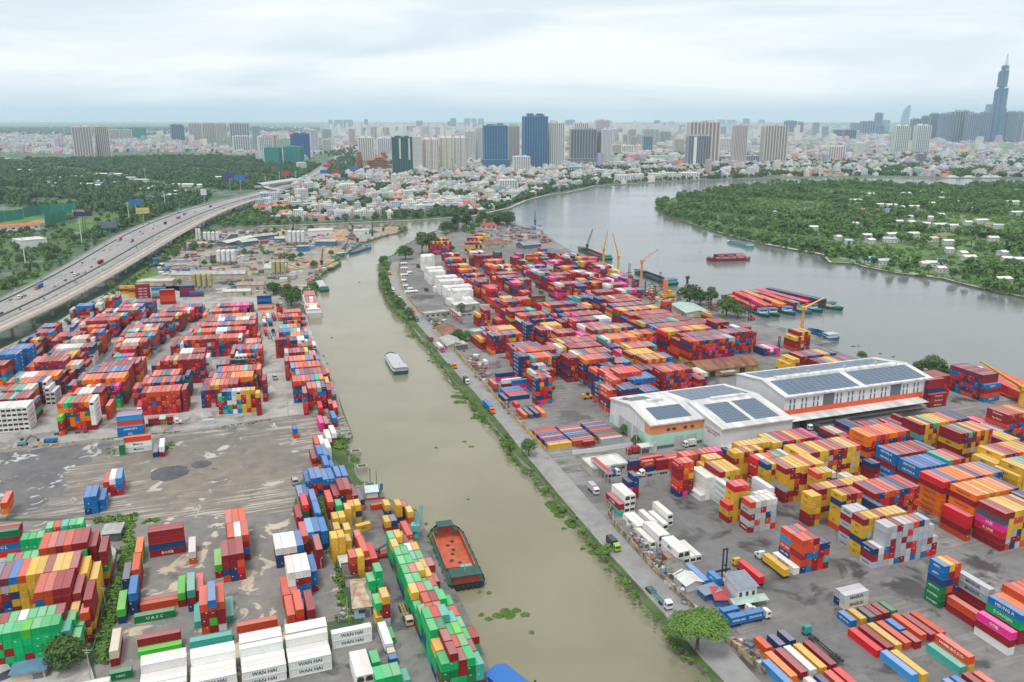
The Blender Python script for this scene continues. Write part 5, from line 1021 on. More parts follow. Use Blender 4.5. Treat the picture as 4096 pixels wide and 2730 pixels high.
many([('03','R',540,1030,5,6,'GGGGGGGLGGG',dict(mix='G',grid=['GGGGGGGLGGG','GGGGrGGGGGG','GGGGGrGGGGG','GGGGrGGrGGG','GGGGGGrGGrG'],desc='the green fronted block beside the dark tree')),('03','R',640,1085,4,6,'t',dict(mix='G',desc='the turquoise column at the end of the green fronted block')),('03','R',738,1150,3,6,'G',dict(mix='G',side='GGr',desc='the bright green end column of the green fronted block')),
 ('03','R',585,925,5,6,'GGrGrGwGGGr',dict(mix='G',desc='the second row of the green fronted block')),('03','R',688,985,4,6,'G',dict(mix='G',side='Gr',desc='the green end of the second row beside the dark tree')),('03','R',770,1035,3,6,'G',dict(side='Grc',mix='G')),
 ('03','R',628,870,5,6,'GGGrrGrrcy',dict(mix='G',desc='the third row of the green fronted block')),('03','R',720,905,4,6,'y',dict(side='yc')),('03','R',812,920,4,6,'c',dict(side='cry',desc='the coral end of the third row')),
 ('03','R',640,692,6,12,'ccrr',dict(side='rr',mix='D',desc='the maroon roofed rise in the bottom left block')),('03','R',742,740,5,12,'r',dict(side='rr',desc='the maroon step beside the maroon rise')),('03','R',840,800,5,12,'r',dict(side='rrry',desc='the lower maroon step beside the maroon rise')),
 ('03','R',712,508,6,12,'bmBcyyryyr',dict(side='rr',mix='S',grid=['..........','bBryyryyrr','.rbryyryyr'],desc='the yellow striped bottom left row')),('03','R',800,560,5,12,'y',dict(side='yy',mix='S',logo='.',desc='the yellow step of the yellow striped row')),('03','R',895,610,4,12,'y',dict(side='yyyy',mix='S',logo='.',desc='the lower yellow step of the yellow striped row')),
 ('03','R',795,345,5,6,'GrGGGGrGrG',dict(mix='G',desc='the green roofed row between maroon and yellow roofs')),('03','R',870,400,4,6,'G',dict(side='Gr',mix='G')),('03','R',955,430,4,6,'r',dict(side='rG')),
 ('03','R',800,275,6,12,'ccrcrr',dict(side='rr',mix='D',desc='the rear maroon row of the bottom left block')),('03','R',885,310,5,12,'r',dict(side='r',desc='the rear maroon step of the bottom left block')),('03','R',975,360,5,12,'r',dict(side='rrgy',desc='the lowest rear maroon step of the bottom left block')),
 ('03','R',395,230,4,6,'GGG',dict(mix='G')),('03','R',760,105,5,6,'GctGG',dict(mix='G')),
 ('03','r',205,395,4,12,'grr',dict(ori=1,H='444',side='grBR',logo='..R',desc='the green topped stack at left')),
 ('02','R',62,1480,2,12,'o',dict(side='co',logo='.H',z0=2.6,desc='the orange cinder ground stack')),
 ('03','l',1382,425,4,12,'rr',dict(ori=1,side='rrbr',logo='...B',desc='the four high stack facing the puddles')),('03','R',1797,360,2,12,'w',dict(side='wc',desc='the white topped pair beside the four high stack')),
 ('03','R',1305,362,2,12,'o',dict(side='oL',desc='the orange end of the line by the hedge')),('03','R',1250,395,2,12,'c'),('03','R',1278,525,3,12,'c',dict(side='crr',desc='the bright red column in the line by the hedge')),('03','R',1190,610,2,12,'b'),('03','R',1250,745,3,12,'B',dict(side='Bbb',logo='.',desc='the blue column in the line by the hedge')),('03','R',1148,890,2,12,'L',dict(side='Lb',desc='the lime column in the line by the hedge')),
 ('03','l',1240,1035,1,12,'g',dict(ori=1,logo='U',desc='the puddled lot, standing alone before the orange one')),('03','l',1292,922,1,12,'cr',dict(ori=1,desc='the pair behind the lettered dark green one')),
 ('03','l',1272,1360,1,12,'Lr',dict(ori=1,H='12',side='L',desc='the lime pair behind the white rows')),('03','l',1750,1268,1,12,'t',dict(ori=1,desc='the lone place behind the white rows')),('03','l',2190,1190,2,12,'c',dict(ori=1,side='cr',logo='.Y',desc='the faded red pair behind the white rows')),
 ('03','R',1085,1270,2,12,'e',dict(side='er',desc='the rusty cream topped pair by the hedge')),('03','l',1005,1567,1,6,'g',dict(ori=1,logo='u',desc='the hedge end beside the white rows')),
 ('03','R',2038,480,2,12,'L',dict(side='Lr',desc='the lime column left of the maroon stack on the lot')),('03','R',2240,375,4,12,'rrr',dict(mix='D',desc='the maroon stack on the lot',grid=['rrr','rrc','bbR','cbr'])),('03','R',2285,205,4,12,'cwc',dict(mix='D',desc='the white striped stack behind the maroon one')),('03','R',2262,75,4,12,'ccc',dict(mix='D')),('03','R',2305,285,3,12,'t',dict(side='tBt')),
 ('03','R',1702,740,2,12,'L',dict(side='Lr')),('03','R',1788,715,3,12,'t',dict(side='trb',desc='the turquoise topped column amid the lot')),('03','R',1872,715,2,12,'R',dict(side='RR',desc='the bright red pair amid the lot')),
 ('03','R',2062,820,4,12,'ccc',dict(grid=['ccc','rrr','rLr','crw'],desc='the pale roofed stack amid the lot')),('03','R',1982,805,1,12,'B',dict(z0=4*2.59,logo='.',desc='the roof of the pink red stack')),('03','R',1858,1000,1,12,'t',dict(desc='the ground left of the pink red stack')),('03','R',2150,950,1,12,'t',dict(desc='the ground right of the pink red stack')),
 ])
for(c_,x_,y_,n_)in[('13',310,1530,4),('13',-118,1625,4),('03',1770,1720,5),('03',1300,1790,5),('03',560,1900,3)]:
 blk(c_,'l',x_,y_,2,12,'w'*n_,ori=1,H='22233'[:n_],side='ww',logo='WW',mix='w',desc={310:'the fourth white row from the left',-118:'the third white row from the left',1770:'the second white row from the left',1300:'the white row beside the hedge',560:'the white row under the dark tree'}[x_])
 if c_=='13' and n_==4:blk(c_,'l',x_-16,y_-205,2,12,'ww',ori=1,H='33',mix='w',desc='the rear of the '+('fourth' if x_>0 else 'third')+' white row')
blk('13','l',708,1262,2,12,'w',ori=1,side='ww',logo='WW',mix='w',desc='the rightmost white row')
many([('13','R',440,680-380,3,12,'wwwB',dict(desc='the white roofed block on the lot edge')),('13','R',500,528,4,12,'www',dict(side='wrB',mix='D',H='444',grid=['www','wrr','bBB','bBB'],desc='the white roofed block beside the flooded strip')),('13','R',565,540,3,12,'B',dict(side='BBr',logo='.',desc='the blue column beside the flooded strip')),('13','R',388,740,2,12,'cc',dict(desc='the faded red pair on the lot edge')),('13','R',440,890,3,12,'c',dict(side='cRr',desc='the coral column on the lot edge')),('13','R',360,940,2,12,'c',dict(side='cr',desc='the red column left of the coral one')),('13','R',545,890,3,12,'r',dict(side='rrr',desc='the tall maroon column at the flooded strip')),
 ('13','R',480,215,3,12,'c',dict(side='crr',desc='the orange red topped column on the lot edge')),('13','R',550,285,2,12,'c'),('13','R',615,340,3,12,'r',dict(side='rrr',desc='the maroon column at the fence of the flooded strip')),('13','R',415,300,2,12,'r'),('13','R',595,170,3,12,'lB',dict(mix='D',desc='the light blue roofed pair at the fence')),('13','R',660,170,3,12,'B',dict(side='BBb',logo='.',desc='the blue column at the fence')),('13','R',535,105,3,12,'ll'),('13','R',430,40,2,12,'r'),
 ('12','R',485,1500,3,12,'R',dict(side='Rg')),('12','R',545,1550,3,12,'r'),('12','R',440,1355,2,12,'r'),('12','R',500,1410,2,12,'BB'),('12','R',565,1460,3,12,'BB'),('12','R',600,1567,3,12,'B'),
 ('12','R',612,1245,4,12,'BB',dict(mix='D',desc='the raised blue pair near the mud lot')),('12','R',510,1280,3,12,'B'),('12','R',668,1255,3,12,'B'),('12','R',725,1255,4,12,'BB',dict(desc='the blue row by the reeds')),('12','R',790,1235,3,12,'B'),('12','R',850,1230,3,12,'B'),('12','R',890,1275,2,12,'B'),('12','R',725,1145,2,12,'B'),('12','R',680,1130,3,12,'B'),('12','R',620,1030,3,12,'B',dict(side='Br')),('12','R',675,1040,3,12,'B'),('12','R',565,1070,2,12,'r'),
 ('12','R',692,970,3,12,'w',dict(side='www',desc='the white column beside the reeds')),('12','R',640,935,2,12,'w'),('12','R',592,935,2,12,'c'),('12','R',742,840,2,12,'w',dict(side='wr',desc='the nearer white column on the quay end')),('12','R',695,880,2,12,'w'),('12','R',628,745,2,12,'p',dict(side='pp',logo='.',desc='the pink pair on the quay end')),('12','R',678,750,2,12,'r'),('12','R',748,700,2,12,'B',dict(side='Br',logo='.')),('12','R',385,800,2,6,'b',dict(side='Bc',desc='the mud lot standing alone')),
 ('12','R',880,1350,4,12,'rr',dict(mix='D',desc='the maroon roofed top of the quay strip')),('12','R',770,1410,3,12,'r'),('12','R',938,1410,3,12,'r'),('12','R',715,1470,3,12,'c'),('12','R',905,1460,3,12,'cc'),('12','R',996,1450,2,12,'b',dict(side='bc')),('12','R',795,1500,3,6,'G',dict(desc='the quay strip near the little red and white hut')),('12','R',880,1535,3,6,'y',dict(side='yy',logo='.',desc='the quay strip next to the green one')),('12','R',968,1500,3,6,'yy',dict(mix='S',desc='the yellow pair left of the red and white hut')),('12','R',820,1567,3,6,'y'),
 ('12','R',1345,1500,3,6,'y',dict(side='yyb',logo='.',desc='the yellow stack by the water')),('12','R',1240,1500,2,6,'y'),('12','R',1400,1510,2,6,'r'),('12','R',1450,1560,2,6,'y'),('12','l',1060,1560,1,6,'c',dict(ori=1,desc='the quay strip behind the red crane')),
 ('13','R',825,45,3,6,'yy',dict(mix='S')),('13','R',780,150,3,6,'y',dict(side='yy',mix='S')),('13','R',875,155,3,6,'y',dict(side='yyb',mix='S',logo='.',desc='the taller yellow stack beside the fence')),('13','R',820,225,4,6,'yy',dict(mix='S',H='44',grid=['yy','yy','yy','yy'],logo='.',desc='the yellow four high stack beside the fence')),('13','R',880,260,3,6,'y',dict(side='yyy',logo='.')),('13','R',940,250,2,12,'r'),('13','R',1000,290,2,12,'cc'),
 ('13','l',930,190,1,6,'y',dict(ori=1,ax=30,logo='m',desc='the quay strip askew with its end open')),('13','R',1375,235,1,6,'y',dict(logo='.',desc='the quay strip left of the green crane')),('13','R',1445,205,2,12,'c',dict(side='cb')),('13','R',1300,75,2,6,'yb',dict(H='22')),
 ('13','R',995,400,4,6,'cy',dict(side='yyyy',mix='S',logo='.',desc='the yellow stack left of the red crane')),('13','R',1035,355,3,12,'c'),('13','R',1120,420,2,12,'rR',dict(mix='D',desc='the red pair before the red crane')),('13','R',1035,540,2,12,'R',dict(side='Rs')),
 ('13','R',1165,540,4,6,'G',dict(side='GGG',mix='G',desc='the tall bright green column by the rusty roofed house')),('13','R',1100,630,3,6,'G',dict(side='GGG',mix='G',desc='the shorter bright green column by the rusty roofed house')),('13','R',1230,775,4,6,'y',dict(side='yrrs',logo='.',desc='the yellow topped column by the rusty roofed house')),('13','R',1165,830,3,6,'G',dict(side='Gry',mix='G',desc='the green topped column by the rusty roofed house')),
 ('13','R',1280,1150,1,6,'G',dict(desc='the place beside the white trailer')),('13','R',885,470,1,12,'l',dict(desc='the fence side of the quay strip')),
 ('13','R',1080,1480,2,12,'ww',dict(mix='w',reef=True,desc='the bottom white pair of the quay')),('13','R',1145,1370,2,6,'G',dict(mix='G',desc='the place right of the white pair')),('13','R',1340,1490,2,6,'GGG',dict(mix='G',desc='the bottom green row of the quay')),('13','R',1425,1540,1,6,'t',dict(desc='the end of the green row')),('13','R',1300,1567,1,6,'pGG'),('13','R',1305,1340,1,6,'B',dict(logo='.',desc='the place below the white truck')),
 ])
QB=[('13',1390,380,'Gyrc','4432','GyrcG'),('13',1455,455,'GGwy','4333','x'),('13',1390,520,'GGtG','4433','x'),('13',1395,640,'yGtyr','44333','x'),('13',1480,680,'ycyyr','44432','x'),('13',1575,745,'cGGc','4433','x'),('13',1560,860,'GcGt','4443','x'),('13',1500,960,'rcrGG','34443','x'),('13',1520,990,'sccGc','44433','x'),('13',1545,1110,'bRttG','55543','x'),('13',1590,1310,'egGLGr','554433','x'),('13',1715,1440,'crcGr','45443','x'),('13',1735,1500,'crrGt','45443','x')]
for i,(c_,x_,y_,tp,H_,_)in enumerate(QB):
 o_=g('13',1720,1720,0); k_=(len(QB)-1-i)*6.35+1.2
 a_=math.radians(19); p_=(o_[0]-math.sin(a_)*k_,o_[1]+math.cos(a_)*k_); q_=PX((p_[0],p_[1],0))
 blk('13','l',(q_[0]-256)*9.191,(q_[1]-512)*9.191,0,6,tp,ax=19,H=H_,side=[None,'GGGG','yGGb','Ggr','GGGb','GGgb'][1+i%5],logo='.',mix='G',desc='the %s bay of the red barge quay'%['rearmost','second rear','third rear','fourth rear','fifth rear','sixth rear','middle','sixth nearest','fifth nearest','fourth nearest','third nearest','second nearest','nearest'][i])
many([('02','l',1150,1027,3,12,'c',dict(ori=1,side='cww',logo='.XX',desc='the three high mud lot stack')),('02','l',1085,885,5,12,'BlcB',dict(ori=1,H='2444',side='BB',logo='GE',desc='the blue mud lot edge stack')),('02','R',1140,950,2,6,'g',dict(side='gg',desc='the three high stack, its dark green end')),('02','R',1508,965,2,12,'w',dict(side='wr',desc='the white over maroon pair right of the three high stack')),('02','R',1452,1015,1,12,'b',dict(desc='the ground beside the white over maroon pair')),
 ('02','R',885,1420,3,12,'BB',dict(logo='.',mix='L',H='33',grid=['BB','BB','bB'],desc='the blue cinder ground stack')),('02','R',960,1450,2,12,'B',dict(side='BB',logo='Z',desc='the lower blue cinder ground column')),('02','R',1115,1255,3,12,'wl',dict(H='33',side='lBR',logo='Z',desc='the white and blue cinder ground pair')),('02','R',1000,1290,2,12,'c',dict(desc='the faded red column beside the white and blue pair')),
 ('02','l',1365,780,1,12,'r',dict(ori=1,z0=1.3,desc='the trailer behind the gate sign')),('02','l',1862,770,1,6,'s',dict(ori=1,desc='the lot edge used as a small office')),
 ])
from mathutils.bvhtree import BVHTree
GRID={}
def cells(b):
 c,s=math.cos(b['rot']),math.sin(b['rot'])
 return[(b['p'][0]+x*c-y*s,b['p'][1]+x*s+y*c)for x in(-.8,0,.8)for y in(b['L']*.1,b['L']*.3,b['L']*.5,b['L']*.7,b['L']*.9)]
def in_box(p,b):
 c,s=math.cos(b['rot']),math.sin(b['rot']); dx,dy=p[0]-b['p'][0],p[1]-b['p'][1]; x,y=dx*c+dy*s,-dx*s+dy*c
 return abs(x)<BW/2 and 0<y<b['L']
nogo=[path('21 1080 1215 1100 960 1200 930 1520 1120 1500 1220'),path('21 -60 640 440 720 440 780 330 745 200 735 -60 735'),path('21 1150 1040 1110 1060 1200 1240 1480 1250'),path('a -50 700 900 480 1350 300 1620 150 1700 400 900 900'),path('b 1400 300 1850 300 1720 1200 1480 1200 1440 480')]
ylim=338.0
for p,a,n,h2,mix in EXTRA:
 for i in range(n):
  for k in range(h2):
   q=(p[0]+math.cos(a)*(i*2.5+BW/2),p[1]+math.sin(a)*(i*2.5+BW/2)); m_=(q[0]-math.sin(a)*6,q[1]+math.cos(a)*6); sx_,sy_=PX((*m_,0))
   if any(inside(m_,z_)for z_ in nogo)or sy_<292 and sx_<330 or sy_<252:continue
   if sx_>380 and not inside(m_,PENP):continue
   BOX.append(dict(p=q,z=k*(BH+.03),rot=a,L=12.19,c=R.choice(MIX[mix]),lg=None,desc=None,col=i,n=n,lev=k,H=h2,ori=0,right=False,reef=False,extra=True))
keep_=[]
for b in sorted(BOX,key=lambda b:(2 if b.get('extra')else 0 if b['desc']else 1,math.hypot(*b['p']))):
 pts=cells(b); mid_=pts[7]; gx,gy=int(mid_[0]//13),int(mid_[1]//13); hit=0
 near_=[o for i in(-1,0,1)for j in(-1,0,1)for o in GRID.get((gx+i,gy+j),())if abs(o['z']-b['z'])<1.2]
 hit=sum(1 for p in pts if any(in_box(p,o)for o in near_))
 if hit>3:continue
 keep_.append(b); GRID.setdefault((gx,gy),[]).append(b)
BOX[:]=keep_
for i,b in enumerate(BOX):b['z']+=(i%37)*.0006
_v,_f,own=[],[],[]
for bi,b in enumerate(BOX):
 c,s=math.cos(b['rot']),math.sin(b['rot']); w=BW/2
 q=[(b['p'][0]+x*c-y*s,b['p'][1]+x*s+y*c)for x,y in((-w,0),(w,0),(w,b['L']),(-w,b['L']))]
 o=len(_v); _v+=[(p[0],p[1],b['z'])for p in q]+[(p[0],p[1],b['z']+BH)for p in q]; b['q']=q
 for f in((0,1,5,4),(1,2,6,5),(2,3,7,6),(3,0,4,7),(4,5,6,7)):_f.append(tuple(i+o for i in f)); own.append(bi)
tree_=BVHTree.FromPolygons(_v,_f); eye=Vector((0,0,CAM_H))
for bi,b in enumerate(BOX):
 q=b['q']; z0,z1=b['z'],b['z']+BH; area=0
 faces=[[(*q[0],z0),(*q[1],z0),(*q[1],z1),(*q[0],z1)],[(*q[1],z0),(*q[2],z0),(*q[2],z1),(*q[1],z1)],[(*q[2],z0),(*q[3],z0),(*q[3],z1),(*q[2],z1)],[(*q[3],z0),(*q[0],z0),(*q[0],z1),(*q[3],z1)],[(*q[0],z1),(*q[1],z1),(*q[2],z1),(*q[3],z1)]]
 for f in faces:
  P4=[Vector(p)for p in f]; nrm=(P4[1]-P4[0]).cross(P4[3]-P4[0]); ctr=sum(P4,Vector())/4
  if nrm.dot(eye-ctr)<=0:continue
  sc_=[PX(p)for p in P4]; A=abs(sum(sc_[i][0]*sc_[(i+1)%4][1]-sc_[(i+1)%4][0]*sc_[i][1]for i in range(4)))/2
  vis=0
  for s_,t_ in((.5,.5),(.2,.25),(.8,.25),(.2,.75),(.8,.75)):
   p=P4[0]*(1-s_)*(1-t_)+P4[1]*s_*(1-t_)+P4[2]*s_*t_+P4[3]*(1-s_)*t_
   px,py=PX(p)
   if not(0<px<1024 and 0<py<682):continue
   d=p-eye; h=tree_.ray_cast(eye,d.normalized(),d.length-.25)
   if h[0]is None:vis+=1
  area+=A*vis/5
 b['area']=area
cand=sorted([b for b in BOX if b['desc']and b['area']>6],key=lambda b:-b['area'])[:274]
for b in cand:b['own']=True
ORD=['first','second','third','fourth','fifth','sixth','seventh','eighth','ninth','tenth','eleventh','twelfth','thirteenth','fourteenth','fifteenth']
def lane_word(i,n):return 'nearest' if i==0 else 'second nearest' if i==1 else 'third nearest' if i==2 else ORD[i]+' nearest'
NEARBY={}
for b in cand:
 cn=CNAME[b['c']]; tier='top tier' if b['lev']==b['H']-1 else 'bottom tier' if b['lev']==0 else ORD[b['H']-1-b['lev']]+' tier'
 ln='short' if b['L']<7 else 'long'; d=b['desc']
 if b['desc']==SL:
  lab=None
 else:
  wh='' if b['n']==1 else(f"{ORD[b['col']]} column, " if b['ori']==0 else f"{lane_word(b['col'], b['n'])} row, ")
  tr=f' {tier}' if b['H']>1 else ''
  lab=f"{cn} container,{tr + ',' if tr else ''} {wh}{'in' if not d.startswith('the ground') and not d.startswith('the roof') and not d.startswith('the place') and not d.startswith('the lot edge') else 'on'} {d}"
 b['label']=lab
 if lab and len(lab.split())>16:b['label']=lab.replace(' tier,',',').replace(' standing alone','').replace(', first column','').replace(', second column','').replace(', third column','').replace('the mud lot','the lot')
ones=sorted([b for b in cand if b['label']is None],key=lambda b:PX((*b['p'],0))[0])
cnt={}
for b in ones:
 k=(b['c'],b['L']<7); cnt.setdefault(k,[]).append(b)
for k,l in cnt.items():
 for i,b in enumerate(l):
  near=min([o for o in ones if o is not b],key=lambda o:(o['p'][0]-b['p'][0])**2+(o['p'][1]-b['p'][1])**2)
  pos='' if len(l)==1 else f", {ORD[i]} such from left"
  b['label']=f"{'short' if k[1] else 'long'} {CNAME[b['c']]} container beside a {CNAME[near['c']]} one in the single layer{pos}"
seen_l={}
for b in cand:seen_l.setdefault(b['label'],[]).append(b)
for lab,l in seen_l.items():
 if len(l)>1:
  for i,b in enumerate(sorted(l,key=lambda b:b['p'][0])):b['label']=lab.replace(' container',f" container {ORD[i]} of its kind",1)
RANDV=random.Random(3)
def tint(c,k=.13):
 r=PAL[c]; q=RANDV.uniform(1-k,1+k); return tuple(min(.85,v*q*RANDV.uniform(.96,1.04))for v in r)
for b in cand:
 shell,roof,doors=CM[b['L']]; col=tint(b['c'])
 t=thing('shipping_container',b['label'],'container',(*b['p'],b['z']+.02),b['rot'],'stacked shipping containers')
 link('shell',shell,t,color=col); link('roof',roof,t,color=(lambda q:tuple(v*(1-q)+f_*q for v,f_ in zip(col,(.62,.52,.50))))(RANDV.choice([0,.06,.12,.22])))
 for d in doors:link('door',d,t,color=tuple(v*.94 for v in col))
 if b['reef']:link('cooling_unit',UNIT,t)
 if b['lg']and b['lg']in LOGO:
  txt,m_=LOGO[b['lg']]
  if b['c']in 'bBgGrRkcmpn' and m_ in(M_NAVY,M_BLK):m_=M_WHT
  hgt=1.15 if len(txt)<8 else .95
  if b['L']<7:hgt*=.62
  if b['lg']=='U':hgt=1.1
  o=link('lettering',word(txt,m_,hgt),t); sx=-1 if not b['right']or b['ori']else 1
  if b['ori']==1:sx=1
  o.location=(sx*(BW/2+.012),b['L']*.5,BH*.52); o.rotation_euler=(0,0,-PI/2 if sx<0 else PI/2)
ms=MB()
txts=[]
for b in BOX:
 if b.get('own'):continue
 col=tint(b['c'],.16); q=b['q']; z=b['z']+.02; ms.col=col
 P=lambda x,y:(b['p'][0]+x*math.cos(b['rot'])-y*math.sin(b['rot']),b['p'][1]+x*math.sin(b['rot'])+y*math.cos(b['rot']))
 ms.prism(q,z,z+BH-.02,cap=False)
 w,L=BW/2,b['L']; e=.13; fd=RANDV.choice([0,0,.08,.16,.26]); ms.col=tuple(v*.55 for v in col)  # rim colour darkened to draw the shaded gaps between neighbouring roofs
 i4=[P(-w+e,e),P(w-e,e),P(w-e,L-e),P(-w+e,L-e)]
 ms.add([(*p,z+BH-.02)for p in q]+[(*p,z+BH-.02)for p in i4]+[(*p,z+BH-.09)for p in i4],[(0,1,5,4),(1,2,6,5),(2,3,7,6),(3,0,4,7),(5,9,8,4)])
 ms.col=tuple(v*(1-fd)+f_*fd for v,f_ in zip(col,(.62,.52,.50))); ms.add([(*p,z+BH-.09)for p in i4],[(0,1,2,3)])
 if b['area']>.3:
  ms.col=tuple(v*.5 for v in col); a,c_=P(-w+.1,-.012),P(w-.1,-.012)
  for xx in(-1.0,0.0,1.0):a,c_=P(xx-.035,-.015),P(xx+.035,-.015); ms.add([(*a,z+.1),(*c_,z+.1),(*c_,z+BH-.12),(*a,z+BH-.12)],[(0,1,2,3)])
  if b['c']not in 'wse' and RANDV.random()<.5:
   ms.col=(.6,.6,.58); xx=RANDV.uniform(-.8,.8); a,c_=P(xx-.28,-.02),P(xx+.28,-.02); zz=z+RANDV.uniform(1.5,2.1); ms.add([(*a,zz),(*c_,zz),(*c_,zz+.3),(*a,zz+.3)],[(0,1,2,3)])
  if b['reef']:
   ms.col=(.04,.04,.045); a,c_=P(-.95,-.03),P(.95,-.03); ms.add([(*a,z+.55),(*c_,z+.55),(*c_,z+1.75),(*a,z+1.75)],[(0,1,2,3)])
  if b['lg']in LOGO and b['area']>3:txts.append(b)
tag(link('container_stacks',ms.mesh('container_stacks',M_BOXS,True)),kind='stuff')
tm_={}
for b in txts:
 txt,m_=LOGO[b['lg']]
 if b['c']in 'bBgGrRkcmpn' and m_ in(M_NAVY,M_BLK):m_=M_WHT
 me=word(txt,m_,(1.15 if len(txt)<8 else .95)*(.62 if b['L']<7 else 1)); mb=tm_.setdefault(m_.name,(MB(),m_))[0]
 sx=1 if b['ori']or b['right']else-1; c,s=math.cos(b['rot']),math.sin(b['rot']); yo=-1 if sx<0 else 1
 vs=[]
 for v in me.vertices:
  x,y,z=sx*(BW/2+.03),b['L']/2+v.co.x*yo,b['z']+BH*.52+v.co.z
  vs.append((b['p'][0]+x*c-y*s,b['p'][1]+x*s+y*c,z))
 mb.add(vs,[tuple(p.vertices)for p in me.polygons])
for k_,(mb,m_)in tm_.items():tag(link('container_lettering',mb.mesh('container_lettering',m_)),kind='stuff')
print('containers',len(BOX),'own',len(cand),'smallest',cand[-1]['area']if cand else 0)
# ================================================================ highway, metro viaduct, warehouses, works, walls
M_CONC=mat('pale_structural_concrete',(.43,.42,.39),.85,.3,.15)
M_DECK=ground_mat('highway_asphalt',(.25,.25,.255),(.30,.30,.30),(.21,.21,.215),sc=.02,dl=.6)
M_STEEL=mat('galvanised_steel',(.42,.43,.44),.5); M_WHITE=mat('white_sheet_cladding',(.68,.69,.70),.5,.12,.15,streak=(1,1,.1)); M_ROOFW=mat('white_roof_sheet',(.66,.66,.645),.55,.34,.25,streak=(1,.18,1))
M_LINE=mat('road_marking',(.70,.70,.67),.7); M_REDBAND=mat('faded_red_lane',(.42,.26,.23),.8); M_RAIL=mat('rail_bed',(.34,.27,.22),.85,.3,.3)
M_YEL=mat('yellow_plaster',(.58,.41,.14),.85,.5,.35); M_RUST=mat('rusty_sheet',(.27,.115,.07),.8,.6,.25,streak=(1,.15,1)); M_GREYROOF=mat('grey_sheet_roof',(.40,.40,.39),.7,.4,.2); M_BEIGE=mat('beige_render',(.55,.50,.40),.85,.35,.2)
M_BLUEP=mat('blue_painted_steel',(.03,.16,.40),.5,.25,.3); M_REDP=mat('red_painted_steel',(.48,.055,.04),.5,.2,.4); M_YELP=mat('yellow_painted_steel',(.66,.36,.02),.5,.2,.4); M_GRNP=mat('green_painted_steel',(.02,.20,.13),.5,.3,.3); M_TEALP=mat('teal_painted_steel',(.10,.40,.36),.5)
M_GLZ=mat('dark_window_glass',(.03,.045,.055),.12,spec=.6); M_BLKS=mat('black_steel',(.035,.035,.038),.55); M_MINT=mat('mint_cladding',(.42,.68,.58),.6,.12,.2); M_ORB=mat('orange_cladding',(.72,.27,.10),.6,.12,.2); M_ORB2=mat('bright_orange_band',(.74,.105,.02),.55,.1,.2)
M_PVN=mat('solar_cell',(.085,.135,.20),.25,.25,.6,spec=.5); M_GREYD=mat('dark_grey_panel',(.12,.13,.16),.6); M_WOOD=mat('timber',(.30,.20,.11),.8,.3,.5)
M_SAND=mat('sand_heap',(.42,.29,.17),.95,.3,.2,bump=.3,bscale=.6); M_COALH=mat('coal_heap',(.10,.10,.108),.95,.3,.2,bump=.4,bscale=.8); M_GRAVH=mat('gravel_heap',(.33,.33,.33),.95,.3,.3,bump=.3,bscale=.8)
RDL=[(-431,470),(-440,620),(-447,714),(-476,871),(-507,1005),(-539,1149),(-566,1363),(-569,1571),(-552,1783)]+[g('10',425,735),g('10',560,640),g('10',640,585)]
RDR=[(-384,440),(-389,540),(-396,628),(-405,724),(-425,871),(-467,1116),(-500,1363),(-513,1571),(-505,1783)]+[g('10',560,740),g('10',640,660),g('10',720,580)]
RDL,RDR=smooth(RDL,2),smooth(RDR,2)
def along(line,n):
 L=[0]
 for a,b in zip(line,line[1:]):L.append(L[-1]+math.hypot(b[0]-a[0],b[1]-a[1]))
 out=[]; j=0
 for i in range(n):
  d=L[-1]*i/(n-1)
  while j<len(L)-2 and L[j+1]<d:j+=1
  t=(d-L[j])/((L[j+1]-L[j])or 1); a,b=line[j],line[j+1]; out.append((a[0]+(b[0]-a[0])*t,a[1]+(b[1]-a[1])*t))
 return out
NA=60
AL,AR=along(RDL,NA),along(RDR,NA)
def lane(f,i):return(AL[i][0]*(1-f)+AR[i][0]*f,AL[i][1]*(1-f)+AR[i][1]*f)
RZ=4.6
hw=MB()
for i in range(NA-1):
 a,b,c,d=AL[i],AR[i],AR[i+1],AL[i+1]
 hw.add([(*a,RZ),(*b,RZ),(*c,RZ),(*d,RZ),(*a,0),(*b,0),(*c,0),(*d,0)],[(0,1,2,3),(1,5,6,2),(4,0,3,7)])
tag(link('highway',hw.mesh('highway',M_DECK)),kind='structure')
def lane_strip(name,f0,f1,m,z,dash=None):
 mb=MB()
 for i in range(NA-1):
  if dash:
   for k in range(4):
    p=[tuple(lane(f,i)[q]*(1-t)+lane(f,i+1)[q]*t for q in(0,1))for f,t in((f0,k/4),(f1,k/4),(f1,k/4+.1),(f0,k/4+.1))]
    mb.add([(*q,z)for q in p],[(0,1,2,3)])
  else:
   p=[lane(f0,i),lane(f1,i),lane(f1,i+1),lane(f0,i+1)]; mb.add([(*q,z)for q in p],[(0,1,2,3)])
 return tag(link(name,mb.mesh(name,m)),kind='structure')
lane_strip('lane_line',.195,.202,M_LINE,RZ+.03); lane_strip('lane_line',.745,.752,M_LINE,RZ+.03)
for f in(.28,.36,.44,.58,.66,.84):lane_strip('lane_dashes',f,f+.006,M_LINE,RZ+.03,True)
lane_strip('red_lane',.495,.53,M_REDBAND,RZ+.02); lane_strip('red_lane',.80,.815,M_REDBAND,RZ+.02)
mb=MB()
for i in range(NA-1):
 for f in(.165,.775):
  a,b=lane(f,i),lane(f,i+1); mb.wall(a,b,RZ,.7,1.6)
tag(link('median_hedge',mb.mesh('median_hedge',mat('clipped_hedge',(.05,.10,.03),.9,.5,.5))),kind='structure')
mb=MB()
for i in range(NA-1):
 for f in(-.004,1.004):mb.wall(lane(f,i),lane(f,i+1),RZ-.6,1.5,.35)
one('highway_parapet',mb,M_CONC,'low concrete parapet walls along both edges of the highway','parapet')
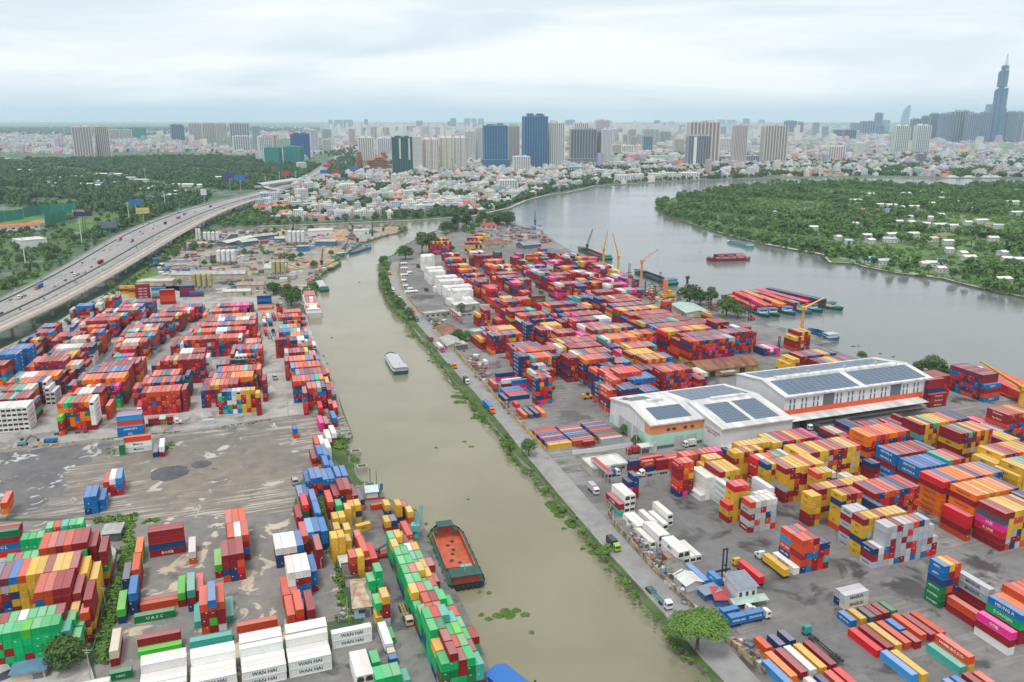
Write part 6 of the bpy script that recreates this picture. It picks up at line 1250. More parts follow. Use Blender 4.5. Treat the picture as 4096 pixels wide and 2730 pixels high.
VL=[(-369,380),(-375,500),(-383,607),(-391,700),(-411,843),(-451,1079),(-490,1365),(-497,1600),(-480,1790)]; VR=[(-353,370),(-359,490),(-364,595),(-371,690),(-391,835),(-431,1070),(-471,1360),(-479,1600),(-464,1780)]
VL,VR=along(smooth(VL,2),60),along(smooth(VR,2),60)
v_=thing('metro_viaduct','long concrete metro viaduct with rail tracks beside the highway','viaduct',(0,0,0))
d=MB(); rl=MB(); pp=MB()
for i in range(59):
 a,b,c,e=VL[i],VR[i],VR[i+1],VL[i+1]; z0,z1=7.9,9.6
 M=lambda p,q,t:(p[0]+(q[0]-p[0])*t,p[1]+(q[1]-p[1])*t)
 ia,ib,ic,ie=M(a,b,.25),M(a,b,.75),M(e,c,.75),M(e,c,.25)
 d.add([(*a,z1),(*b,z1),(*c,z1),(*e,z1),(*ia,z0),(*ib,z0),(*ic,z0),(*ie,z0)],[(0,1,2,3),(1,5,6,2),(4,0,3,7),(5,4,7,6)])
 for t0,t1 in((.17,.40),(.60,.83)):rl.add([(*M(a,b,t0),z1+.05),(*M(a,b,t1),z1+.05),(*M(e,c,t1),z1+.05),(*M(e,c,t0),z1+.05)],[(0,1,2,3)])
 for t in(.02,.98):pp.wall(M(a,b,t),M(e,c,t),z1,1.1,.3)
part('deck',d,M_CONC,v_); part('track_bed',rl,M_RAIL,v_); part('parapet',pp,M_CONC,v_)
mid=resample([((a[0]+b[0])/2,(a[1]+b[1])/2)for a,b in zip(VL,VR)],33)
for i,p in enumerate(mid):
 if i<2:continue
 m=MB(); q=mid[min(i+1,len(mid)-1)]; o_=mid[i-1]; an=math.atan2(q[1]-o_[1],q[0]-o_[0])
 m.cyl(0,0,0,1.25,6.6,12); m.box(0,0,6.4,2.6,9,1.5,0)
 me=m.mesh('pier',M_CONC)if i==2 else me
 link('pier',me,v_,(p[0],p[1],0),an)
for i,p in enumerate(mid[2:40]):
 m=MB(); m.bar((0,0,9.6),(0,0,14.5),.12); m.bar((0,0,14),(3,0,14),.08)
 if i==0:pm=m.mesh('catenary_mast',M_STEEL)
 link('catenary_mast',pm,v_,(p[0],p[1],0),1.2)
a,b=g('11',20,180),g('11',350,128); an=math.atan2(b[1]-a[1],b[0]-a[0]); L=math.hypot(b[0]-a[0],b[1]-a[1]); c=((a[0]+b[0])/2,(a[1]+b[1])/2)
s_=thing('metro_station','long grey metro station hall with a curved roof','station',(*c,0),an)
m=MB(); m.box(0,0,6,L,18,5); part('hall',m,M_CONC,s_)
m=MB(); n=8
for i in range(n):
 t0,t1=PI*i/n,PI*(i+1)/n; y0,z0,y1,z1=-11*math.cos(t0),11+5*math.sin(t0),-11*math.cos(t1),11+5*math.sin(t1)
 m.add([(-L/2,y0,z0),(L/2,y0,z0),(L/2,y1,z1),(-L/2,y1,z1)],[(0,1,2,3)])
part('roof',m,M_STEEL,s_)
def ribbon(name,pts,w,z,m):return strip(name,pts,-w/2,w/2,z,m)
ribbon('metro_line',smooth([(-472,1785),g('11',20,180),g('11',350,128),g('11',620,100),g('11',900,62),g('11',1250,45)],2),12,9.0,M_CONC)
ribbon('avenue',path('10 700 600 760 540 830 480 900 440 905 400'),60,.1,m_road); ribbon('avenue',path('10 790 640 830 560 870 470'),22,.1,m_road)
ribbon('side_street',[(-330,430),(-336,560),(-346,660),(-360,780),(-385,920),(-410,1060)],9,.06,m_road)
ribbon('embankment_path',[p for p in offset(NB[1:],5)],5,.15,m_pale)
ribbon('embankment_path',[p for p in offset(ISL2[1:-3],-2)],2.5,.15,m_pale)
ribbon('elevated_road',path('11 640 60 1000 40 1500 8; 20 900 590 1350 585 1700 575'),14,8,M_CONC)
ribbon('elevated_road',path('30 880 1000 1110 992; 30 1520 985 1900 965 2353 960'),22,8,M_CONC)
O1=g('32',1405,590)
def ax_thing(name,label,cat,o,group=None):return thing(name,label,cat,(o[0],o[1],0),AX,group)
w1=ax_thing('warehouse','long white warehouse with an orange band and solar panels all over its roof','warehouse',O1)
X0,X1,D,E_,RG=-94.0,5.0,43.0,16.3,19.6
m=MB(); m.prism([(X0,0),(X1,0),(X1,D),(X0,D)],5.5,E_,cap=False)
for x in(X0,X1):
 f=[(x,0,E_),(x,D,E_),(x,D/2-2,RG)]; m.add(f,[(0,1,2)])
part('wall',m,M_WHITE,w1)
m=MB(); m.prism([(X0+.1,.9),(X1-.1,.9),(X1-.1,D-.1),(X0+.1,D-.1)],0,5.5,cap=False); part('dock_wall',m,M_GREYD,w1)
m=MB(); RY=D/2-2
m.add([(X0-.6,-.8,E_-.1),(X1+.6,-.8,E_-.1),(X1+.6,RY,RG),(X0-.6,RY,RG),(X1+.6,D+.8,E_-.1),(X0-.6,D+.8,E_-.1)],[(0,1,2,3),(3,2,4,5)])
m.box((X0+X1)/2,-.85,E_-.9,X1-X0+1.2,.3,.9); m.box(X1+.5,RY,E_-.5,.3,D,.5)
part('roof',m,M_ROOFW,w1)
m=MB(); m.cyl(0,0,0,.01,.01)
m=MB()
for i in range(10):
 a0,a1=PI*i/10,PI*(i+1)/10; y0,z0,y1,z1=RY-1.5*math.cos(a0),RG-.2+1.5*math.sin(a0),RY-1.5*math.cos(a1),RG-.2+1.5*math.sin(a1)
 m.add([(X0+8,y0,z0),(X1-8,y0,z0),(X1-8,y1,z1),(X0+8,y1,z1)],[(0,1,2,3)])
m.box(X0+8,RY,RG-.2,.2,3,1.5); m.box(X1-8,RY,RG-.2,.2,3,1.5); part('ridge_vent',m,M_ROOFW,w1)
for x in(X0+30,X0+55,X0+77):
 m=MB(); m.box(x,RY+.3,RG+1.2,1.6,1.6,1.3); m.cyl(x,RY+.3,RG+2.5,.5,.5,8); part('roof_fan',m,M_STEEL,w1)
def solar(root,x0,x1,y0,y1,zf,nx,ny,gapx=(),gapy=()):
 """rows of panels, each a slab just clear of the roof; frames are the pale gaps between them"""
 dx,dy=(x1-x0)/nx,(y1-y0)/ny; me={}
 k=MB(); h=.16; w_,d_=dx*.94,dy*.93; z0,z1=zf(y0+dy*.5-d_/2),zf(y0+dy*.5+d_/2); s=z1-z0
 k.add([(-w_/2,-d_/2,h-s/2),(w_/2,-d_/2,h-s/2),(w_/2,d_/2,h+s/2),(-w_/2,d_/2,h+s/2)]+[(-w_/2,-d_/2,.05-s/2),(w_/2,-d_/2,.05-s/2),(w_/2,d_/2,.05+s/2),(-w_/2,d_/2,.05+s/2)],[(0,1,2,3),(4,5,1,0),(5,6,2,1),(7,4,0,3)])
 km=k.mesh('solar_panel',M_PVN)
 for i in range(nx):
  for j in range(ny):
   if i in gapx or j in gapy:continue
   y=y0+dy*(j+.5); link('solar_panel',km,root,(x0+dx*(i+.5),y,zf(y)))
zf1=lambda y:E_-.1+(RG-E_+.1)*(y+.8)/(RY+.8)
solar(w1,X0+3,X1-3,1.0,RY-2.2,zf1,24,8,(12,),())
zb1=lambda y:RG-(RG-E_+.1)*(y-RY)/(D+.8-RY)
solar(w1,X0+4,X1-5,RY+4,D-2,zb1,12,2)
for i in range(13):
 x=X0+3.7+i*7.6
 if i in(3,9):m=MB(); m.box(x+2,-.06,6.9,7.2,.12,8.2); part('grey_panel',m,M_GREYD,w1); continue
 for q in(0,2.6):
  m=MB(); m.box(x+q,-.06,7.7,.85,.14,3.6); m.box(x+q,-.06,12.0,.85,.14,2.2); part('window',m,M_GREYD,w1)
for i in range(12):
 m=MB(); m.box(X0+(i+.5)*99/12,-.1,5.6,99/12-.08,.2,2.9); part('orange_band',m,M_ORB2,w1)
for i in range(12):
 x0,x1=X0+i*7.6,X0+(i+1)*7.6-.05; m=MB()
 m.add([(x0,0.0,5.75),(x1,0.0,5.75),(x1,-7.8,5.15),(x0,-7.8,5.15),(x0,0,5.5),(x1,0,5.5),(x1,-7.8,4.9),(x0,-7.8,4.9)],[(3,2,1,0),(4,5,6,7),(7,6,2,3),(0,4,7,3),(5,1,2,6)]); part('canopy',m,M_ROOFW,w1)
for i in range(13):
 m=MB(); m.box(X0+4+i*7.5,.3,1.2,3.6,.5,3.4); part('dock_door',m,M_BLKS if i%3 else M_WOOD,w1)
m=MB(); m.box((X0+X1)/2,-1.2,0,X1-X0,4.0,1.15); part('dock_platform',m,M_CONC,w1)
O2=g('22',1262,1000)
w2=ax_thing('cold_store','white cold store with mint and orange front and two gabled roofs','warehouse',O2)
H2,R2,D2=13.2,16.8,43.0
for(x0,x1,y0)in((0,30,0),(30.05,71,-16)):
 yr=(y0+D2)/2; m=MB(); m.prism([(x0,y0),(x1,y0),(x1,D2),(x0,D2)],0,H2,cap=False)
 for x in(x0,x1):m.add([(x,y0,H2),(x,D2,H2),(x,yr,R2)],[(0,1,2)])
 part('wall',m,M_WHITE,w2)
 m=MB(); m.add([(x0-.5,y0-.7,H2),(x1+.3,y0-.7,H2),(x1+.3,yr,R2+.2),(x0-.5,yr,R2+.2),(x1+.3,D2+.7,H2),(x0-.5,D2+.7,H2)],[(0,1,2,3),(3,2,4,5)])
 m.box((x0+x1)/2-.1,y0-.72,H2-.7,x1-x0+.8,.25,.7); m.add([(x0-.5,y0-.7,H2-.8),(x0-.5,yr,R2-.6),(x0-.5,yr,R2+.2),(x0-.5,y0-.7,H2)],[(0,1,2,3)]); m.add([(x0-.5,D2+.7,H2-.8),(x0-.5,yr,R2-.6),(x0-.5,yr,R2+.2),(x0-.5,D2+.7,H2)],[(3,2,1,0)])
 part('roof',m,M_ROOFW,w2)
 m=MB(); m.box((x0+x1)/2+(2 if x0 else-1),yr,R2-.3,(x1-x0)*(.5 if x0 else .3),2.2,1.5); part('ridge_vent',m,M_ROOFW,w2)
 zf=lambda y,y0=y0,yr=yr:H2+(R2+.2-H2)*(y-y0+.7)/(yr-y0+.7)
 zb=lambda y,yr=yr:R2+.2-(R2+.2-H2)*(y-yr)/(D2+.7-yr)
 if x0==0:solar(w2,5.5,25,3,15.5,zf,10,6,(),(1,3)if False else())
 else:solar(w2,35,66,-12,9.0,zf,13,8,(6,),())
 if x0:solar(w2,33,68,yr+3,D2-2,zb,8,2)
 else:solar(w2,4,16,yr+6,D2-6,zb,4,1)
m=MB(); m.box(15.0,-.08,7.9,29.8,.2,5.0); part('orange_band',m,M_ORB,w2)
m=MB(); m.box(15.0,-.06,1.6,29.8,.16,6.2); part('mint_band',m,M_MINT,w2)
m=MB(); m.box(15.0,-.04,0,29.8,.14,1.55); part('plinth',m,M_GREYD,w2)
for x in(10,13.2,19.5,23.5):m=MB(); m.box(x,-.22,9.0,2.0,.14,1.3); part('window',m,M_GLZ,w2)
for x in(16.4,23.6):m=MB(); m.box(x,-.2,0,5.4,.14,5.6); part('roller_door',m,M_STEEL,w2)
m=MB(); m.box(-.08,5.0,1.6,.16,9.9,3.9+2); m.box(-.08,40.5,0,.16,4.8,5.4); part('mint_band',m,M_MINT,w2)
m=MB(); m.box(-.08,2.6,7.9,.2,5.2,5.0); part('orange_band',m,M_ORB,w2)
for y in(14,22,29.5):m=MB(); m.box(-.12,y,0,.16,6.2,7.6); part('roller_door',m,M_STEEL,w2)
m=MB(); m.box(34,-19.5,4.0,9,6.6,.4); part('canopy',m,M_ROOFW,w2)
for x in(32.5,36.3):m=MB(); m.box(x,-16.15,.9,3.0,.3,3.0); part('dock_door',m,M_BLKS,w2)
m=MB(); m.box(-3.2,-1.0,3.3,6.5,5,.35); m.box(.6,-2.4,0,4.0,.3,4.6); m.box(-6.2,-3.2,0,.2,.2,3.3); m.box(-6.2,1.2,0,.2,.2,3.3); part('porch',m,M_ROOFW,w2)
tx=word('COLD STORAGE',M_REDL,1.25); o=link('lettering',tx,w2,(29.9,-8.2,9.3)); o.rotation_euler=(0,0,-PI/2)
tx=word('FREEZER & CHILLED',M_BLK,.7); o=link('lettering',tx,w2,(29.9,-8.2,7.9)); o.rotation_euler=(0,0,-PI/2)
m=MB(); m.box(4,34,H2+1.2,4.5,4.5,.3); m.cyl(4,34,H2+1.5,1.4,1.0,12); part('roof_fan',m,M_GREYD,w2)
O3=g('22',1740,332)
s3=ax_thing('old_shed','old yellow plastered shed with a rusty red gabled roof','shed',O3)
m=MB(); m.prism([(0,0),(42,0),(42,20),(0,20)],0,4.8,cap=False)
for x in(0,42):m.add([(x,0,4.8),(x,20,4.8),(x,10,7.6)],[(0,1,2)])
part('wall',m,M_YEL,s3)
m=MB()
for i in range(12):
 x0,x1=-1+i*3.67,-1+(i+1)*3.67-.03; m.add([(x0,-1.1,4.65),(x1,-1.1,4.65),(x1,10,7.9),(x0,10,7.9),(x1,21,4.65),(x0,21,4.65)],[(0,1,2,3),(3,2,4,5)])
part('roof',m,M_RUST,s3)
for x in(8,30):m=MB(); m.box(x,-.08,0,4,.15,3.4); part('door',m,M_BLKS,s3)
m=MB(); m.box(17,-3.4,3.2,11,3.6,.25); part('lean_to_roof',m,M_GREYROOF,s3)
def building(name,label,cat,o,rot,w,d,h,wm_,rm_,kind='gable',rh=2.0,over=.6,win=0,door=True,group=None):
 r=thing(name,label,cat,(o[0],o[1],0),rot,group); m=MB(); m.box(0,0,0,w,d,h)
 if kind=='gable':
  for x in(-w/2,w/2):m.add([(x,-d/2,h),(x,d/2,h),(x,0,h+rh)],[(0,1,2)])
 wl_=part('wall',m,wm_,r)
 m=MB()
 if kind=='gable':
  k=rh/(d/2)*over
  m.add([(-w/2-over,-d/2-over,h-k+.1),(w/2+over,-d/2-over,h-k+.1),(w/2+over,0,h+rh+.1),(-w/2-over,0,h+rh+.1),(w/2+over,d/2+over,h-k+.1),(-w/2-over,d/2+over,h-k+.1)],[(0,1,2,3),(3,2,4,5)])
 elif kind=='hip':m.hip(0,0,h+.02,w,d,rh,over=over)
 elif kind=='mono':m.add([(-w/2-over,-d/2-over,h+.15),(w/2+over,-d/2-over,h+.15),(w/2+over,d/2+over,h+rh+.15),(-w/2-over,d/2+over,h+rh+.15)],[(0,1,2,3)]); m.box(0,d/2-.1,h,w,.2,rh)
 else:
  m.box(0,0,h,w+over,d+over,.3)
  for s in(-1,1):m.box(0,s*(d/2+over/2-.15),h+.3,w+over,.3,.5); m.box(s*(w/2+over/2-.15),0,h+.3,.3,d+over-.6,.5)
 part('roof',m,rm_,r)
 for i in range(win):
  for s in(-1,1):q=MB(); q.box((i+.5)/win*w-w/2,s*(d/2+.03),h*.45,w/win*.45,.1,h*.3); part('window',q,M_GLZ,wl_)
 if door:q=MB(); q.box(w*.28,-d/2-.05,0,min(2.6,w*.3),.12,min(2.6,h*.7)); part('door',q,M_GREYD,wl_)
 return r
def bld(name,label,cat,code,x0,y0,x1,y1,d,h,*a,**k):
 p,q=g(code,x0,y0),g(code,x1,y1); w=math.hypot(q[0]-p[0],q[1]-p[1]); an=math.atan2(q[1]-p[1],q[0]-p[0])
 return building(name,label,cat,((p[0]+q[0])/2-math.sin(an)*d/2,(p[1]+q[1])/2+math.cos(an)*d/2),an,w,d,h,*a,**k)
M_MINTR=mat('pale_green_sheet',(.40,.52,.46),.6,.3,.3); M_REDR=mat('red_sheet_roof',(.42,.055,.06),.6,.3,.3); M_BLUEW=mat('pale_blue_wall',(.40,.52,.60),.8,.2,.3); M_TILE=mat('orange_roof_tiles',(.46,.14,.06),.8,.35,.3)
bld('gate_office','white flat roofed gate office beside the red gate canopy','office','22',735,1235,1055,1190,11,3.6,M_BEIGE,M_ROOFW,'flat',win=4)
bld('gate_cabin','low cream cabin left of the gate office','cabin','22',690,1165,745,1235,8,3.2,M_BEIGE,M_ROOFW,'flat',win=1)
def gate(code,pts,label,hh,m_top):
 a,b=g(code,*pts[0],hh),g(code,*pts[1],hh); r=thing('gate_canopy',label,'gate',((a[0]+b[0])/2,(a[1]+b[1])/2,0),math.atan2(b[1]-a[1],b[0]-a[0])); L=math.hypot(b[0]-a[0],b[1]-a[1])
 m=MB(); m.box(0,0,hh,L,2.6,.9); part('roof',m,m_top,r)
 m=MB(); m.box(0,0,hh+.9,L*.98,2.2,.12); part('roof_sheet',m,M_REDP if m_top is not M_REDP else M_GREYROOF,r)
 for i in range(6):
  for s in(-.9,.9):m=MB(); m.bar(((i/5-.5)*(L-1),s,0),((i/5-.5)*(L-1),s,hh),.16); part('post',m,M_STEEL if m_top is not M_REDP else M_REDP,r)
 return r
gate('22',((745,1082),(905,1222)),'grey gate canopy on thin posts with a red top at the road',5.2,M_STEEL)
gate('11',((1795,1275),(1885,1345)),'red steel gate portal further up the bank road',6.0,M_REDP)
bld('gate_house','long white gate house behind the red portal at the yellow wall','office','11',1555,1365,1790,1340,9,4.0,M_BEIGE,M_GREYROOF,'flat',win=5)
bld('entry_hall','flat beige roof hall bridging the red gate entrance','hall','11',1830,1290,2050,1270,12,4.5,M_BEIGE,M_ROOFW,'flat')
bld('tin_house','grey and rusty tin roofed house by the bank road','house','11',1650,1480,1735,1567,14,4.0,M_BEIGE,M_RUST,'gable')
bld('tin_house','pale tin roofed house in front of the green trees by the road','house','12',1690,10,1760,85,12,3.6,M_BEIGE,M_GREYROOF,'gable')
bld('villa','yellowish old villa half hidden by red container stacks','house','11',1955,1545,2010,1567,12,6.5,M_BEIGE,M_MINTR,'flat',win=2)
bld('carport','flat grey carport roof beside the yellow wall','carport','12',1830,85,1945,70,9,3.4,M_GREYD,M_BEIGE,'flat',door=False)
bld('shed','grey asbestos roofed shed along the stained wall','shed','23',1395,525,1490,640,6.5,2.8,M_WHITE,mat('old_asbestos',(.20,.19,.17),.9,.5,.4),'gable',1.2)
bld('shed','small white shed with a pale tin roof by the stained wall','shed','23',1490,640,1600,740,6.5,2.8,M_WHITE,M_ROOFW,'gable',1.2)
bld('shed','small hut with a grey sheet roof and blue walls beside stacked blue boxes','shed','23',1705,760,1775,825,6.0,2.6,M_BLUEP,mat('blue_grey_sheet',(.20,.23,.28),.6),'mono',.5)
bld('shed','blue hut under a crimson sheet roof next to the two storey office','shed','23',1870,870,1985,870,6.5,2.6,M_BLUEP,M_REDR,'mono',.5)
r_=bld('office','two storey white office with slate grey roof and mint lean-to','office','23',2065,860,2240,830,8.5,6.2,M_WHITE,mat('slate_sheet',(.22,.25,.31),.6,.2,.3),'mono',.8,win=3)
m=MB(); m.add([(-6.5,-4.3,3.1),(6.5,-4.3,3.1),(6.5,-7.6,2.5),(-6.5,-7.6,2.5)],[(3,2,1,0)]); part('lean_to',m,M_MINTR,r_)
for x in(-6,0,6):m=MB(); m.bar((x,-7.4,0),(x,-7.4,2.5),.07); part('post',m,M_STEEL,r_)
r_=bld('hut','little white hut with a red painted base at the water edge','hut','12',1020,1460,1120,1450,5.5,3.6,M_WHITE,mat('pale_blue_sheet',(.50,.62,.64),.6,.2,.4),'mono',.4,door=False)
m=MB(); m.box(0,-2.82,0,10,.1,.9); part('painted_base',m,M_REDP,r_)
r_=bld('house','old house with a rust streaked hipped roof on the quay strip','house','13',905,985,1060,965,17,4.2,M_BLUEW,mat('rust_streaked_sheet',(.50,.46,.38),.8,.9,.35,col2=(.30,.14,.07)),'hip',2.6,win=1)
bld('house','mouldy flat roofed house behind the rust streaked one','house','13',825,690,940,670,9,3.4,M_BEIGE,mat('mouldy_roof',(.17,.16,.13),.9,.5,.5),'flat')
bld('shed','small shed with a pale sheet roof on the quay strip','shed','13',795,575,905,555,7,3.0,M_BEIGE,mat('cream_sheet',(.55,.55,.48),.7,.3,.4),'mono',.4)
bld('shed','grey sheet roofed shed in the hedge of the bottom left block','shed','03',950,280,1105,265,7,3.4,M_GREYD,M_GREYROOF,'mono',.6)
bld('shed','long grey roofed lean-to below the green fronted block','shed','03',170,1480,480,1420,6,2.6,M_BEIGE,M_GREYROOF,'mono',.4)
bld('shed','low shed with a blue sheet roof in the bottom left corner','shed','03',110,1567,420,1520,6,2.6,M_BEIGE,mat('blue_sheet_roof',(.12,.24,.36),.6,.3,.3),'mono',.4)
bld('shed','tin roofed shack at the very bottom left','shed','03',0,1560,90,1520,9,2.8,M_GREYD,M_GREYROOF,'mono',.5)
bld('shed','dark shed with a blue grey arched roof at the shipyard','shed','21',105,720,270,705,18,4.5,M_GREYD,mat('slate_sheet',(.2,.2,.2)),'gable',3)
bld('shed','rusty long roof between the far stacks and the shipyard','shed','11',2115,720,2310,700,30,5,M_BEIGE,M_RUST,'gable',3)
bld('villa','red roofed white villa at the tip of the peninsula','house','11',2065,540,2210,540,14,6.0,M_BEIGE,M_REDR,'hip',3,win=3)
bld('canopy_shed','pale mint roofed shed beside the big riverside trees','shed','21',1460,1265,1600,1350,20,4.0,M_BEIGE,M_MINTR,'gable',1.6)
def wall_run(label,spec,h,m_,step,cat='wall'):
 pts=resample(path(spec),step); r=thing('boundary_wall',label,cat,(0,0,0))
 for a,b in zip(pts,pts[1:]):
  m=MB(); m.wall(a,b,0,h,.22); part('wall_panel',m,m_,r); m=MB(); m.box(a[0],a[1],0,.4,.4,h+.25); part('post',m,m_,r)
 return r
M_STAIN=mat('stained_wall',(.42,.34,.20),.9,.9,.45,col2=(.10,.085,.07),lo=.42,hi=.6)
wall_run('long yellow wall between the bank road and the yard','11 1322 838 1302 950 1335 1062 1402 1180 1552 1360',2.2,M_YEL,9)
wall_run('yellow wall with gaps beside the low lanes of containers','12 1840 95 2000 288 2353 690; 22 330 1035',2.2,M_YEL,7)
wall_run('stained grey and ochre wall beside the white reefers','22 860 1490 930 1567; 23 880 40 1010 205 1255 480 1510 750 1700 930',2.2,M_STAIN,6)
wall_run('stained wall along the road at the bottom right','23 1960 1190 2353 1530',2.2,M_STAIN,6)
wall_run('white wall with a blue capping beside the single layer lanes','22 560 1040 860 1005 1150 960',2.2,M_WHITE,8)
wall_run('dark fence wall between the puddled lot and the quay strip','13 645 40 700 300 760 520 830 740',1.9,mat('mossy_wall',(.16,.15,.12),.9,.5,.5),8)
wall_run('dark edge wall of the bottom left block','03 1075 370 1050 520 960 880 850 1320',1.2,mat('mossy_wall',(.16,.15,.12)),8)
wall_run('river parapet of pale concrete on the bank road edge','22 210 1140 330 1290 420 1400; 23 900 395 1090 600 1300 830 1490 1050 1700 1290 1870 1480',.8,M_CONC,8,'parapet')
wall_run('white railing wall along the island shore','31 0 676 160 708 500 766; 31 790 832 900 862 1200 925 1600 985',1.0,M_WHITE,14,'railing')
wall_run('low concrete kerb wall of the mud lot edge',LOTLINE.replace('; 12 0 725 580 652 790 645','')+'; 12 0 727 580 654',.5,M_CONC,16,'kerb')
for i,(x,y)in enumerate([(915,1010),(975,1150),(1045,1320)]):
 p=g('12',x,y); r=thing('mooring_block',['upper','middle','lower'][i]+' square concrete mooring block in the river beside the reeds','mooring block',(p[0],p[1],-2),AX,'concrete mooring blocks')
 m=MB(); m.box(0,0,0,4.6,3.6,2.5); part('block',m,M_CONC,r); m=MB(); m.box(0,0,2.5,3.8,2.8,.05); part('fill',m,m_grass,r)
def silos(code,x,y,n,r_,h,m_,label,rows=1,leg=4):
 o=g(code,x,y); t=thing('silo_cluster',label,'silos',(*o,0),.15)
 for j in range(rows):
  for i in range(n):
   m=MB(); m.bar((i*r_*2.15,j*r_*2.2,leg),(i*r_*2.15,j*r_*2.2,leg+h),r_,r_,12); m.bar((i*r_*2.15,j*r_*2.2,leg-2.2),(i*r_*2.15,j*r_*2.2,leg),.4,r_,10); m.bar((i*r_*2.15,j*r_*2.2,leg+h),(i*r_*2.15,j*r_*2.2,leg+h+1),r_,.5,12)
   sl_=part('silo',m,m_,t)
   m=MB()
   for a in range(4):q=(i*r_*2.15+r_*.8*math.cos(a*PI/2+.78),j*r_*2.2+r_*.8*math.sin(a*PI/2+.78)); m.bar((*q,0),(*q,leg+.5),.16)
   part('leg',m,M_STEEL,sl_)
 return t
M_SILOY=mat('ochre_silo_paint',(.42,.38,.20),.6,.3,.3); M_SILOW=mat('white_silo_paint',(.66,.67,.67),.5,.25,.3)
silos('01',1790,1130,4,2.2,11,M_SILOY,'four ochre cement silos behind the left yard',2,7); silos('11',170,1000,3,2.1,10,M_SILOY,'three ochre cement silos beside the mint roofed shed',2,8)
silos('01',2015,870,4,2.4,11,M_SILOW,'white silos with blue heads in the middle of the works',2,5); silos('01',1890,665,4,2.4,10,M_SILOW,'white silos below the highway bridge',1,4); silos('11',315,690,4,2.5,13,M_SILOW,'tall white silos near the sand heaps',2,5)
silos('01',1815,655,2,1.6,14,M_SILOW,'tall thin white tower silos by the viaduct',1,3)
def heap(code,x,y,r_,h,m_,label,sy=1.0):
 o=g(code,x,y); mb=MB(); n,k=18,5; rr=random.Random(int(x)); vs=[(0,0,h)]; fs=[]
 for j in range(1,k+1):
  for i in range(n):
   q=r_*j/k*rr.uniform(.88,1.12); a=2*PI*i/n; vs.append((q*math.cos(a),q*math.sin(a)*sy,max(0,h*(1-(j/k)**1.15)*rr.uniform(.85,1.1))if j<k else-.1))
 for i in range(n):fs.append((0,1+i,1+(i+1)%n))
 for j in range(k-1):
  for i in range(n):a,b=1+j*n+i,1+j*n+(i+1)%n; fs.append((a,a+n,b+n,b))
 mb.add(vs,fs); return one('heap',mb,m_,label,'heap',(*o,0))
for a in[('11',800,585,22,7,M_SAND,'large tan sand heap near the tip of the spit'),('11',1215,548,18,6,M_SAND,'tan sand heap at the far tip of the spit'),('11',965,610,15,5,M_GRAVH,'grey gravel heap beside the white shed on the spit'),('11',870,615,12,4.5,M_COALH,'dark gravel heap left of the grey one'),('11',1040,565,14,4,M_COALH,'dark heap behind the white shed on the spit'),('11',760,645,20,6,M_SAND,'tan heap in front of the dark blue shed'),('11',720,745,16,5,M_SAND,'tan sand heap behind the blue sand barge'),('11',570,845,18,5,M_SAND,'tan sand heap behind the green sand barge'),('11',380,880,18,4,M_SAND,'tan sand heap beside the ochre silos'),
 ('11',260,575,16,5,M_SAND,'tan sand heap by the creek'),('02',1560,1210,9,2.4,M_COALH,'dark coal heap in the mud lot'),('02',1850,1130,5,1.3,M_COALH,'small dark heap right of the coal heap'),('02',350,940,3,.8,M_SAND,'small sand pile beside the excavator'),('11',1530,1160,12,1.8,M_COALH,'dark rubble heap in front of the white reefer stacks')]:heap(*a)
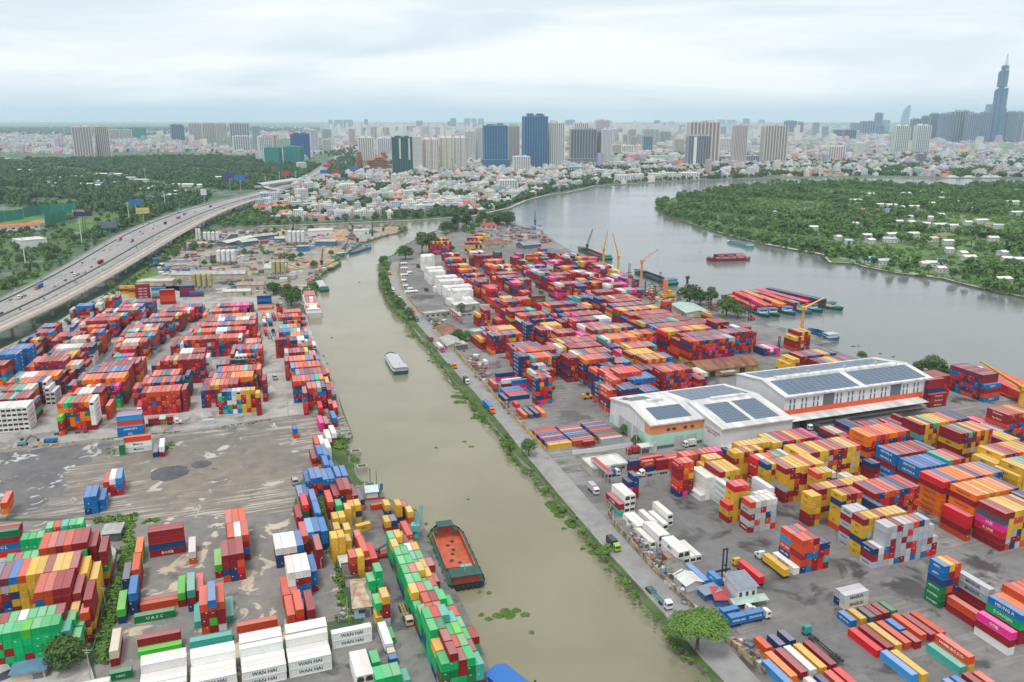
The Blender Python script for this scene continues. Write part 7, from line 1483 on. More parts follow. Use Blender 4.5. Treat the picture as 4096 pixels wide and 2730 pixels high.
for a in[('works_shed','long grey roofed works shed behind the left yard','shed','01',1570,1020,2250,1010,14,7,M_BEIGE,M_GREYROOF,'gable',2.2),('works_shed','flat beige works building left of the long grey roof','shed','01',1260,1065,1580,1060,16,4.5,M_BEIGE,M_BEIGE,'flat'),('works_shed','brown roofed shed right of the ochre silos','shed','01',2180,1100,2420,1095,14,5,M_BEIGE,mat('brown_sheet',(.36,.28,.24),.8,.4,.3),'gable',2),
 ('works_shed','tan roofed shed in front of the brown roofed one','shed','01',2050,1150,2300,1145,9,4,M_BEIGE,mat('cream_sheet',(.5,.5,.45)),'gable',1.5),('works_shed','pale blue gabled shed beside the concrete mixers','shed','01',1720,910,1830,905,22,4.5,M_BLUEW,mat('brown_sheet',(.36,.28,.24)),'gable',2),('works_shed','small grey roofed shed below the tree row','shed','01',1590,905,1720,900,12,4,M_BEIGE,M_GREYROOF,'flat'),
 ('works_shed','long pale roofed works shed under the highway','shed','01',2090,700,2351,640,16,5,M_GREYD,mat('cream_sheet',(.5,.5,.45)),'gable',2),('works_shed','dark open shed with a mint sheet roof','shed','01',2230,700,2380,680,14,6,M_GREYD,M_MINTR,'gable',2),('works_shed','dark gabled hall beside the white silos','shed','01',2080,630,2190,625,12,6,M_GREYD,M_GREYROOF,'flat'),
 ('works_shed','pink roofed house in the trees under the viaduct','house','01',1725,710,1900,705,14,5,M_BEIGE,mat('pink_sheet',(.52,.36,.32),.7,.3,.3),'hip',2),('works_shed','mint gabled shed among the works','shed','11',75,950,270,945,26,6,M_BEIGE,M_MINTR,'gable',3),('works_shed','white sided shed with a cream roof near the creek','shed','11',490,600,710,590,18,7,M_WHITE,mat('cream_sheet',(.5,.5,.45)),'gable',2),
 ('works_shed','dark open shed with a blue end wall','shed','11',545,695,725,695,14,6,mat('dark_blue_wall',(.08,.14,.24),.7),M_GREYROOF,'mono',1),('works_shed','white shed with a pale green roof among the sand heaps','shed','11',905,585,1040,580,14,5,M_WHITE,mat('pale_green_sheet',(.4,.5,.45)),'gable',1.5),('works_shed','blue sided shed with a pale roof by the mixer trucks','shed','11',380,745,490,740,12,6,M_BLUEP,M_GREYROOF,'flat'),
 ('works_shed','grey works shed at the creek bend','shed','11',0,640,180,620,16,5,M_GREYD,M_GREYROOF,'gable',2),('works_shed','mint roofed shed next to the grey works shed','shed','11',180,660,270,655,14,5,M_GREYD,M_MINTR,'gable',2),('works_shed','low blue shed near the green grass by the street','shed','01',1385,890,1495,888,8,3,M_BLUEP,M_ROOFW,'flat'),('works_shed','blue tank shed above the orange frames','shed','01',1410,855,1470,850,8,5,M_BLUEP,M_BLUEP,'flat')]:bld(*a)
for x,y,l in[(2130,860,'inclined grey conveyor of the middle silos'),(2060,640,'inclined conveyor of the silos below the highway bridge')]:
 o=g('01',x,y); m=MB(); m.bar((0,0,1),(9,6,9),.9); m.bar((4.5,3,0),(4.5,3,5),.2); one('conveyor',m,M_STEEL,l,'conveyor',(*o,0))
o=g('11',300,905); m=MB(); m.bar((0,0,6),(16,-3,1.5),.8); m.bar((12,-2.4,0),(12,-2.4,2.4),.2); one('conveyor',m,M_SILOY,'long ochre conveyor from the three silos','conveyor',(*o,0))
bld('school_hall','long white building with an orange tiled roof left of the highway','hall','01',-200,580,370,540,22,7,M_WHITE,M_TILE,'gable',3,win=8)
bld('hall','white hall with a tall sign wall beside the highway','hall','01',195,715,440,690,30,9,M_WHITE,M_ROOFW,'flat')
bld('hall','bright blue roofed hall behind the billboards','hall','01',1340,285,1520,280,30,8,M_BLUEP,mat('bright_blue_sheet',(.02,.13,.42),.5),'gable',3)
M_NET=mat('green_netting',(.03,.24,.17),.9,.3,.05)
for pts,l in[('01 -60 475 100 460 220 440','tall green practice net at the left edge of the field'),('01 370 400 560 390 700 380','tall green practice net along the back of the field'),('01 415 495 520 470 620 455','tall green practice net at the near side of the field'),('01 220 430 300 410 370 400','tall green practice net at the far corner of the field')]:
 q=path(pts); r=thing('safety_net',l,'net',(0,0,0)); m=MB()
 for a,b in zip(q,q[1:]):m.wall(a,b,0,16,.25)
 part('netting',m,M_NET,r)
 for a in resample(q,18):m=MB(); m.bar((*a,0),(*a,17),.2); part('pole',m,M_STEEL,r)
m_field=mat('playing_field',(.10,.19,.035),.9,.4,.03); m_field2=mat('meadow',(.085,.165,.03),.9,.5,.02)
for pts,m_ in[('01 0 480 120 450 300 415 470 420 560 450 480 490 300 500 0 495',m_field),('01 600 520 760 440 900 410 1120 420 1050 500 900 560 700 560',m_field2),('01 0 700 200 640 450 640 560 590 900 580 700 640 300 700 0 760',m_field2),('01 0 830 150 790 260 860 100 900 0 900',m_field2),('01 240 960 430 900 540 890 320 1010 150 1060 0 1110 0 1020',m_field2),('01 1180 1000 1290 900 1530 910 1450 960 1300 1000',m_field2),('01 960 1130 1180 990 1290 1010 1150 1060',m_field2),('31 1500 128 1650 122 1890 140 1700 158 1540 150',m_field2),('31 250 470 350 455 430 475 380 500 280 490',mat('dry_field',(.22,.20,.07),.9,.4,.05)),('31 1230 800 1400 780 1690 800 1680 835 1300 850',m_field2),('31 170 635 330 632 340 655 170 665',m_field2),
 ('21 1340 335 1480 260 1700 255 1600 300 1450 330',m_field2),('31 480 775 600 800 780 830 780 850 560 840',m_field2),('31 1480 590 1620 565 1740 590 1620 615',mat('dry_field',(.22,.20,.07)))]:sheet('meadow',path(pts),.07,m_)
sheet('bare_pitch',path('01 210 485 330 455 450 450 400 480'),.09,mat('bare_earth',(.36,.25,.15),.9,.3,.1))
def billboard(code,x0,y0,x1,y1,yb,m_,label,texts=(),pole=1):
 bx,by=T(code,(x0+x1)/2,yb); o=G(bx,by); k=o[1]/FOC/9.191; W=(x1-x0)*k; z0,z1=height_at(*o,T(code,0,y1)[1]),height_at(*o,T(code,0,y0)[1])
 r=thing('billboard',label,'billboard',(*o,0),math.atan2(-o[0],o[1])*.6+.12)
 m=MB(); m.box(0,0,z0,W,.9,z1-z0); part('panel',m,m_,r); m=MB(); m.box(0,.7,z0-.5,W*.96,.4,z1-z0); part('frame',m,M_STEEL,r)
 for i in range(pole):q=(i-(pole-1)/2)*3; m=MB(); m.bar((q,.6,0),(q,.6,z0+1),.6,.5,8); part('pole',m,M_BLUEP if 'back' in label else M_GRNP if pole==2 else M_STEEL,r)
 for t,m2,fx,fz,hs in texts:o2=link('lettering',word(t,m2,(z1-z0)*hs),r); o2.location=(fx*W,-.48,z0+(z1-z0)*fz)
 return r
M_SGN={'k':mat('dark_sign_face',(.03,.035,.06),.5),'b':mat('blue_sign_face',(.02,.14,.45),.5),'y':mat('yellow_sign_face',(.60,.50,.16),.5),'w':mat('white_sign_face',(.6,.62,.64),.5),'r':mat('red_sign_face',(.40,.03,.05),.5),'g':mat('grey_sign_back',(.13,.15,.22),.6),'p':mat('purple_sign_face',(.06,.04,.26),.5)}
billboard('01',703,348,857,416,545,M_SGN['k'],'dark billboard reading DUHAL LED on two poles by the field',(('DUHAL',M_WHT,-.22,.74,.34),('LED',M_REDL,.28,.74,.34)),2)
billboard('01',950,467,1080,523,620,M_SGN['g'],'grey back of a billboard on a blue pole by the highway')
billboard('01',1204,264,1306,312,400,M_SGN['b'],'bright blue billboard with white lettering behind the yellow one',(('TANCANG',M_WHT,0,.45,.3),)if False else())
billboard('01',1265,340,1378,393,470,M_SGN['y'],'yellow billboard with dark figures beside the highway',(('0908 38 85 99',M_BLK,0,.4,.26),))
billboard('01',1855,168,1905,224,300,M_SGN['w'],'upright white billboard at the highway bend')
billboard('01',2075,18,2160,70,180,M_SGN['p'],'purple and white billboard left of the long blue one'); billboard('01',2165,42,2262,84,190,M_SGN['b'],'long blue billboard before the wide junction')
billboard('10',246,660,312,694,770,M_SGN['r'],'red billboard left of the highway ramp'); billboard('10',710,640,766,670,740,M_SGN['r'],'red billboard in the middle of the junction'); billboard('10',655,558,708,586,640,M_SGN['r'],'small red billboard behind, at the junction top'); billboard('10',620,590,676,616,660,M_SGN['r'],'red billboard beside the junction ramp')
billboard('10',596,642,655,676,730,M_SGN['b'],'blue billboard at the junction left of the red one'); billboard('10',782,676,846,712,770,M_SGN['k'],'dark billboard with a white emblem at the junction'); billboard('10',862,612,938,652,690,M_SGN['b'],'blue billboard left of the pagoda temple'); billboard('10',996,622,1064,652,690,M_SGN['p'],'deep blue billboard in front of the temple')
for i,(c_,x,yt,yb)in enumerate([('01',235,618,858),('01',755,436,668),('01',1188,290,446),('01',1520,190,330),('01',1802,148,240),('01',1338,-20,85),('10',90,700,795),('10',222,660,775),('10',368,655,765)]):
 o=g(c_,x,yb); h_=height_at(*o,T(c_,0,yt)[1]); r=thing('power_mast',['nearest','second nearest','third nearest','fourth nearest','fifth nearest','lone forest','far left junction','middle junction','right junction'][i]+' tall pale power mast with crossarms left of the highway','mast',(*o,0),.4,'power masts along the highway')
 m=MB(); m.bar((0,0,0),(0,0,h_),.75,.35,8); part('pole',m,mat('pale_mast',(.55,.62,.55),.6),r); m=MB()
 for q in(.99,.93,.87,.80):m.bar((-3.2,0,h_*q),(3.2,0,h_*q),.16)
 part('crossarm',m,M_STEEL,r)
cl=MB(); CC=[(.30,.29,.28),(.16,.15,.15),(.36,.20,.12),(.45,.43,.40),(.12,.20,.30),(.40,.33,.22),(.55,.55,.53),(.30,.10,.07)]
def clutter(spec,n,s0=.8,s1=4.0,h1=2.4):
 poly=path(spec); xs=[p[0]for p in poly]; ys=[p[1]for p in poly]; k=0
 for _ in range(n*30):
  if k>=n:break
  p=(R.uniform(min(xs),max(xs)),R.uniform(min(ys),max(ys)))
  if inside(p,poly):cl.col=tuple(v*R.uniform(.7,1.2)for v in R.choice(CC)); cl.box(*p,0,R.uniform(s0,s1),R.uniform(s0,s1),R.uniform(.3,h1),R.uniform(0,3)); k+=1
clutter('01 1400 850 1700 640 1900 560; 11 0 570 560 545 1000 520 960 668 770 785 735 830 545 1005 430 1090 250 1150; 01 1900 1060 1500 1000',420,1.5,9,4)
clutter('11 2000 480 2250 440; 21 60 510 280 575 380 650 250 690 0 700; 11 2050 640',150,1.5,8,3.5); clutter('12 1840 95 1990 80 2353 640 2353 690 2000 290',70); clutter('23 1010 40 1400 420 1500 640 1690 900 1620 900 1255 480',90,.5,2.2,1.4)
clutter('23 1980 1180 2353 1500 2353 1330 2080 1150',40,.5,2,1); clutter('21 1200 1090 1340 1060 1500 1200 1300 1230',60,1,5,2.5); clutter('02 0 985 700 920 700 935 0 1005',30,.5,2,.8); clutter('13 760 1010 900 990 830 860',40,.4,1.8,1); clutter('11 1560 1350 1780 1400 1640 1470',20)
clutter('12 640 660 780 650 870 850 700 870',30,.4,1.6,.7); clutter('32 200 800 1390 600 1390 570 200 760',60,.8,2,1.5)
tag(link('yard_clutter',cl.mesh('yard_clutter',M_PAINT,True)),kind='stuff')
# ================================================================ trucks, cars, vessels, cranes, poles
VH={}
def col_mat(c):
 k='vehicle_paint'
 if k not in MAT:mat(k,(.5,.5,.5),.35,.15,1.2,src='object')
 return MAT[k]
CAR={'w':(.70,.70,.69),'r':(.42,.03,.04),'o':(.75,.19,.02),'b':(.03,.14,.38),'g':(.05,.25,.10),'k':(.04,.04,.045),'s':(.42,.43,.44),'y':(.62,.44,.05),'p':(.62,.05,.20),'e':(.62,.50,.34),'L':(.30,.50,.06),'t':(.05,.28,.28),'n':(.20,.045,.04)}
WHEEL=MB(); WHEEL.bar((0,-.17,0),(0,.17,0),.5,.5,12); WHEEL=WHEEL.mesh('wheel',M_DARK)
def wheels(root,xs,y,r=1.0):
 for x in xs:
  for s in(-1,1):o=link('wheel',WHEEL,root,(x,s*y,.5*r)); o.scale=(r,1,r)
HD={'V':AX-PI/2,'A':AX+PI/2,'U':AX,'W':AX+PI}
def truck(code,x,y,hd,cab,label,kind='flat',L=13.0,load=None,bonnet=False,z=0.0,group='trucks',frame='k',h=2.5,cat='truck'):
 o=g(code,x,y,z); rot=HD[hd]if isinstance(hd,str)else hd; t=thing('truck',label,cat,(*o,z),rot,group); c=CAR[cab]
 xf=L/2
 m=MB(); m.box(xf-1.0,0,.75,2.0,2.4,2.1); m.add([(xf-2.0,-1.2,2.85),(xf-.15,-1.2,2.85),(xf-.15,1.2,2.85),(xf-2.0,1.2,2.85),(xf-2.0,-1.1,3.3),(xf-.9,-1.1,3.3),(xf-.9,1.1,3.3),(xf-2.0,1.1,3.3)],[(0,1,5,4),(1,2,6,5),(2,3,7,6),(3,0,4,7),(4,5,6,7)])
 if bonnet:m.box(xf+.7,0,.75,1.5,1.9,1.1)
 cb_=part('cab',m,col_mat(0),t,color=c)
 m=MB(); m.box(xf+.01,0,1.85,.08,2.05,.85); part('windscreen',m,M_GLZ,cb_)
 for s in(-1,1):m=MB(); m.box(xf-.8,s*1.2,1.85,1.0,.06,.75); part('side_window',m,M_GLZ,cb_)
 m=MB()
 for s in(-.5,.5):m.box(0,s,.75,L-.6,.2,.35)
 for i in range(int(L/1.8)):m.box(-L/2+.6+i*1.8,0,.8,.15,1.2,.22)
 part('chassis',m,col_mat(0),t,color=CAR[frame])
 wheels(t,[xf-.9+(1.4 if bonnet else 0)]+([xf-3.9,xf-5.1]if L>8 else[])+([-L/2+1.0,-L/2+2.3]+([-L/2+3.6]if L>12 else[])),1.05)
 if kind=='box':
  m=MB(); q=L-2.6; m.box(-L/2+q/2,0,1.15,q,2.44,h); part('cargo_box',m,col_mat(0),t,color=CAR[load or 'w'])
  m=MB(); m.box(-L/2+q/2,0,1.15+h,q*.97,2.3,.05); part('cargo_roof',m,col_mat(0),t,color=tuple(v*.95 for v in CAR[load or 'w']))
 elif kind=='con':
  for i,k in enumerate(load):
   Lc=12.19 if len(load)==1 and L>12 else 6.06; shell,roof,doors=CM[Lc]; cc=PAL[k[0]]; x0=-L/2+.1+i*6.2
   p=(o[0]+x0*math.cos(rot),o[1]+x0*math.sin(rot),z+1.15)
   tt=thing('shipping_container',f"{CNAME[k[0]]} container riding on {label.split(' with')[0].split(' heading')[0]}"+(', rear of two' if len(load)>1 and i==0 else ', front of two' if len(load)>1 else ''),'container',p,rot-PI/2,'containers on trailers')
   link('shell',shell,tt,color=cc); link('roof',roof,tt,color=cc)
   for d in doors:link('door',d,tt,color=cc)
   if len(k)>1:q=link('lettering',word(k[1:],M_WHT if k[0]not in 'yw' else M_BLK,.8),tt); q.location=(BW/2+.012,Lc/2,BH*.5); q.rotation_euler=(0,0,PI/2)
 return t
for a,k in[(('11',1225,955,'A','o','small orange truck heading away at the bend of the bank road'),dict(kind='box',L=7,load='o')),(('11',1260,1115,'V','w','white van half behind bushes on the bank road'),dict(kind='box',L=6,load='w')),(('11',1312,1180,'V','w','truck with a red box load above the orange truck on the bank road'),dict(kind='box',L=9,load='n')),(('11',1428,1300,'V','o','orange cab truck with a faded red load on the bank road'),dict(kind='box',L=13,load='n')),(('11',1468,1372,'V','t','green cab truck with a red load behind the orange one'),dict(kind='box',L=13,load='n')),
 (('11',1600,1555,'V','r','red cab flatbed truck in front of the pink cabbed one'),dict(L=11)),(('12',1692,75,'V','p','pink cab truck with a long white box'),dict(kind='box',L=14,load='w',bonnet=True)),(('12',1806,228,'V','o','orange cab truck pulling an empty orange chassis'),dict(L=11,bonnet=True,frame='y')),
 (('12',1934,382,'V','w','small dark tarpaulin truck with a white cab'),dict(kind='box',L=7,load='k')),(('12',2138,625,'V','o','orange tractor with one blue container on its trailer'),dict(kind='con',L=14,load=['BTEN'[0:1]],bonnet=True)),
 (('23',930,330,'V','L','lime green cab truck with a dark load behind a small tree'),dict(kind='box',L=8,load='k')),(('23',1345,800,'V','w','white cab truck with a long empty green trailer on the bank road'),dict(L=15,frame='t')),(('22',748,1385,'V','w','white box truck turning in at the gate'),dict(kind='box',L=7.5,load='s')),
 (('23',2165,580,'A','y','yellow cab trailer truck with a red container'),dict(kind='con',L=16,load=['RLOGISTICS'])),(('33',40,515,'A','w','white bonneted trailer truck with a yellow container'),dict(kind='con',L=16,load=['yMSC'],bonnet=True)),
 (('23',2175,1010,'U','w','white cab trailer truck carrying two blue boxes'),dict(kind='con',L=15.5,load=['BWAN HAI','BSINOKOR'])),(('23',2060,960,'U','w','white bonneted tractor behind the two blue boxes'),dict(kind='con',L=12,load=['BKMTC'],bonnet=True)),
 (('33',500,1250,'A','t','dark green tractor with a long empty black trailer on the apron'),dict(L=17,frame='k')),(('22',1300,1222,'W','w','white bonneted tractor with an empty grey trailer by the gate office'),dict(L=14,bonnet=True,frame='s')),(('22',1110,1030,'W','r','small bright red box truck near the mint cladding'),dict(kind='box',L=6.5,load='r')),
 (('22',1630,965,'W','w','small white truck parked under the cold store'),dict(kind='box',L=6.5,load='w')),(('32',350,800,'V','w','dark box truck at the loading dock, left one'),dict(kind='box',L=8,load='k')),(('32',460,830,'V','w','dark box truck with white cab at the loading dock, right one'),dict(kind='box',L=10,load='k')),(('22',930,1235,'U','w','blue box truck beside the gate canopy'),dict(kind='box',L=6,load='b')),
 (('02',1292,625,'V','w','white bonneted tractor with a red load beside the red block'),dict(kind='con',L=15,load=['R'],bonnet=True)),(('02',1490,768,AX*.7,'w','white bonneted tractor with a maroon container behind the gate sign'),dict(L=17,bonnet=True)),(('02',650,845,AX*.7,'r','red tractor with an empty green trailer before the orange block'),dict(L=16,frame='t')),
 (('12',172,335,'V','s','grey bonneted truck on the concrete between the stacks'),dict(L=9,bonnet=True,frame='t')),(('12',355,1290,'V','s','silver truck parked at the edge of the mud lot'),dict(L=9,frame='s')),(('13',1375,960,'V','e','beige truck with an empty ochre chassis on the quay strip'),dict(L=13,frame='y')),
 (('13',1200,1230,'V','e','beige bonneted tractor with a long white container on the quay strip'),dict(kind='con',L=15.5,load=['w'],bonnet=True)),(('11',1490,890,'V','k','black truck among the white reefer stacks'),dict(kind='box',L=7,load='k')),(('11',1565,1105,'V','k','dark tipper truck near the rubble heap'),dict(kind='box',L=7,load='k',h=1.6)),(('11',1920,1330,'W','w','white bonneted tractor entering the red gate'),dict(L=12,bonnet=True,frame='b'))]:truck(*a,**k)
for i,(x,y,c)in enumerate([(1535,590,'c'),(1590,600,'w'),(1665,590,'r'),(1745,590,'o'),(1540,675,'w'),(1615,665,'B'),(1560,790,'R')]):
 p=T('b',x,y); truck('00',p[0]*9.191,(p[1]-100)*9.191,'V','wwrobkr'[i],['rear left','rear second','rear third','rear right','middle left','middle blue loaded','front crimson loaded'][i]+' trailer truck in the left yard queue','con',15,load=[c],group='trucks queueing in the left yard')
for i,(x,y,w_)in enumerate([(1665,800,'k'),(1610,840,'s')]):
 p=T('b',x,y); truck('00',p[0]*9.191,(p[1]-100)*9.191,'A',w_,['green framed','grey'][i]+' empty trailer truck in the lane of the left yard',L=12,frame='t' if i==0 else 's')
def car_mesh():
 m=MB(); m.box(0,0,.35,4.2,1.75,.6); m.add([(-1.7,-.8,.95),(1.2,-.8,.95),(1.2,.8,.95),(-1.7,.8,.95),(-1.2,-.68,1.5),(.5,-.68,1.5),(.5,.68,1.5),(-1.2,.68,1.5)],[(4,5,6,7)]); b=m.mesh('car_body',col_mat(0))
 q=MB(); q.add([(-1.7,-.8,.95),(1.2,-.8,.95),(1.2,.8,.95),(-1.7,.8,.95),(-1.2,-.68,1.49),(.5,-.68,1.49),(.5,.68,1.49),(-1.2,.68,1.49)],[(0,1,5,4),(1,2,6,5),(2,3,7,6),(3,0,4,7)]); return b,q.mesh('window_glass',M_GLZ)
CB,CG=car_mesh()
def car(o,z,rot,c,label,group):
 t=thing('car',label,'car',(*o,z),rot,group); link('body',CB,t,color=CAR[c]); link('window_glass',CG,t)
 for x in(-1.3,1.3):
  for s in(-1,1):w_=link('wheel',WHEEL,t,(x,s*.8,.33)); w_.scale=(.66,.7,.66)
def rdir(o):
 j=min(range(NA-1),key=lambda i:(lane(.5,i)[0]-o[0])**2+(lane(.5,i)[1]-o[1])**2); a,b=lane(.5,j),lane(.5,j+1); return math.atan2(b[1]-a[1],b[0]-a[0])
CNM={'w':'white','s':'silver','r':'red','b':'blue','k':'black','y':'yellow'}
cars=[(600,1010,'k'),(660,940,'k'),(745,870,'w'),(755,850,'b'),(840,887,'k'),(850,810,'w'),(872,812,'s'),(1015,695,'w'),(1005,727,'y'),(953,735,'r'),(1075,685,'w'),(1220,597,'w'),(1290,592,'w'),(1312,583,'k'),(1288,565,'b'),(1415,500,'w'),(1408,535,'r'),(1445,511,'w'),(1467,517,'w'),(780,935,'s'),(150,1097,'w'),(95,1190,'s'),(12,1315,'k'),(502,1070,'s'),(1370,482,'k'),(1582,462,'w'),(1640,385,'k'),(1795,380,'r'),(1720,372,'w'),(1880,360,'s')]
for i,(x,y,c)in enumerate(cars):
 o=g('01',x,y,RZ)
 car(o,RZ+.03,rdir(o),c,f"{CNM[c]} car on the highway, {ORD[sorted([k for k, q in enumerate(cars) if q[2] == c], key=lambda k: -cars[k][1]).index(i)]} {CNM[c]} one up the road",'cars on the highway')
for x,y,cab,lab,k in[(360,1078,'o','orange bonneted truck with a blue container on the highway',dict(kind='con',L=15,load=['B'],bonnet=True)),(205,1165,'w','white bonneted flatbed truck with a red trailer on the highway',dict(L=14,bonnet=True,frame='n')),(925,850,'r','dark red trailer truck on the highway',dict(kind='con',L=15,load=['r'])),(705,962,'w','low flatbed truck with a white cab on the highway',dict(L=13,frame='s')),(1100,640,'w','white bonneted truck with a red trailer on the highway',dict(kind='con',L=15,load=['R'],bonnet=True)),(1212,655,'n','brown machine carrier truck on the highway',dict(L=12,frame='n')),(1520,490,'k','black covered truck on the highway',dict(kind='box',L=9,load='k')),(1640,440,'b','trailer truck with pink and light blue boxes on the highway',dict(kind='con',L=15,load=['p','l'])),(1695,408,'b','blue truck ahead of the pink and blue boxes',dict(kind='box',L=8,load='b')),(1935,335,'r','red and blue truck far along the highway',dict(kind='box',L=9,load='b'))]:
 o=g('01',x,y,RZ); truck('01',x,y,rdir(o)+PI if cab in 'ow' and y>600 else rdir(o),cab,lab,z=RZ+.02,group='trucks on the highway',**k)
bk=MB(); bk.box(0,0,.3,1.7,.4,.5); bk.bar((-.6,0,.3),(-.6,.05,.3),.3,.3,8); bk.bar((.6,0,.3),(.6,.05,.3),.3,.3,8); BIKE=bk.mesh('motorbike',M_DARK)
rd=MB(); rd.bar((-.15,0,.75),(-.05,0,1.45),.22,.2,8); rd.bar((-.05,0,1.45),(-.03,0,1.72),.13,.11,8); rd.bar((-.05,-.22,1.3),(.45,-.28,1.0),.06); rd.bar((-.05,.22,1.3),(.45,.28,1.0),.06); rd.bar((-.15,-.15,.8),(.2,-.2,.4),.09); rd.bar((-.15,.15,.8),(.2,.2,.4),.09); RIDER=rd.mesh('person',mat('rider_clothes',(.09,.10,.14),.8))
for i in range(90):
 f=R.choice([R.uniform(.03,.14),R.uniform(.80,.96),R.uniform(.80,.96)]); j=R.randrange(2,40); o=lane(f,j); t0=R.random(); q=lane(f,j+1); o=(o[0]+(q[0]-o[0])*t0,o[1]+(q[1]-o[1])*t0)
 t=tag(link('motorbike',BIKE,loc=(*o,RZ+.02),rot=rdir(o)),'dark motorbike in the '+('far' if f<.5 else 'near')+' side lane of the highway','motorbike','motorbikes on the '+('far' if f<.5 else 'near')+' side lane'); tag(link('person',RIDER,loc=(*o,RZ+.02),rot=rdir(o)),'rider in dark clothes on a motorbike in the '+('far' if f<.5 else 'near')+' side lane','person','riders in the '+('far' if f<.5 else 'near')+' side lane')
BC=MB()
def deck_box(p,z,rot,c):
 c_,s_=math.cos(rot),math.sin(rot); BC.col=tint(c); BC.box(p[0]-6.1*s_,p[1]+6.1*c_,z,BW,12.15,BH,rot)
def barge(code,bow,stern,W,hull,label,deck,hold=None,cargo=None,house=None,free=2.2,name='barge',cat='barge',code2=None,cover=None,tyres=False,hl=(.16,.86)):
 a,b=g(code,*bow,-1),g(code2 or code,*stern,-1); L=math.hypot(a[0]-b[0],a[1]-b[1]); rot=math.atan2(a[1]-b[1],a[0]-b[0]); t=thing(name,label,cat,((a[0]+b[0])/2,(a[1]+b[1])/2,-1.6),rot,'vessels on the river')
 xs=[-.5,-.47,-.3,.3,.4,.46,.5]; ws=[.42,.49,.5,.5,.43,.28,.07]; hs=[1.25,1.2,1,1,1.15,1.35,1.5]
 m=MB(); vs=[]
 for x,w_,h_ in zip(xs,ws,hs):vs+=[(x*L,-w_*W,free*h_),(x*L*.97,-w_*W*.86,-.6),(x*L*.97,w_*W*.86,-.6),(x*L,w_*W,free*h_)]
 fs=[]
 for i in range(len(xs)-1):p=i*4; fs+=[(p,p+1,p+5,p+4),(p+2,p+3,p+7,p+6)]
 n=(len(xs)-1)*4; fs+=[(3,2,1,0),(n,n+1,n+2,n+3)]; m.add(vs,fs); part('hull',m,hull,t)
 h0,h1=(-.5+hl[0])*L,(-.5+hl[1])*L; m=MB(); iw=W*.38
 def strip_(x0,x1,y0,y1):m.add([(x0,y0,free*.96),(x1,y0,free*.96),(x1,y1,free*.96),(x0,y1,free*.96)],[(0,1,2,3)])
 strip_(-.49*L,h0,-.47*W,.47*W); strip_(h0,min(h1,.33*L),-.49*W,-iw); strip_(h0,min(h1,.33*L),iw,.49*W)
 m.add([(h1 if h1<.33*L else .33*L,-.47*W,free),(.44*L,-.33*W,free*1.1),(.49*L,0,free*1.3),(.44*L,.33*W,free*1.1),(h1 if h1<.33*L else .33*L,.47*W,free)],[(0,1,2,3,4)]); part('deck',m,deck,t)
 ct=free+.9; m=MB()
 q=[(h0,-iw),(h1,-iw),(h1,iw),(h0,iw)]; fl=.3
 m.prism(q,free*.9,ct,cap=False); m.add([(*p,ct)for p in q]+[(*p,fl)for p in q],[(1,0,4,5),(2,1,5,6),(3,2,6,7),(0,3,7,4),(4,7,6,5)[::-1]]); part('hold',m,hold or deck,t)
 for s in(-1,1):m=MB(); m.box((h0+h1)/2,s*(iw+.12),ct-.35,h1-h0,.3,.35); part('coaming',m,hold or deck,t)
 if cover:
  k=5; dl=(h1-h0)/k
  for i in range(k):m=MB(); m.box(h0+dl*(i+.5),0,ct+.01,dl*.96,iw*2.02,.35); part('hatch_cover',m,cover,t)
 if cargo:
  m=MB(); nx=14; vs=[]; fs=[]
  for i in range(nx+1):
   for j,f in enumerate((-.95,-.4,.4,.95)):x=h0+.3+(h1-h0-.6)*i/nx; vs.append((x,f*iw,(ct-.5)+(1.5*(1-abs(f))*R.uniform(.6,1.2)if 0<i<nx else 0)))
  for i in range(nx):
   for j in range(3):p=i*4+j; fs.append((p,p+4,p+5,p+1))
  m.add(vs,fs); part('cargo',m,cargo,t)
 if house:
  wm_,rm_,hl_,hh=house; x=-.5*L+1.6+hl_/2
  m=MB(); m.box(x,0,free,hl_,W*.7,hh); wh_=part('wheelhouse',m,wm_,t); m=MB(); m.box(x,0,free+hh,hl_+1.2,W*.8,.3); part('roof',m,rm_,wh_)
  for s in(-1,1):m=MB(); m.box(x,s*W*.352,free+hh*.5,hl_*.7,.1,hh*.32); part('window',m,M_GLZ,wh_)
  m=MB(); m.box(x+hl_/2+.03,0,free+hh*.5,.1,W*.55,hh*.32); part('window',m,M_GLZ,wh_)
  m=MB(); m.bar((x,0,free+hh),(x,0,free+hh+3),.1); part('mast',m,M_STEEL,wh_)
 if tyres:
  tm=MB()
  for i in range(8):a0,a1=2*PI*i/8,2*PI*(i+1)/8; tm.bar((.55*math.cos(a0),0,.55*math.sin(a0)),(.55*math.cos(a1),0,.55*math.sin(a1)),.2,.2,5)
  tm=tm.mesh('tyre',M_DARK)
  for i in range(7):
   o=link('tyre',tm,t,(-.5*L-.25,(i-3)*W*.13,1.6)); o.rotation_euler=(0,0,PI/2)
   for s in(-1,1):link('tyre',tm,t,(-.38*L+i*L*.12,s*(W*.5+.15),1.4))
 return t,L
M_HOLD=mat('orange_primer_hold',(.52,.11,.05),.7,.35,.3); M_DGREEN=mat('dark_green_deck',(.02,.085,.065),.6,.3,.4); M_BKHULL=mat('black_hull',(.025,.028,.03),.5); M_GHULL=mat('green_hull',(.015,.12,.075),.5,.2,.2); M_BHULL=mat('blue_hull',(.02,.17,.42),.5,.2,.2); M_RHULL=mat('red_hull',(.30,.03,.035),.5,.2,.2); M_GREYH=mat('grey_hatch',(.44,.45,.47),.6,.15,.3); M_WHP=mat('white_ship_paint',(.72,.72,.72),.4)
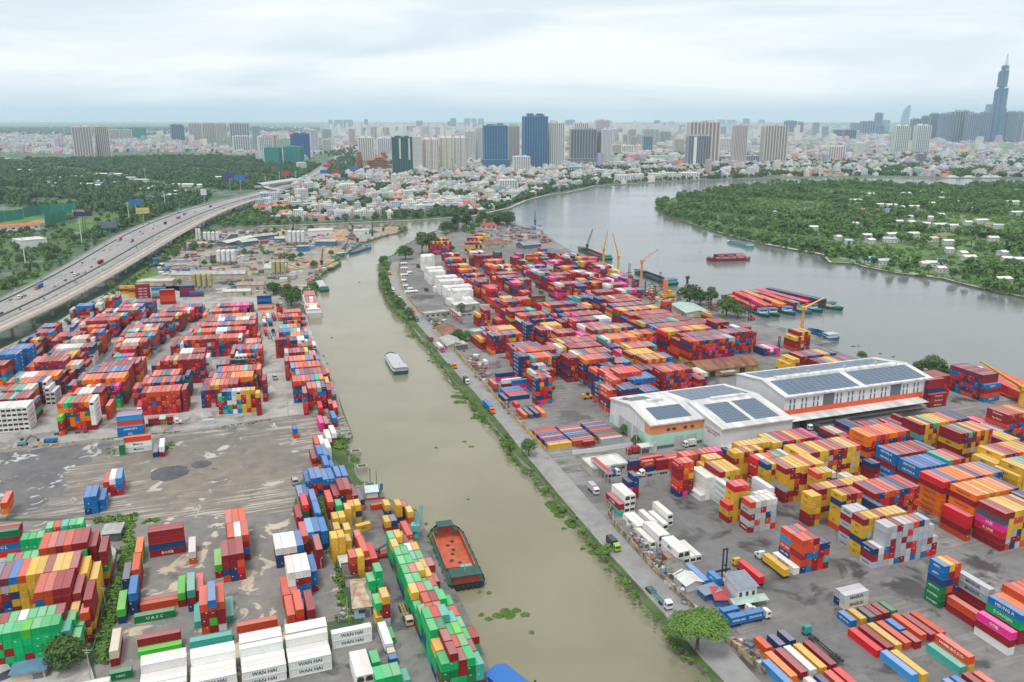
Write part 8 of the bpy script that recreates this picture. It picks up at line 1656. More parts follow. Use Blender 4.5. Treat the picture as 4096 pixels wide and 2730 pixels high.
t_,L_=barge('13',(1715,150),(1945,705),13.5,M_BKHULL,'empty barge with an orange hold and dark green decks moored at the quay',M_DGREEN,M_HOLD,house=(M_REDP,M_DGREEN,5.0,2.6),tyres=True,hl=(.24,.84))
m=MB(); m.box(L_*.40,0,2.4,3.6,5,2.4); part('fore_house',m,M_REDP,t_); m=MB(); m.box(L_*.40,0,4.8,5.0,6.4,.25); part('roof',m,M_DGREEN,t_); m=MB(); m.box(-L_*.30,-1.5,4.0,1.6,4.2,.4); part('awning',m,M_TEALP,t_)
for i in range(6):m=MB(); a_=[(-.1,-1.2),(-.05,1.4),(.05,.2),(.12,-.8),(.2,.6),(.26,-1.6)][i]; m.bar((a_[0]*L_,a_[1],.32),(a_[0]*L_,a_[1],.6),.7,.7,10); part('tyre',m,M_DARK,t_)
barge('12',(1235,130),(1335,300),10.5,M_GHULL,'grey hatched river barge with a green stern sailing mid channel',mat('pale_grey_deck',(.40,.42,.44),.6),M_GREYH,house=(mat('lilac_wall',(.46,.45,.58),.6),M_GREYH,6,2.4),cover=M_GREYH)
barge('11',(575,1022),(635,1112),9,M_GHULL,'green barge with a grey covered hold near the red and white ship',M_GHULL,M_GREYH,house=(M_TEALP,M_GHULL,5,2.2),cover=M_GREYH,hl=(.2,.9))
barge('11',(755,850),(655,915),12,M_GHULL,'green barge loaded with tan sand at the spit',M_BHULL,M_GHULL,cargo=M_SAND,hl=(.1,.9)); barge('11',(858,772),(1040,708),9,M_BHULL,'blue barge loaded with dark sand at the spit',M_BHULL,M_BHULL,cargo=mat('wet_sand',(.22,.17,.12),.95,.3,.3),house=(M_WHP,M_BHULL,6,2.6)); barge('11',(800,780),(735,790),7,M_GHULL,'small green boat with a roof beside the sand heaps',M_GHULL,M_GHULL,house=(M_TEALP,M_MINTR,12,2))
barge('21',(1985,652),(2205,702),11,M_TEALP,'turquoise river barge with a long dark hold across the main river',M_WHP,mat('slate_hold',(.08,.12,.20),.6),house=(M_WHP,M_BLUEP,7,2.6),cover=mat('slate_hold',(.08,.12,.20)))
barge('21',(2190,812),(1800,826),13,M_RHULL,'dark red barge carrying two tiers of containers on the main river',M_RHULL,M_RHULL,house=(M_RHULL,M_RHULL,4,2))
barge('21',(620,715),(885,822),14,M_GHULL,'green barge half full of containers by the two yellow booms',M_GHULL,mat('dark_red_hold',(.20,.05,.05),.7,.3,.3),house=(M_TEALP,M_GHULL,6,3)); barge('21',(1138,925),(1485,1052),14,M_GHULL,'green barge with a blue roofed stern under the orange lattice crane',M_GHULL,mat('dark_blue_hold',(.06,.07,.12),.7),house=(M_TEALP,M_BLUEP,9,3.6))
MB_=[((1958,1160),(2360,1350),'nearest of the moored container barges, with a half empty dark hold'),((2025,1150),(100,1345),'second of the moored container barges, counted from the land'),((2090,1142),(250,1330),'third moored container barge, with orange boxes'),((2160,1135),(400,1320),'fourth moored container barge, mostly maroon boxes'),((2220,1128),(500,1305),'fifth moored container barge, with pink boxes'),((2300,1120),(690,1285),'outermost moored container barge, navy boxes and a green bow')]
for i,(b0,s0,lab)in enumerate(MB_):
 a=g('21',*b0); c=g('31' if i else '21',*s0)
 off=0; t_,L_=barge('31' if i else '21',s0,b0,10.5,M_GHULL if i!=3 else M_BHULL,lab,M_GHULL if i%2 else M_BHULL,mat('dark_red_hold',(.20,.05,.05)),house=None,code2='21',hl=(.06,.82))
 m=MB(); x=L_*.36; m.box(x,0,2.4,5,7,3.0); part('wheelhouse',m,M_WHP,t_); m=MB(); m.box(x,0,5.4,6,8.4,.3); part('roof',m,M_BLUEP if i<3 else M_GHULL,t_); m=MB(); m.box(x+2.55,0,3.8,.1,6,1.1); part('window',m,M_GLZ,t_)
 cols=['ccrcr','RrpcrR','oorooc','rrcrrt','prcrpR','bbrbbb'][i]
 for k in range(int(L_*.76/12.4)):
  for j in(-1,0,1):
   if i==0 and(j==-1 or k>3):continue
   for lv in range(2 if i else 1):
    c=cols[(k+j)%len(cols)]if lv==(1 if i else 0)else 'r'; sh,rf,dr=CM[12.19]; rt=t_.rotation_euler.z; lx=-L_*.42+k*12.4; ly=j*2.5; lo=t_.location
    p=(lo.x+math.cos(rt)*lx-math.sin(rt)*ly,lo.y+math.sin(rt)*lx+math.cos(rt)*ly,lo.z+1.5+lv*2.6)
    deck_box(p,p[2],rt-PI/2,c)
def on_barge(t_,L_,spec):
 rt=t_.rotation_euler.z; lo=t_.location
 for lx,ly,z,c,txt,lab in spec:
  p=(lo.x+math.cos(rt)*lx-math.sin(rt)*ly,lo.y+math.sin(rt)*lx+math.cos(rt)*ly,lo.z+z); sh,rf,dr=CM[12.19]; q=thing('shipping_container',lab,'container',p,rt-PI/2,'containers on the dark red barge'); link('shell',sh,q,color=tint(c)); link('roof',rf,q,color=tint(c))
  if txt:o=link('lettering',word(txt,M_WHT if c in 'rR' else M_BLK,1.2),q); o.location=(BW/2+.012,6.1,1.3); o.rotation_euler=(0,0,PI/2)
rb=[o for o in C.objects if o.get('label')=='dark red barge carrying two tiers of containers on the main river'][0]
sp=[]
for lv in(0,1):
 for k in range(3):
  for j in(-1,1):
   c,tx=[[('s','MAERSK'),('s','MAERSK'),('R','HAMBURG')],[('r','The Factor'),('r','The Factor'),('s','MAERSK')]][lv][k]
   if j==1:c='r'
   sp.append((-18+k*12.4,j*2.6,2.4+lv*2.6,c,tx if j<0 else None,f"{CNAME[c]} container, {['lower', 'upper'][lv]} tier, {['stern', 'middle', 'bow'][k]} stack, {'near' if j < 0 else 'far'} side of the dark red barge"))
on_barge(rb,50,sp)
barge('31',(380,1475),(610,1560),11,M_BHULL,'blue and green barge at the bank behind the yellow crane',M_GHULL,M_BLUEP,house=(M_WHP,M_MINTR,6,2.6))
t_,L_=barge('32',(1850,300),(2420,560),22,M_RHULL,'wide red barge stacked with orange red containers at the right bank',M_REDP,M_REDP,house=None,hl=(.06,.86),free=2.8)
m=MB(); m.box(L_*.42,0,3.4,5,10,3); part('wheelhouse',m,M_WHP,t_)
rt=t_.rotation_euler.z; lo=t_.location
for k in range(4):
 for j in range(-3,4):
  for lv in range(2):
   lx,ly=L_*.34-(k+1)*12.5,j*2.55; p=(lo.x+math.cos(rt)*lx-math.sin(rt)*ly,lo.y+math.sin(rt)*lx+math.cos(rt)*ly,lo.z+2.4+lv*2.6); deck_box(p,p[2],rt-PI/2,'R' if(k+j)%3 else 'c')
tag(link('barge_containers',BC.mesh('barge_containers',M_BOXS,True)),kind='stuff')
t_,L_=barge('11',(478,1165),(540,1355),13,M_WHP,'white ship with red upper decks moored by the left yard',mat('pale_grey_deck',(.4,.42,.44)),M_WHP,house=None,name='ship',cat='ship',free=4.0,cover=M_WHP)
for x0,w_,z_,h_,m_,nm in[(.05,.42,4.2,3.0,M_WHP,'superstructure'),(.05,.40,7.2,.4,mat('faded_red_deck',(.50,.16,.15),.7,.2,.3),'roof'),(.16,.22,7.6,2.6,M_WHP,'bridge'),(.16,.24,10.2,.4,mat('faded_red_deck',(.5,.16,.15)),'roof'),(-.12,.06,7.6,4,M_WHP,'funnel')]:m=MB(); m.box(x0*L_,0,z_,w_*L_,9 if nm!='funnel' else 3,h_); part(nm,m,m_,t_)
m=MB(); m.bar((.18*L_,0,10),(.18*L_,0,17),.3,.12,6); m.bar((.18*L_,-2,14),(.18*L_,2,14),.12); part('mast',m,M_WHP,t_)
for s in(-1,1):m=MB(); m.bar((-.26*L_-2,s*5,6.2),(-.26*L_+2,s*5,6.2),1.1,1.1,8); part('lifeboat',m,M_ORB2,t_)
for s in(-1,1):m=MB(); m.bar((-.3*L_,s*3.5,4),(-.34*L_,s*3.5,10),.25); part('davit',m,M_YELP,t_)
o=g('13',2370,1690,-1); t=thing('work_boat','bright blue roofed boat with a black lattice derrick at the bottom edge','boat',(*o,-1.6),-.9)
m=MB(); m.prism([(-9,-3.6),(6,-3.6),(10,0),(6,3.6),(-9,3.6)],-.4,2.2); part('hull',m,M_BHULL,t); m=MB(); m.gable(-1,0,4.6,15,7.2,1.2,over=.3); m.box(-1,0,2.2,14,6.4,2.4); part('roof',m,mat('bright_blue_sheet',(.02,.13,.42)),t)
m=MB()
for s in(-.4,.4):m.bar((5,s,4),(9.5,s*.3,11),.12); m.bar((5,s,4.9),(9.5,s*.3,11.4),.12)
for i in range(8):q=i/8; m.bar((5+4.5*q,-.4,4+7*q),(5+4.5*q+.4,.4,4.9+7*q),.06)
part('derrick',m,M_BLKS,t)
for i in range(3):m=MB(); m.bar((7-i*2.2,-3.7,1.2),(7-i*2.2,-4.0,1.2),.6,.6,10); part('tyre',m,M_DARK,t)
for i,(x,y,w_,l,mm)in enumerate([(90,605,12,'long low red hulk on the slipway',M_RHULL),(230,620,9,'red boat end with a yellow hut at the shipyard',M_RHULL),(120,595,7,'small boat with white deckhouse on the slipway',M_WHP),(200,600,6,'white and teal boat on the slipway',M_TEALP),(190,540,7,'blue tug beside the lattice mast',M_BHULL),(258,530,7,'white launch at the end of the shipyard pier',M_WHP)]):
 barge('21',(x+(150 if i<1 else 25),y+(20 if i<1 else 3)),(x-(150 if i<1 else 22),y-(4 if i<1 else 2)),w_,mm,l,M_WHP if i>1 else M_REDP,mm,house=(M_WHP,M_REDP if i==1 else M_BLUEP,5,3),name='boat',cat='boat',hl=(.35,.7))
for i,x in enumerate((1700,1850,2010,2090)):o=g('30',x,1216); m=MB(); m.prism([(-16,-4),(12,-4),(18,0),(12,4),(-16,4)],-1.6,2); m.box(-2,0,2,18,6,3); one('yacht',m,M_WHP,['first','second','third','fourth'][i]+' white yacht from the left moored on the far bank','yacht',(*o,0),.05,'yachts on the far bank')
def lattice(m,a,b,w0,w1,n,r=.12):
 a,b=Vector(a),Vector(b); d=(b-a).normalized(); u=d.orthogonal().normalized(); k=d.cross(u); P=lambda i,s,t:a+(b-a)*(i/n)+(u*s+k*t)*(w0+(w1-w0)*i/n)
 for s,t in((-1,-1),(1,-1),(1,1),(-1,1)):m.bar(P(0,s,t),P(n,s,t),r)
 for i in range(n):
  for(s,t),(s2,t2)in(((-1,-1),(1,-1)),((1,-1),(1,1)),((1,1),(-1,1)),((-1,1),(-1,-1))):m.bar(P(i,s,t),P(i+1,s2,t2),r*.6,None,3)
def tip_at(o,code,x,y,dy=0.0):
 px,py=T(code,x,y); Y=o[1]+dy; z=height_at(0,Y,py); f=Y*math.cos(TH)-(z-CAM_H)*math.sin(TH); X=(px-CX)/FOC*f; return(X-o[0],dy,z)
def dock_crane(code,bx,by,tx,ty,m_,label,hb=12,lat=False,dy=2.0,w=1.0):
 o=g(code,bx,by); t=thing('crane',label,'crane',(*o,0),0,'cranes along the water')
 m=MB(); m.bar((0,0,0),(0,0,hb),1.3*w,1.0*w,10); part('pedestal',m,m_,t); m=MB(); m.box(0,0,hb,3.2*w,3.2*w,2.6); part('machine_house',m,m_,t)
 tip=tip_at(o,code,tx,ty,dy); m=MB()
 if lat:lattice(m,(0,0,hb+1.5),tip,.9*w,.35*w,14,.13)
 else:m.bar((0,0,hb+1.5),tip,.95*w,.4*w,4)
 part('boom',m,m_,t); m=MB(); m.bar(tip,(tip[0],tip[1],max(tip[2]-22,4)),.06,None,3); part('hoist_cable',m,M_BLKS,t); return t
dock_crane('21',840,845,880,548,M_YELP,'yellow crane with a near vertical boom, left of the yellow pair',14); dock_crane('21',975,920,925,566,M_YELP,'yellow crane with a boom leaning left, right of the yellow pair',14); dock_crane('21',1188,995,1342,722,mat('orange_crane_paint',(.62,.26,.08),.5),'orange crane with a long lattice boom rising to the right',17,True)
dock_crane('31',310,1455,530,1160,M_YELP,'yellow crane above the red and yellow stack near the moored barges',15); dock_crane('32',2320,585,1950,180,M_YELP,'yellow crane with a long boom leaning left at the right edge',9,dy=-2,w=1.2); dock_crane('21',690,740,742,535,M_BLKS,'dark derrick with a lattice boom on the green barge',6,True); dock_crane('21',1610,1040,1632,968,M_BLKS,'short dark lattice jib behind the riverside trees',5,True); dock_crane('21',212,500,212,370,M_BLKS,'dark lattice mast over the shipyard boats',5,True,dy=0)
dock_crane('13',1470,230,1525,-65,M_TEALP,'pale green lattice crane standing on the quay strip',3.0,True,dy=3)
dock_crane('11',935,660,838,530,M_BLKS,'dark crawler crane leaning left over the sand heaps',3,True); dock_crane('11',890,535,855,470,M_BLKS,'dark crane behind the sand heaps with its boom up left',3,True); dock_crane('11',1070,600,1072,468,M_BLKS,'upright dark crane near the tip of the spit',3,True); dock_crane('11',1170,560,1240,478,M_BLKS,'dark crane leaning right at the tip of the spit',3,True); dock_crane('11',820,735,870,600,M_BLUEP,'blue lattice crane behind the blue sand barge',4,True); dock_crane('11',605,870,615,715,M_BLKS,'black upright crane beside the green sand barge',3,True); dock_crane('11',340,555,345,488,M_BLKS,'small dark crane on the sand heap by the creek',2,True)
for(bx,by,tx,ty,l)in[(190,590,188,330,'slim red tower crane before the left teal netted block'),(350,450,340,290,'red tower crane beside the blue netted tower')]:
 o=g('10',bx,by); z=height_at(*o,T('10',tx,ty)[1]); t=thing('tower_crane',l,'tower crane',(*o,0),.1); m=MB(); lattice(m,(0,0,0),(0,0,z),.9,.9,20,.35); part('mast',m,M_REDP,t); m=MB(); lattice(m,(-45,0,z),(15,0,z),.8,.8,12,.35); part('jib',m,M_REDP,t)
def handler(code,x,y,hd,m_,label,mast=12,boom=False,z=0.0):
 o=g(code,x,y); t=thing('container_handler',label,'container handler',(*o,z),HD[hd]if isinstance(hd,str)else hd,'container handlers')
 m=MB(); m.box(0,0,.8,5.6,2.9,1.3); m.box(-2.3,0,2.1,1.4,2.8,.9); part('body',m,m_,t); m=MB(); m.box(.2 if not boom else-1.6,-.2,2.1,1.6,1.5,1.5); part('cab',m,M_GLZ,t); wheels(t,[-1.9,2.0],1.35,1.5)
 if boom:
  m=MB(); m.bar((-2.4,0,3.0),(4.6,0,6.4),.5,.36,4); part('boom',m,M_BLKS,t); m=MB(); m.box(5.4,0,4.2,.9,6.0,.5); m.bar((4.6,0,6.4),(5.4,0,4.6),.25); part('spreader',m,M_BLKS,t)
 else:
  for s in(-.75,.75):m=MB(); m.box(3.2,s,.3,.45,.4,mast); part('mast_rail',m,M_BLKS,t)
  m=MB(); m.box(3.25,0,mast-.4,.5,1.9,.5); m.box(3.3,0,mast*.5,.4,1.9,.4); m.box(3.8,0,mast*.32,.5,5.8,.7); part('carriage',m,M_BLKS,t)
 return t
handler('22',690,525,'U',M_YELP,'yellow container forklift with a tall black mast near the white cold store',15); handler('23',1990,690,'A',M_YELP,'black masted forklift behind the stacked blue boxes',13); t_=handler('13',1160,415,.35,M_REDP,'red reach stacker lifting a red box on the quay strip',boom=True)
lo=t_.location; q=thing('shipping_container','orange red container hanging from the red reach stacker','container',(lo.x+5.2,lo.y+1.0,1.6),.35,'containers on machines'); link('shell',CM[6.06][0],q,color=PAL['c']); link('roof',CM[6.06][1],q,color=PAL['c'])
[link('door',d,q,color=PAL['c'])for d in CM[6.06][2]]
for i,(x,y,hd,mm,l,bm)in enumerate([(1300,1095,'A',M_YELP,'yellow reach stacker with its boom raised at the quay yard',True),(1290,1190,'V',M_ORB2,'orange forklift in front of the machine park',False),(1250,1150,'W',M_REDP,'red forklift left in the machine park',False),(1340,1150,'U',M_REDP,'red reach stacker in the machine park',True),(1090,985,'A',M_REDP,'red forklift with a black mast left of the navy stack',False),(1375,1070,'A',M_REDP,'forklift with a high black mast behind the orange machine',False),(1830,1270,'A',M_REDP,'forklift with a black mast beside the riverside trees',False),(2200,1370,'A',M_REDP,'forklift mast near the far barges',False)]):handler('21',x,y,hd,mm,l,14,bm)
handler('32',60,100,'U',M_REDP,'red forklift with a tall mast beside the red and yellow stack',11); handler('a',660,1030,'V',M_BLKS,'black masted forklift between the blue and white stacks',10)
o=g('21',1430,1165); t=thing('mobile_harbour_crane','big orange mobile machine with a tall orange column on the quay','crane',(*o,0),AX); m=MB(); m.box(0,0,1,13,5,2.2); part('body',m,M_YELP,t); m=MB(); m.box(-2.6,0,3.2,3.2,3.2,14); part('column',m,mat('orange_crane_paint',(.62,.26,.08)),t); m=MB(); m.box(1.5,0,3.2,4.5,4.2,3.4); part('engine_house',m,M_YELP,t); wheels(t,[-5,-3,3,5],2.4,1.4)
o=g('02',210,955); t=thing('excavator','blue grey excavator digging at the edge of the mud lot','excavator',(*o,0),.2); m=MB(); m.box(0,0,1.0,3.6,2.6,1.5); part('body',m,mat('blue_grey_paint',(.18,.30,.36),.5),t); m=MB(); m.box(-.2,.5,2.5,1.3,1.2,1.1); part('cab',m,M_GLZ,t); m=MB(); m.box(0,-1.2,0,4,.6,.9); m.box(0,1.2,0,4,.6,.9); part('track',m,M_BLKS,t); m=MB(); m.bar((1.5,0,2.2),(4.4,0,5.0),.28); m.bar((4.4,0,5.0),(7.2,0,3.0),.22); m.box(7.4,0,1.8,.9,1.1,1.1); part('arm',m,M_BLKS,t)
o=g('02',455,930); t=thing('tractor','blue tractor with a trailer at the edge of the mud lot','tractor',(*o,0),.25); m=MB(); m.box(.8,0,.9,6,2.2,1.5); part('body',m,M_BLUEP,t); wheels(t,[-1.6,2.6],1.1,1.3)
r_=thing('gate_sign','yellow lattice gate sign post with a mint roof on the lot edge','sign',(*g('02',1515,820),0),.2); m=MB(); lattice(m,(0,0,0),(0,0,7.5),.9,.9,5,.12); part('frame',m,M_YELP,r_); m=MB(); m.gable(0,0,7.6,2.6,6.5,1.1,0,.2); part('roof',m,M_MINTR,r_)
for x,y,yt,l,m_ in[(1050,1300,1170,'slim blue navigation mark on the mooring block',M_BLUEP),(1110,1335,1190,'brown timber mooring post by the hut',M_WOOD),(1155,1375,1305,'blue river sign board on a post',M_BLUEP)]:
 o=g('12',x,y); z=height_at(*o,T('12',0,yt)[1]); m=MB(); m.bar((0,0,-2),(0,0,z),.18);
 if 'board' in l:m.box(0,0,z-3,1.2,.15,3)
 one('river_post',m,m_,l,'post',(*o,0))
M_POLE=mat('concrete_pole',(.40,.39,.37),.8)
for i,(c_,x,yb,yt,kind,l)in enumerate([('23',1262,475,262,'lamp','street lamp beside the nearest white reefers'),('23',930,125,-20,'pole','concrete pole beside the first white row'),('23',1505,720,540,'lamp','street lamp beside the small sheds'),('23',1310,440,270,'pole','thin pole just right of the reefer street lamp'),('23',1958,760,610,'pole','pole beside the stacked blue boxes'),('22',435,1078,876,'pole','pole by the white lettered wall'),('22',330,1085,855,'cross','pole with cross bars at the road corner'),('22',1062,1060,850,'pole','pole by the red box truck'),('22',1142,975,690,'pole','tall pole between the small trees and the cold store'),('22',215,905,770,'pole','pole on the yellow wall by the lanes'),('22',852,710,570,'pole','pole left of the cold store corner'),('22',905,700,575,'pole','second pole left of the cold store corner'),('12',1836,130,-40,'pole','pole by the carport'),('12',2122,445,290,'pole','pole by the low blue containers'),('12',2302,640,515,'pole','pole on the yellow wall near the orange tractor'),('12',298,692,556,'pole','pole on the white edge of the left yard'),
 ('03',622,1375,1165,'cross','concrete pole with a crossarm in front of the dark tree'),('03',838,1560,1255,'cross','concrete pole with a crossarm by the hedge corner'),('03',972,880,690,'cross','leaning pole at the concrete strip of the bottom left block'),('03',1080,110,-20,'pole','pole behind the grey shed in the hedge'),('32',1402,610,252,'mast','tall white floodlight mast at the warehouse end'),('32',192,805,640,'pole','pole at the junction of the two warehouses'),('32',935,155,65,'mast','light mast by the round tree on the bank'),('31',495,1545,1390,'mast','light mast beside the blue barge'),('11',1637,1430,1340,'pole','pole at the red gate corner'),('21',1020,935,868,'pole','slim mast beside the right yellow crane'),('11',640,345,165,'lattice','grey lattice radio mast in the riverside town'),('11',838,265,200,'lattice','short radio mast above the town trees'),('13',760,1010,870,'cross','old pole in the flooded strip'),('13',845,990,780,'pole','pole beside the rust streaked house'),('13',605,610,430,'pole','thin bent pole in the flooded strip')]):
 o=g(c_,x,yb); z=max(4,height_at(*o,T(c_,0,yt)[1])); r=thing('pole',l,'lamp post' if kind=='lamp' else 'pole',(*o,0),R.uniform(-.3,.3)); m=MB()
 if kind=='lattice':lattice(m,(0,0,0),(0,0,z),1.4,.4,14,.14)
 else:m.bar((0,0,0),(0,0,z),.16,.10,6)
 part('shaft',m,M_STEEL if kind in('mast','lattice')else M_POLE,r)
 if kind=='lamp':m=MB(); m.bar((0,0,z-1.6),(-2.0,0,z-1.2),.06); m.box(-2.3,0,z-1.3,.9,.35,.16); part('lamp_head',m,M_STEEL,r)
 if kind=='cross':m=MB(); m.box(0,0,z-.6,2.4,.14,.14); m.box(0,0,z-1.4,1.6,.14,.14); part('crossarm',m,M_POLE,r)
 if kind=='mast':m=MB(); m.box(0,0,z-.3,1.8,.5,.5); part('floodlight',m,M_STEEL,r)
for i in range(3,34,2):
 f=.165 if i%4==1 else .775; o=lane(f,i); m=MB(); m.bar((0,0,0),(0,0,9),.11,.07,6)
 if i==3:
  pm_=m.mesh('shaft',M_STEEL); m2=MB(); m2.bar((0,0,8.8),(2.2,0,9.3),.06); m2.box(2.4,0,9.2,.9,.3,.14); m2.bar((0,0,8.8),(-2.2,0,9.3),.06); m2.box(-2.4,0,9.2,.9,.3,.14); lm_=m2.mesh('lamp_head',M_STEEL)
 r=thing('street_lamp','double armed grey street lamp on a highway median','street lamp',(*o,RZ),rdir(o)+PI/2,'street lamps along the highway'); link('shaft',pm_,r); link('lamp_head',lm_,r)
# ================================================================ trees, woods, floating plants, island houses
M_DK=leaf_mat('dark_leaf',(.026,.066,.020),(.085,.145,.036))
KT={}
def kind_tree(nm,h,sp,n,size,seed,nb,shape,leaf,th):
 cm,tm=tree_shape(h,sp,n,size,seed,nb,shape,th); KT[nm]=(cm.mesh('crown',leaf),tm.mesh('trunk',M_BARK),h,sp)
kind_tree('big',14.5,9.8,9500,.30,11,16,'umbrella',M_LEAF2,.2); kind_tree('round',8,4.6,1100,.42,12,9,'round',M_LEAF,.16); kind_tree('round2',8,4.2,1000,.40,13,8,'round',M_LEAF,.2); kind_tree('bush',4,2.6,420,.30,14,6,'round',M_LEAF2,.04)
kind_tree('tall',13,5.4,1300,.5,15,9,'round',M_DK,.18); kind_tree('dark',9,6.6,1700,.42,16,12,'round',M_DK,.1); kind_tree('street',7,3.2,420,.45,17,6,'round',M_LEAF,.3); kind_tree('shore',10,5.8,520,.7,18,8,'round',M_FAR,.12); kind_tree('shore2',11,5.0,480,.7,19,7,'round',M_LEAF,.14); kind_tree('column',10,3.6,500,.45,20,7,'column',M_LEAF,.12)
def plant(k,o,label,group=None,s=1.0,rz=None):
 t=thing('tree' if 'bush' not in k else 'bush',label,'tree' if 'bush' not in k else 'bush',(*o,0),R.uniform(0,6.28)if rz is None else rz,group); t.scale=(s*1.1,s*1.1,s*.92)if k=='big' else(s,s,s*R.uniform(.92,1.1)); link('crown',KT[k][0],t); link('trunk',KT[k][1],t); return t
for k,c_,x,y,s,l in[('big','23',1700,1275,1.0,'great bright green tree leaning over the river by the bank road'),('bush','23',1480,1250,.8,'small bush at the water under the great tree'),('round','22',155,1050,1.1,'round tree on the river wall opposite the yellow wall'),('bush','22',-20,985,1.3,'bush left of the round tree on the river wall'),('round2','22',1022,848,.62,'small tree right of the single layer lanes'),('round','22',1138,960,.72,'small dark tree at the cold store corner'),('bush','23',872,385,1.05,'leafy shrub tree hiding the lime cabbed truck'),('bush','12',2302,885,.75,'trim small bush on the river wall'),('dark','03',630,1440,1.15,'dark spreading tree in front of the green block'),
 ('dark','21',1630,1235,2.1,'largest of the riverside trees by the mint shed'),('dark','21',1730,1235,1.5,'second of the riverside trees by the mint shed'),('tall','21',1830,1240,1.35,'airy tree right of the largest riverside one'),('dark','21',1970,1340,1.7,'broad dark tree before the moored barges'),('dark','21',2075,1350,1.3,'dark tree right end before the moored barges'),('bush','21',1930,1380,1.3,'low bright bush under the broad dark tree'),('dark','32',860,165,.62,'lone round tree at the water behind the long warehouse'),('dark','32',1520,340,1.5,'big tree behind the maroon stacks at the right bank'),('dark','32',1400,295,1.0,'tree left of the big one behind the maroon stacks'),('round','32',1620,350,1.0,'tree right of the big one behind the maroon stacks'),('round','32',1720,350,.7,'low tree near the wide red barge'),
 ('dark','11',1375,815,1.7,'round dark tree at the head of the bank road'),('tall','11',1530,760,2.2,'tree behind the white reefer stacks, left one'),('tall','11',1625,755,2.1,'tree behind the white reefer stacks, right one'),('dark','11',1800,740,.8,'tree between the two far colourful stacks'),('tall','11',1840,545,1.9,'tall tree on the far tip, first from left'),('tall','11',1935,530,2.0,'tall tree on the far tip, second from left'),('tall','11',2080,505,1.9,'tall tree left of the red roofed villa'),('dark','11',2215,500,2.4,'wide tree behind the red roofed villa'),('dark','11',2315,510,2.3,'wide tree right of the red roofed villa'),('dark','11',1740,575,1.8,'low dark tree on the far tip'),('round','11',1990,600,1.0,'tree in front of the red roofed villa'),('round','11',1885,1290,1.0,'tree behind the red gate portal'),('round','11',1860,1560,1.15,'tree by the tin roofed house, left one'),('round','11',1925,1565,1.05,'tree by the tin roofed house, right one'),('bush','11',1660,1450,1.2,'bush on the corner by the red gate'),
 ('dark','11',330,1245,1.7,'tall bushy tree beside the red and white ship'),('tall','11',290,1215,1.3,'tall tree behind the bushy one by the ship'),('tall','11',375,1200,1.1,'lighter tree right of the bushy one by the ship'),('dark','11',165,1140,1.4,'dark tree by the brown roofed works'),('round','11',535,895,1.2,'tree in front of the tan heap by the green barge'),('round','11',340,830,1.2,'tree between the works and the ochre silos'),('round','11',415,810,1.1,'tree right of the works by the orange sheets'),('round','11',690,790,1.0,'tree behind the green boat'),('bush','11',385,890,1.3,'slim bush by the ochre silos'),('dark','11',505,560,1.0,'tree left of the white sided shed'),('bush','11',1330,560,2.0,'green shrub at the tip of the spit'),('bush','11',1365,545,1.6,'smaller green shrub at the tip of the spit'),('round','01',2130,1080,.8,'small tree in front of the long works shed'),('bush','01',1650,1045,1.3,'bush by the mixers')]:plant(k,g(c_,x,y),l,None,s)
for i,(x,y,s)in enumerate([(1185,845,1.1),(1195,905,1.3),(1165,1010,1.2),(1190,1050,1.2),(1205,1095,1.2),(1215,1140,1.1),(1235,1180,1.0),(1285,1240,1.3),(1310,1265,1.2),(1350,1275,1.0),(1400,1370,1.2),(1160,870,1.2)]):plant('round2' if i%2 else 'round',g('11',x,y),'leafy tree on the grassy river edge of the bank road','trees on the bank road edge',s*1.0)
for i,o in enumerate(resample(offset([(-338,430),(-344,560),(-354,660),(-368,780),(-393,920),(-418,1060)],-1),15)):plant('street',(o[0]+R.uniform(-1,1),o[1]),'young street tree beside the viaduct street','trees along the viaduct street',R.uniform(.75,1.05))
for i,o in enumerate(resample(offset(NB[1:-4],14),15)):plant(['shore','shore2'][i%2],(o[0]+R.uniform(-3,3),o[1]+R.uniform(-3,6)),'rounded tree in the row behind the far embankment','trees along the far embankment',R.uniform(.8,1.15))
for i,o in enumerate(resample(offset(ISL2[3:],-9),22)):plant(['shore2','shore'][i%2],(o[0]+R.uniform(-6,6),o[1]+R.uniform(0,14)),'leafy tree along the island shore','trees along the island shore',R.uniform(.7,1.2))
for i,(x,y)in enumerate([(100,590),(200,590),(310,590),(250,570),(450,540),(520,550),(580,530),(490,530),(160,740),(330,770),(420,760),(380,720),(450,730),(220,850),(300,850),(180,830),(480,840),(560,860),(600,790),(530,780),(630,700),(560,640),(680,650),(720,700),(600,620),(760,650),(820,600),(870,580),(900,640),(650,590),(240,990),(120,1060),(60,1090),(200,1000),(20,1080),(330,910),(260,920),(650,470),(700,460),(620,450),(900,480),(1100,500),(1180,480),(1250,470),(1000,450),(1320,440),(30,610),(20,690),(150,700),(1120,420),(930,430)]):plant(['round','dark','round2'][i%3],g('01',x,y),'bushy dark tree on the green land left of the highway','trees left of the highway',R.uniform(.9,1.35))
for i,(x,y)in enumerate([(1650,690),(1620,650),(1700,620),(1580,740),(1540,740),(1780,730),(1870,720),(1940,720),(1620,800),(1720,830),(1880,880),(1960,870),(2250,780),(2310,790),(2090,480),(2180,480),(2260,470),(2330,490),(2000,470),(1900,520),(2050,400),(2150,390),(2250,380)]):plant(['round2','round','dark'][i%3],g('01',x,y),'green tree between the viaduct and the works','trees between the viaduct and the works',R.uniform(.8,1.2))
KEEP+=[[*AL,*AR[::-1]],path('01 0 480 120 450 300 415 470 420 560 450 480 490 300 500 0 495'),path('01 600 520 760 440 900 410 1120 420 1050 500 900 560 700 560')]
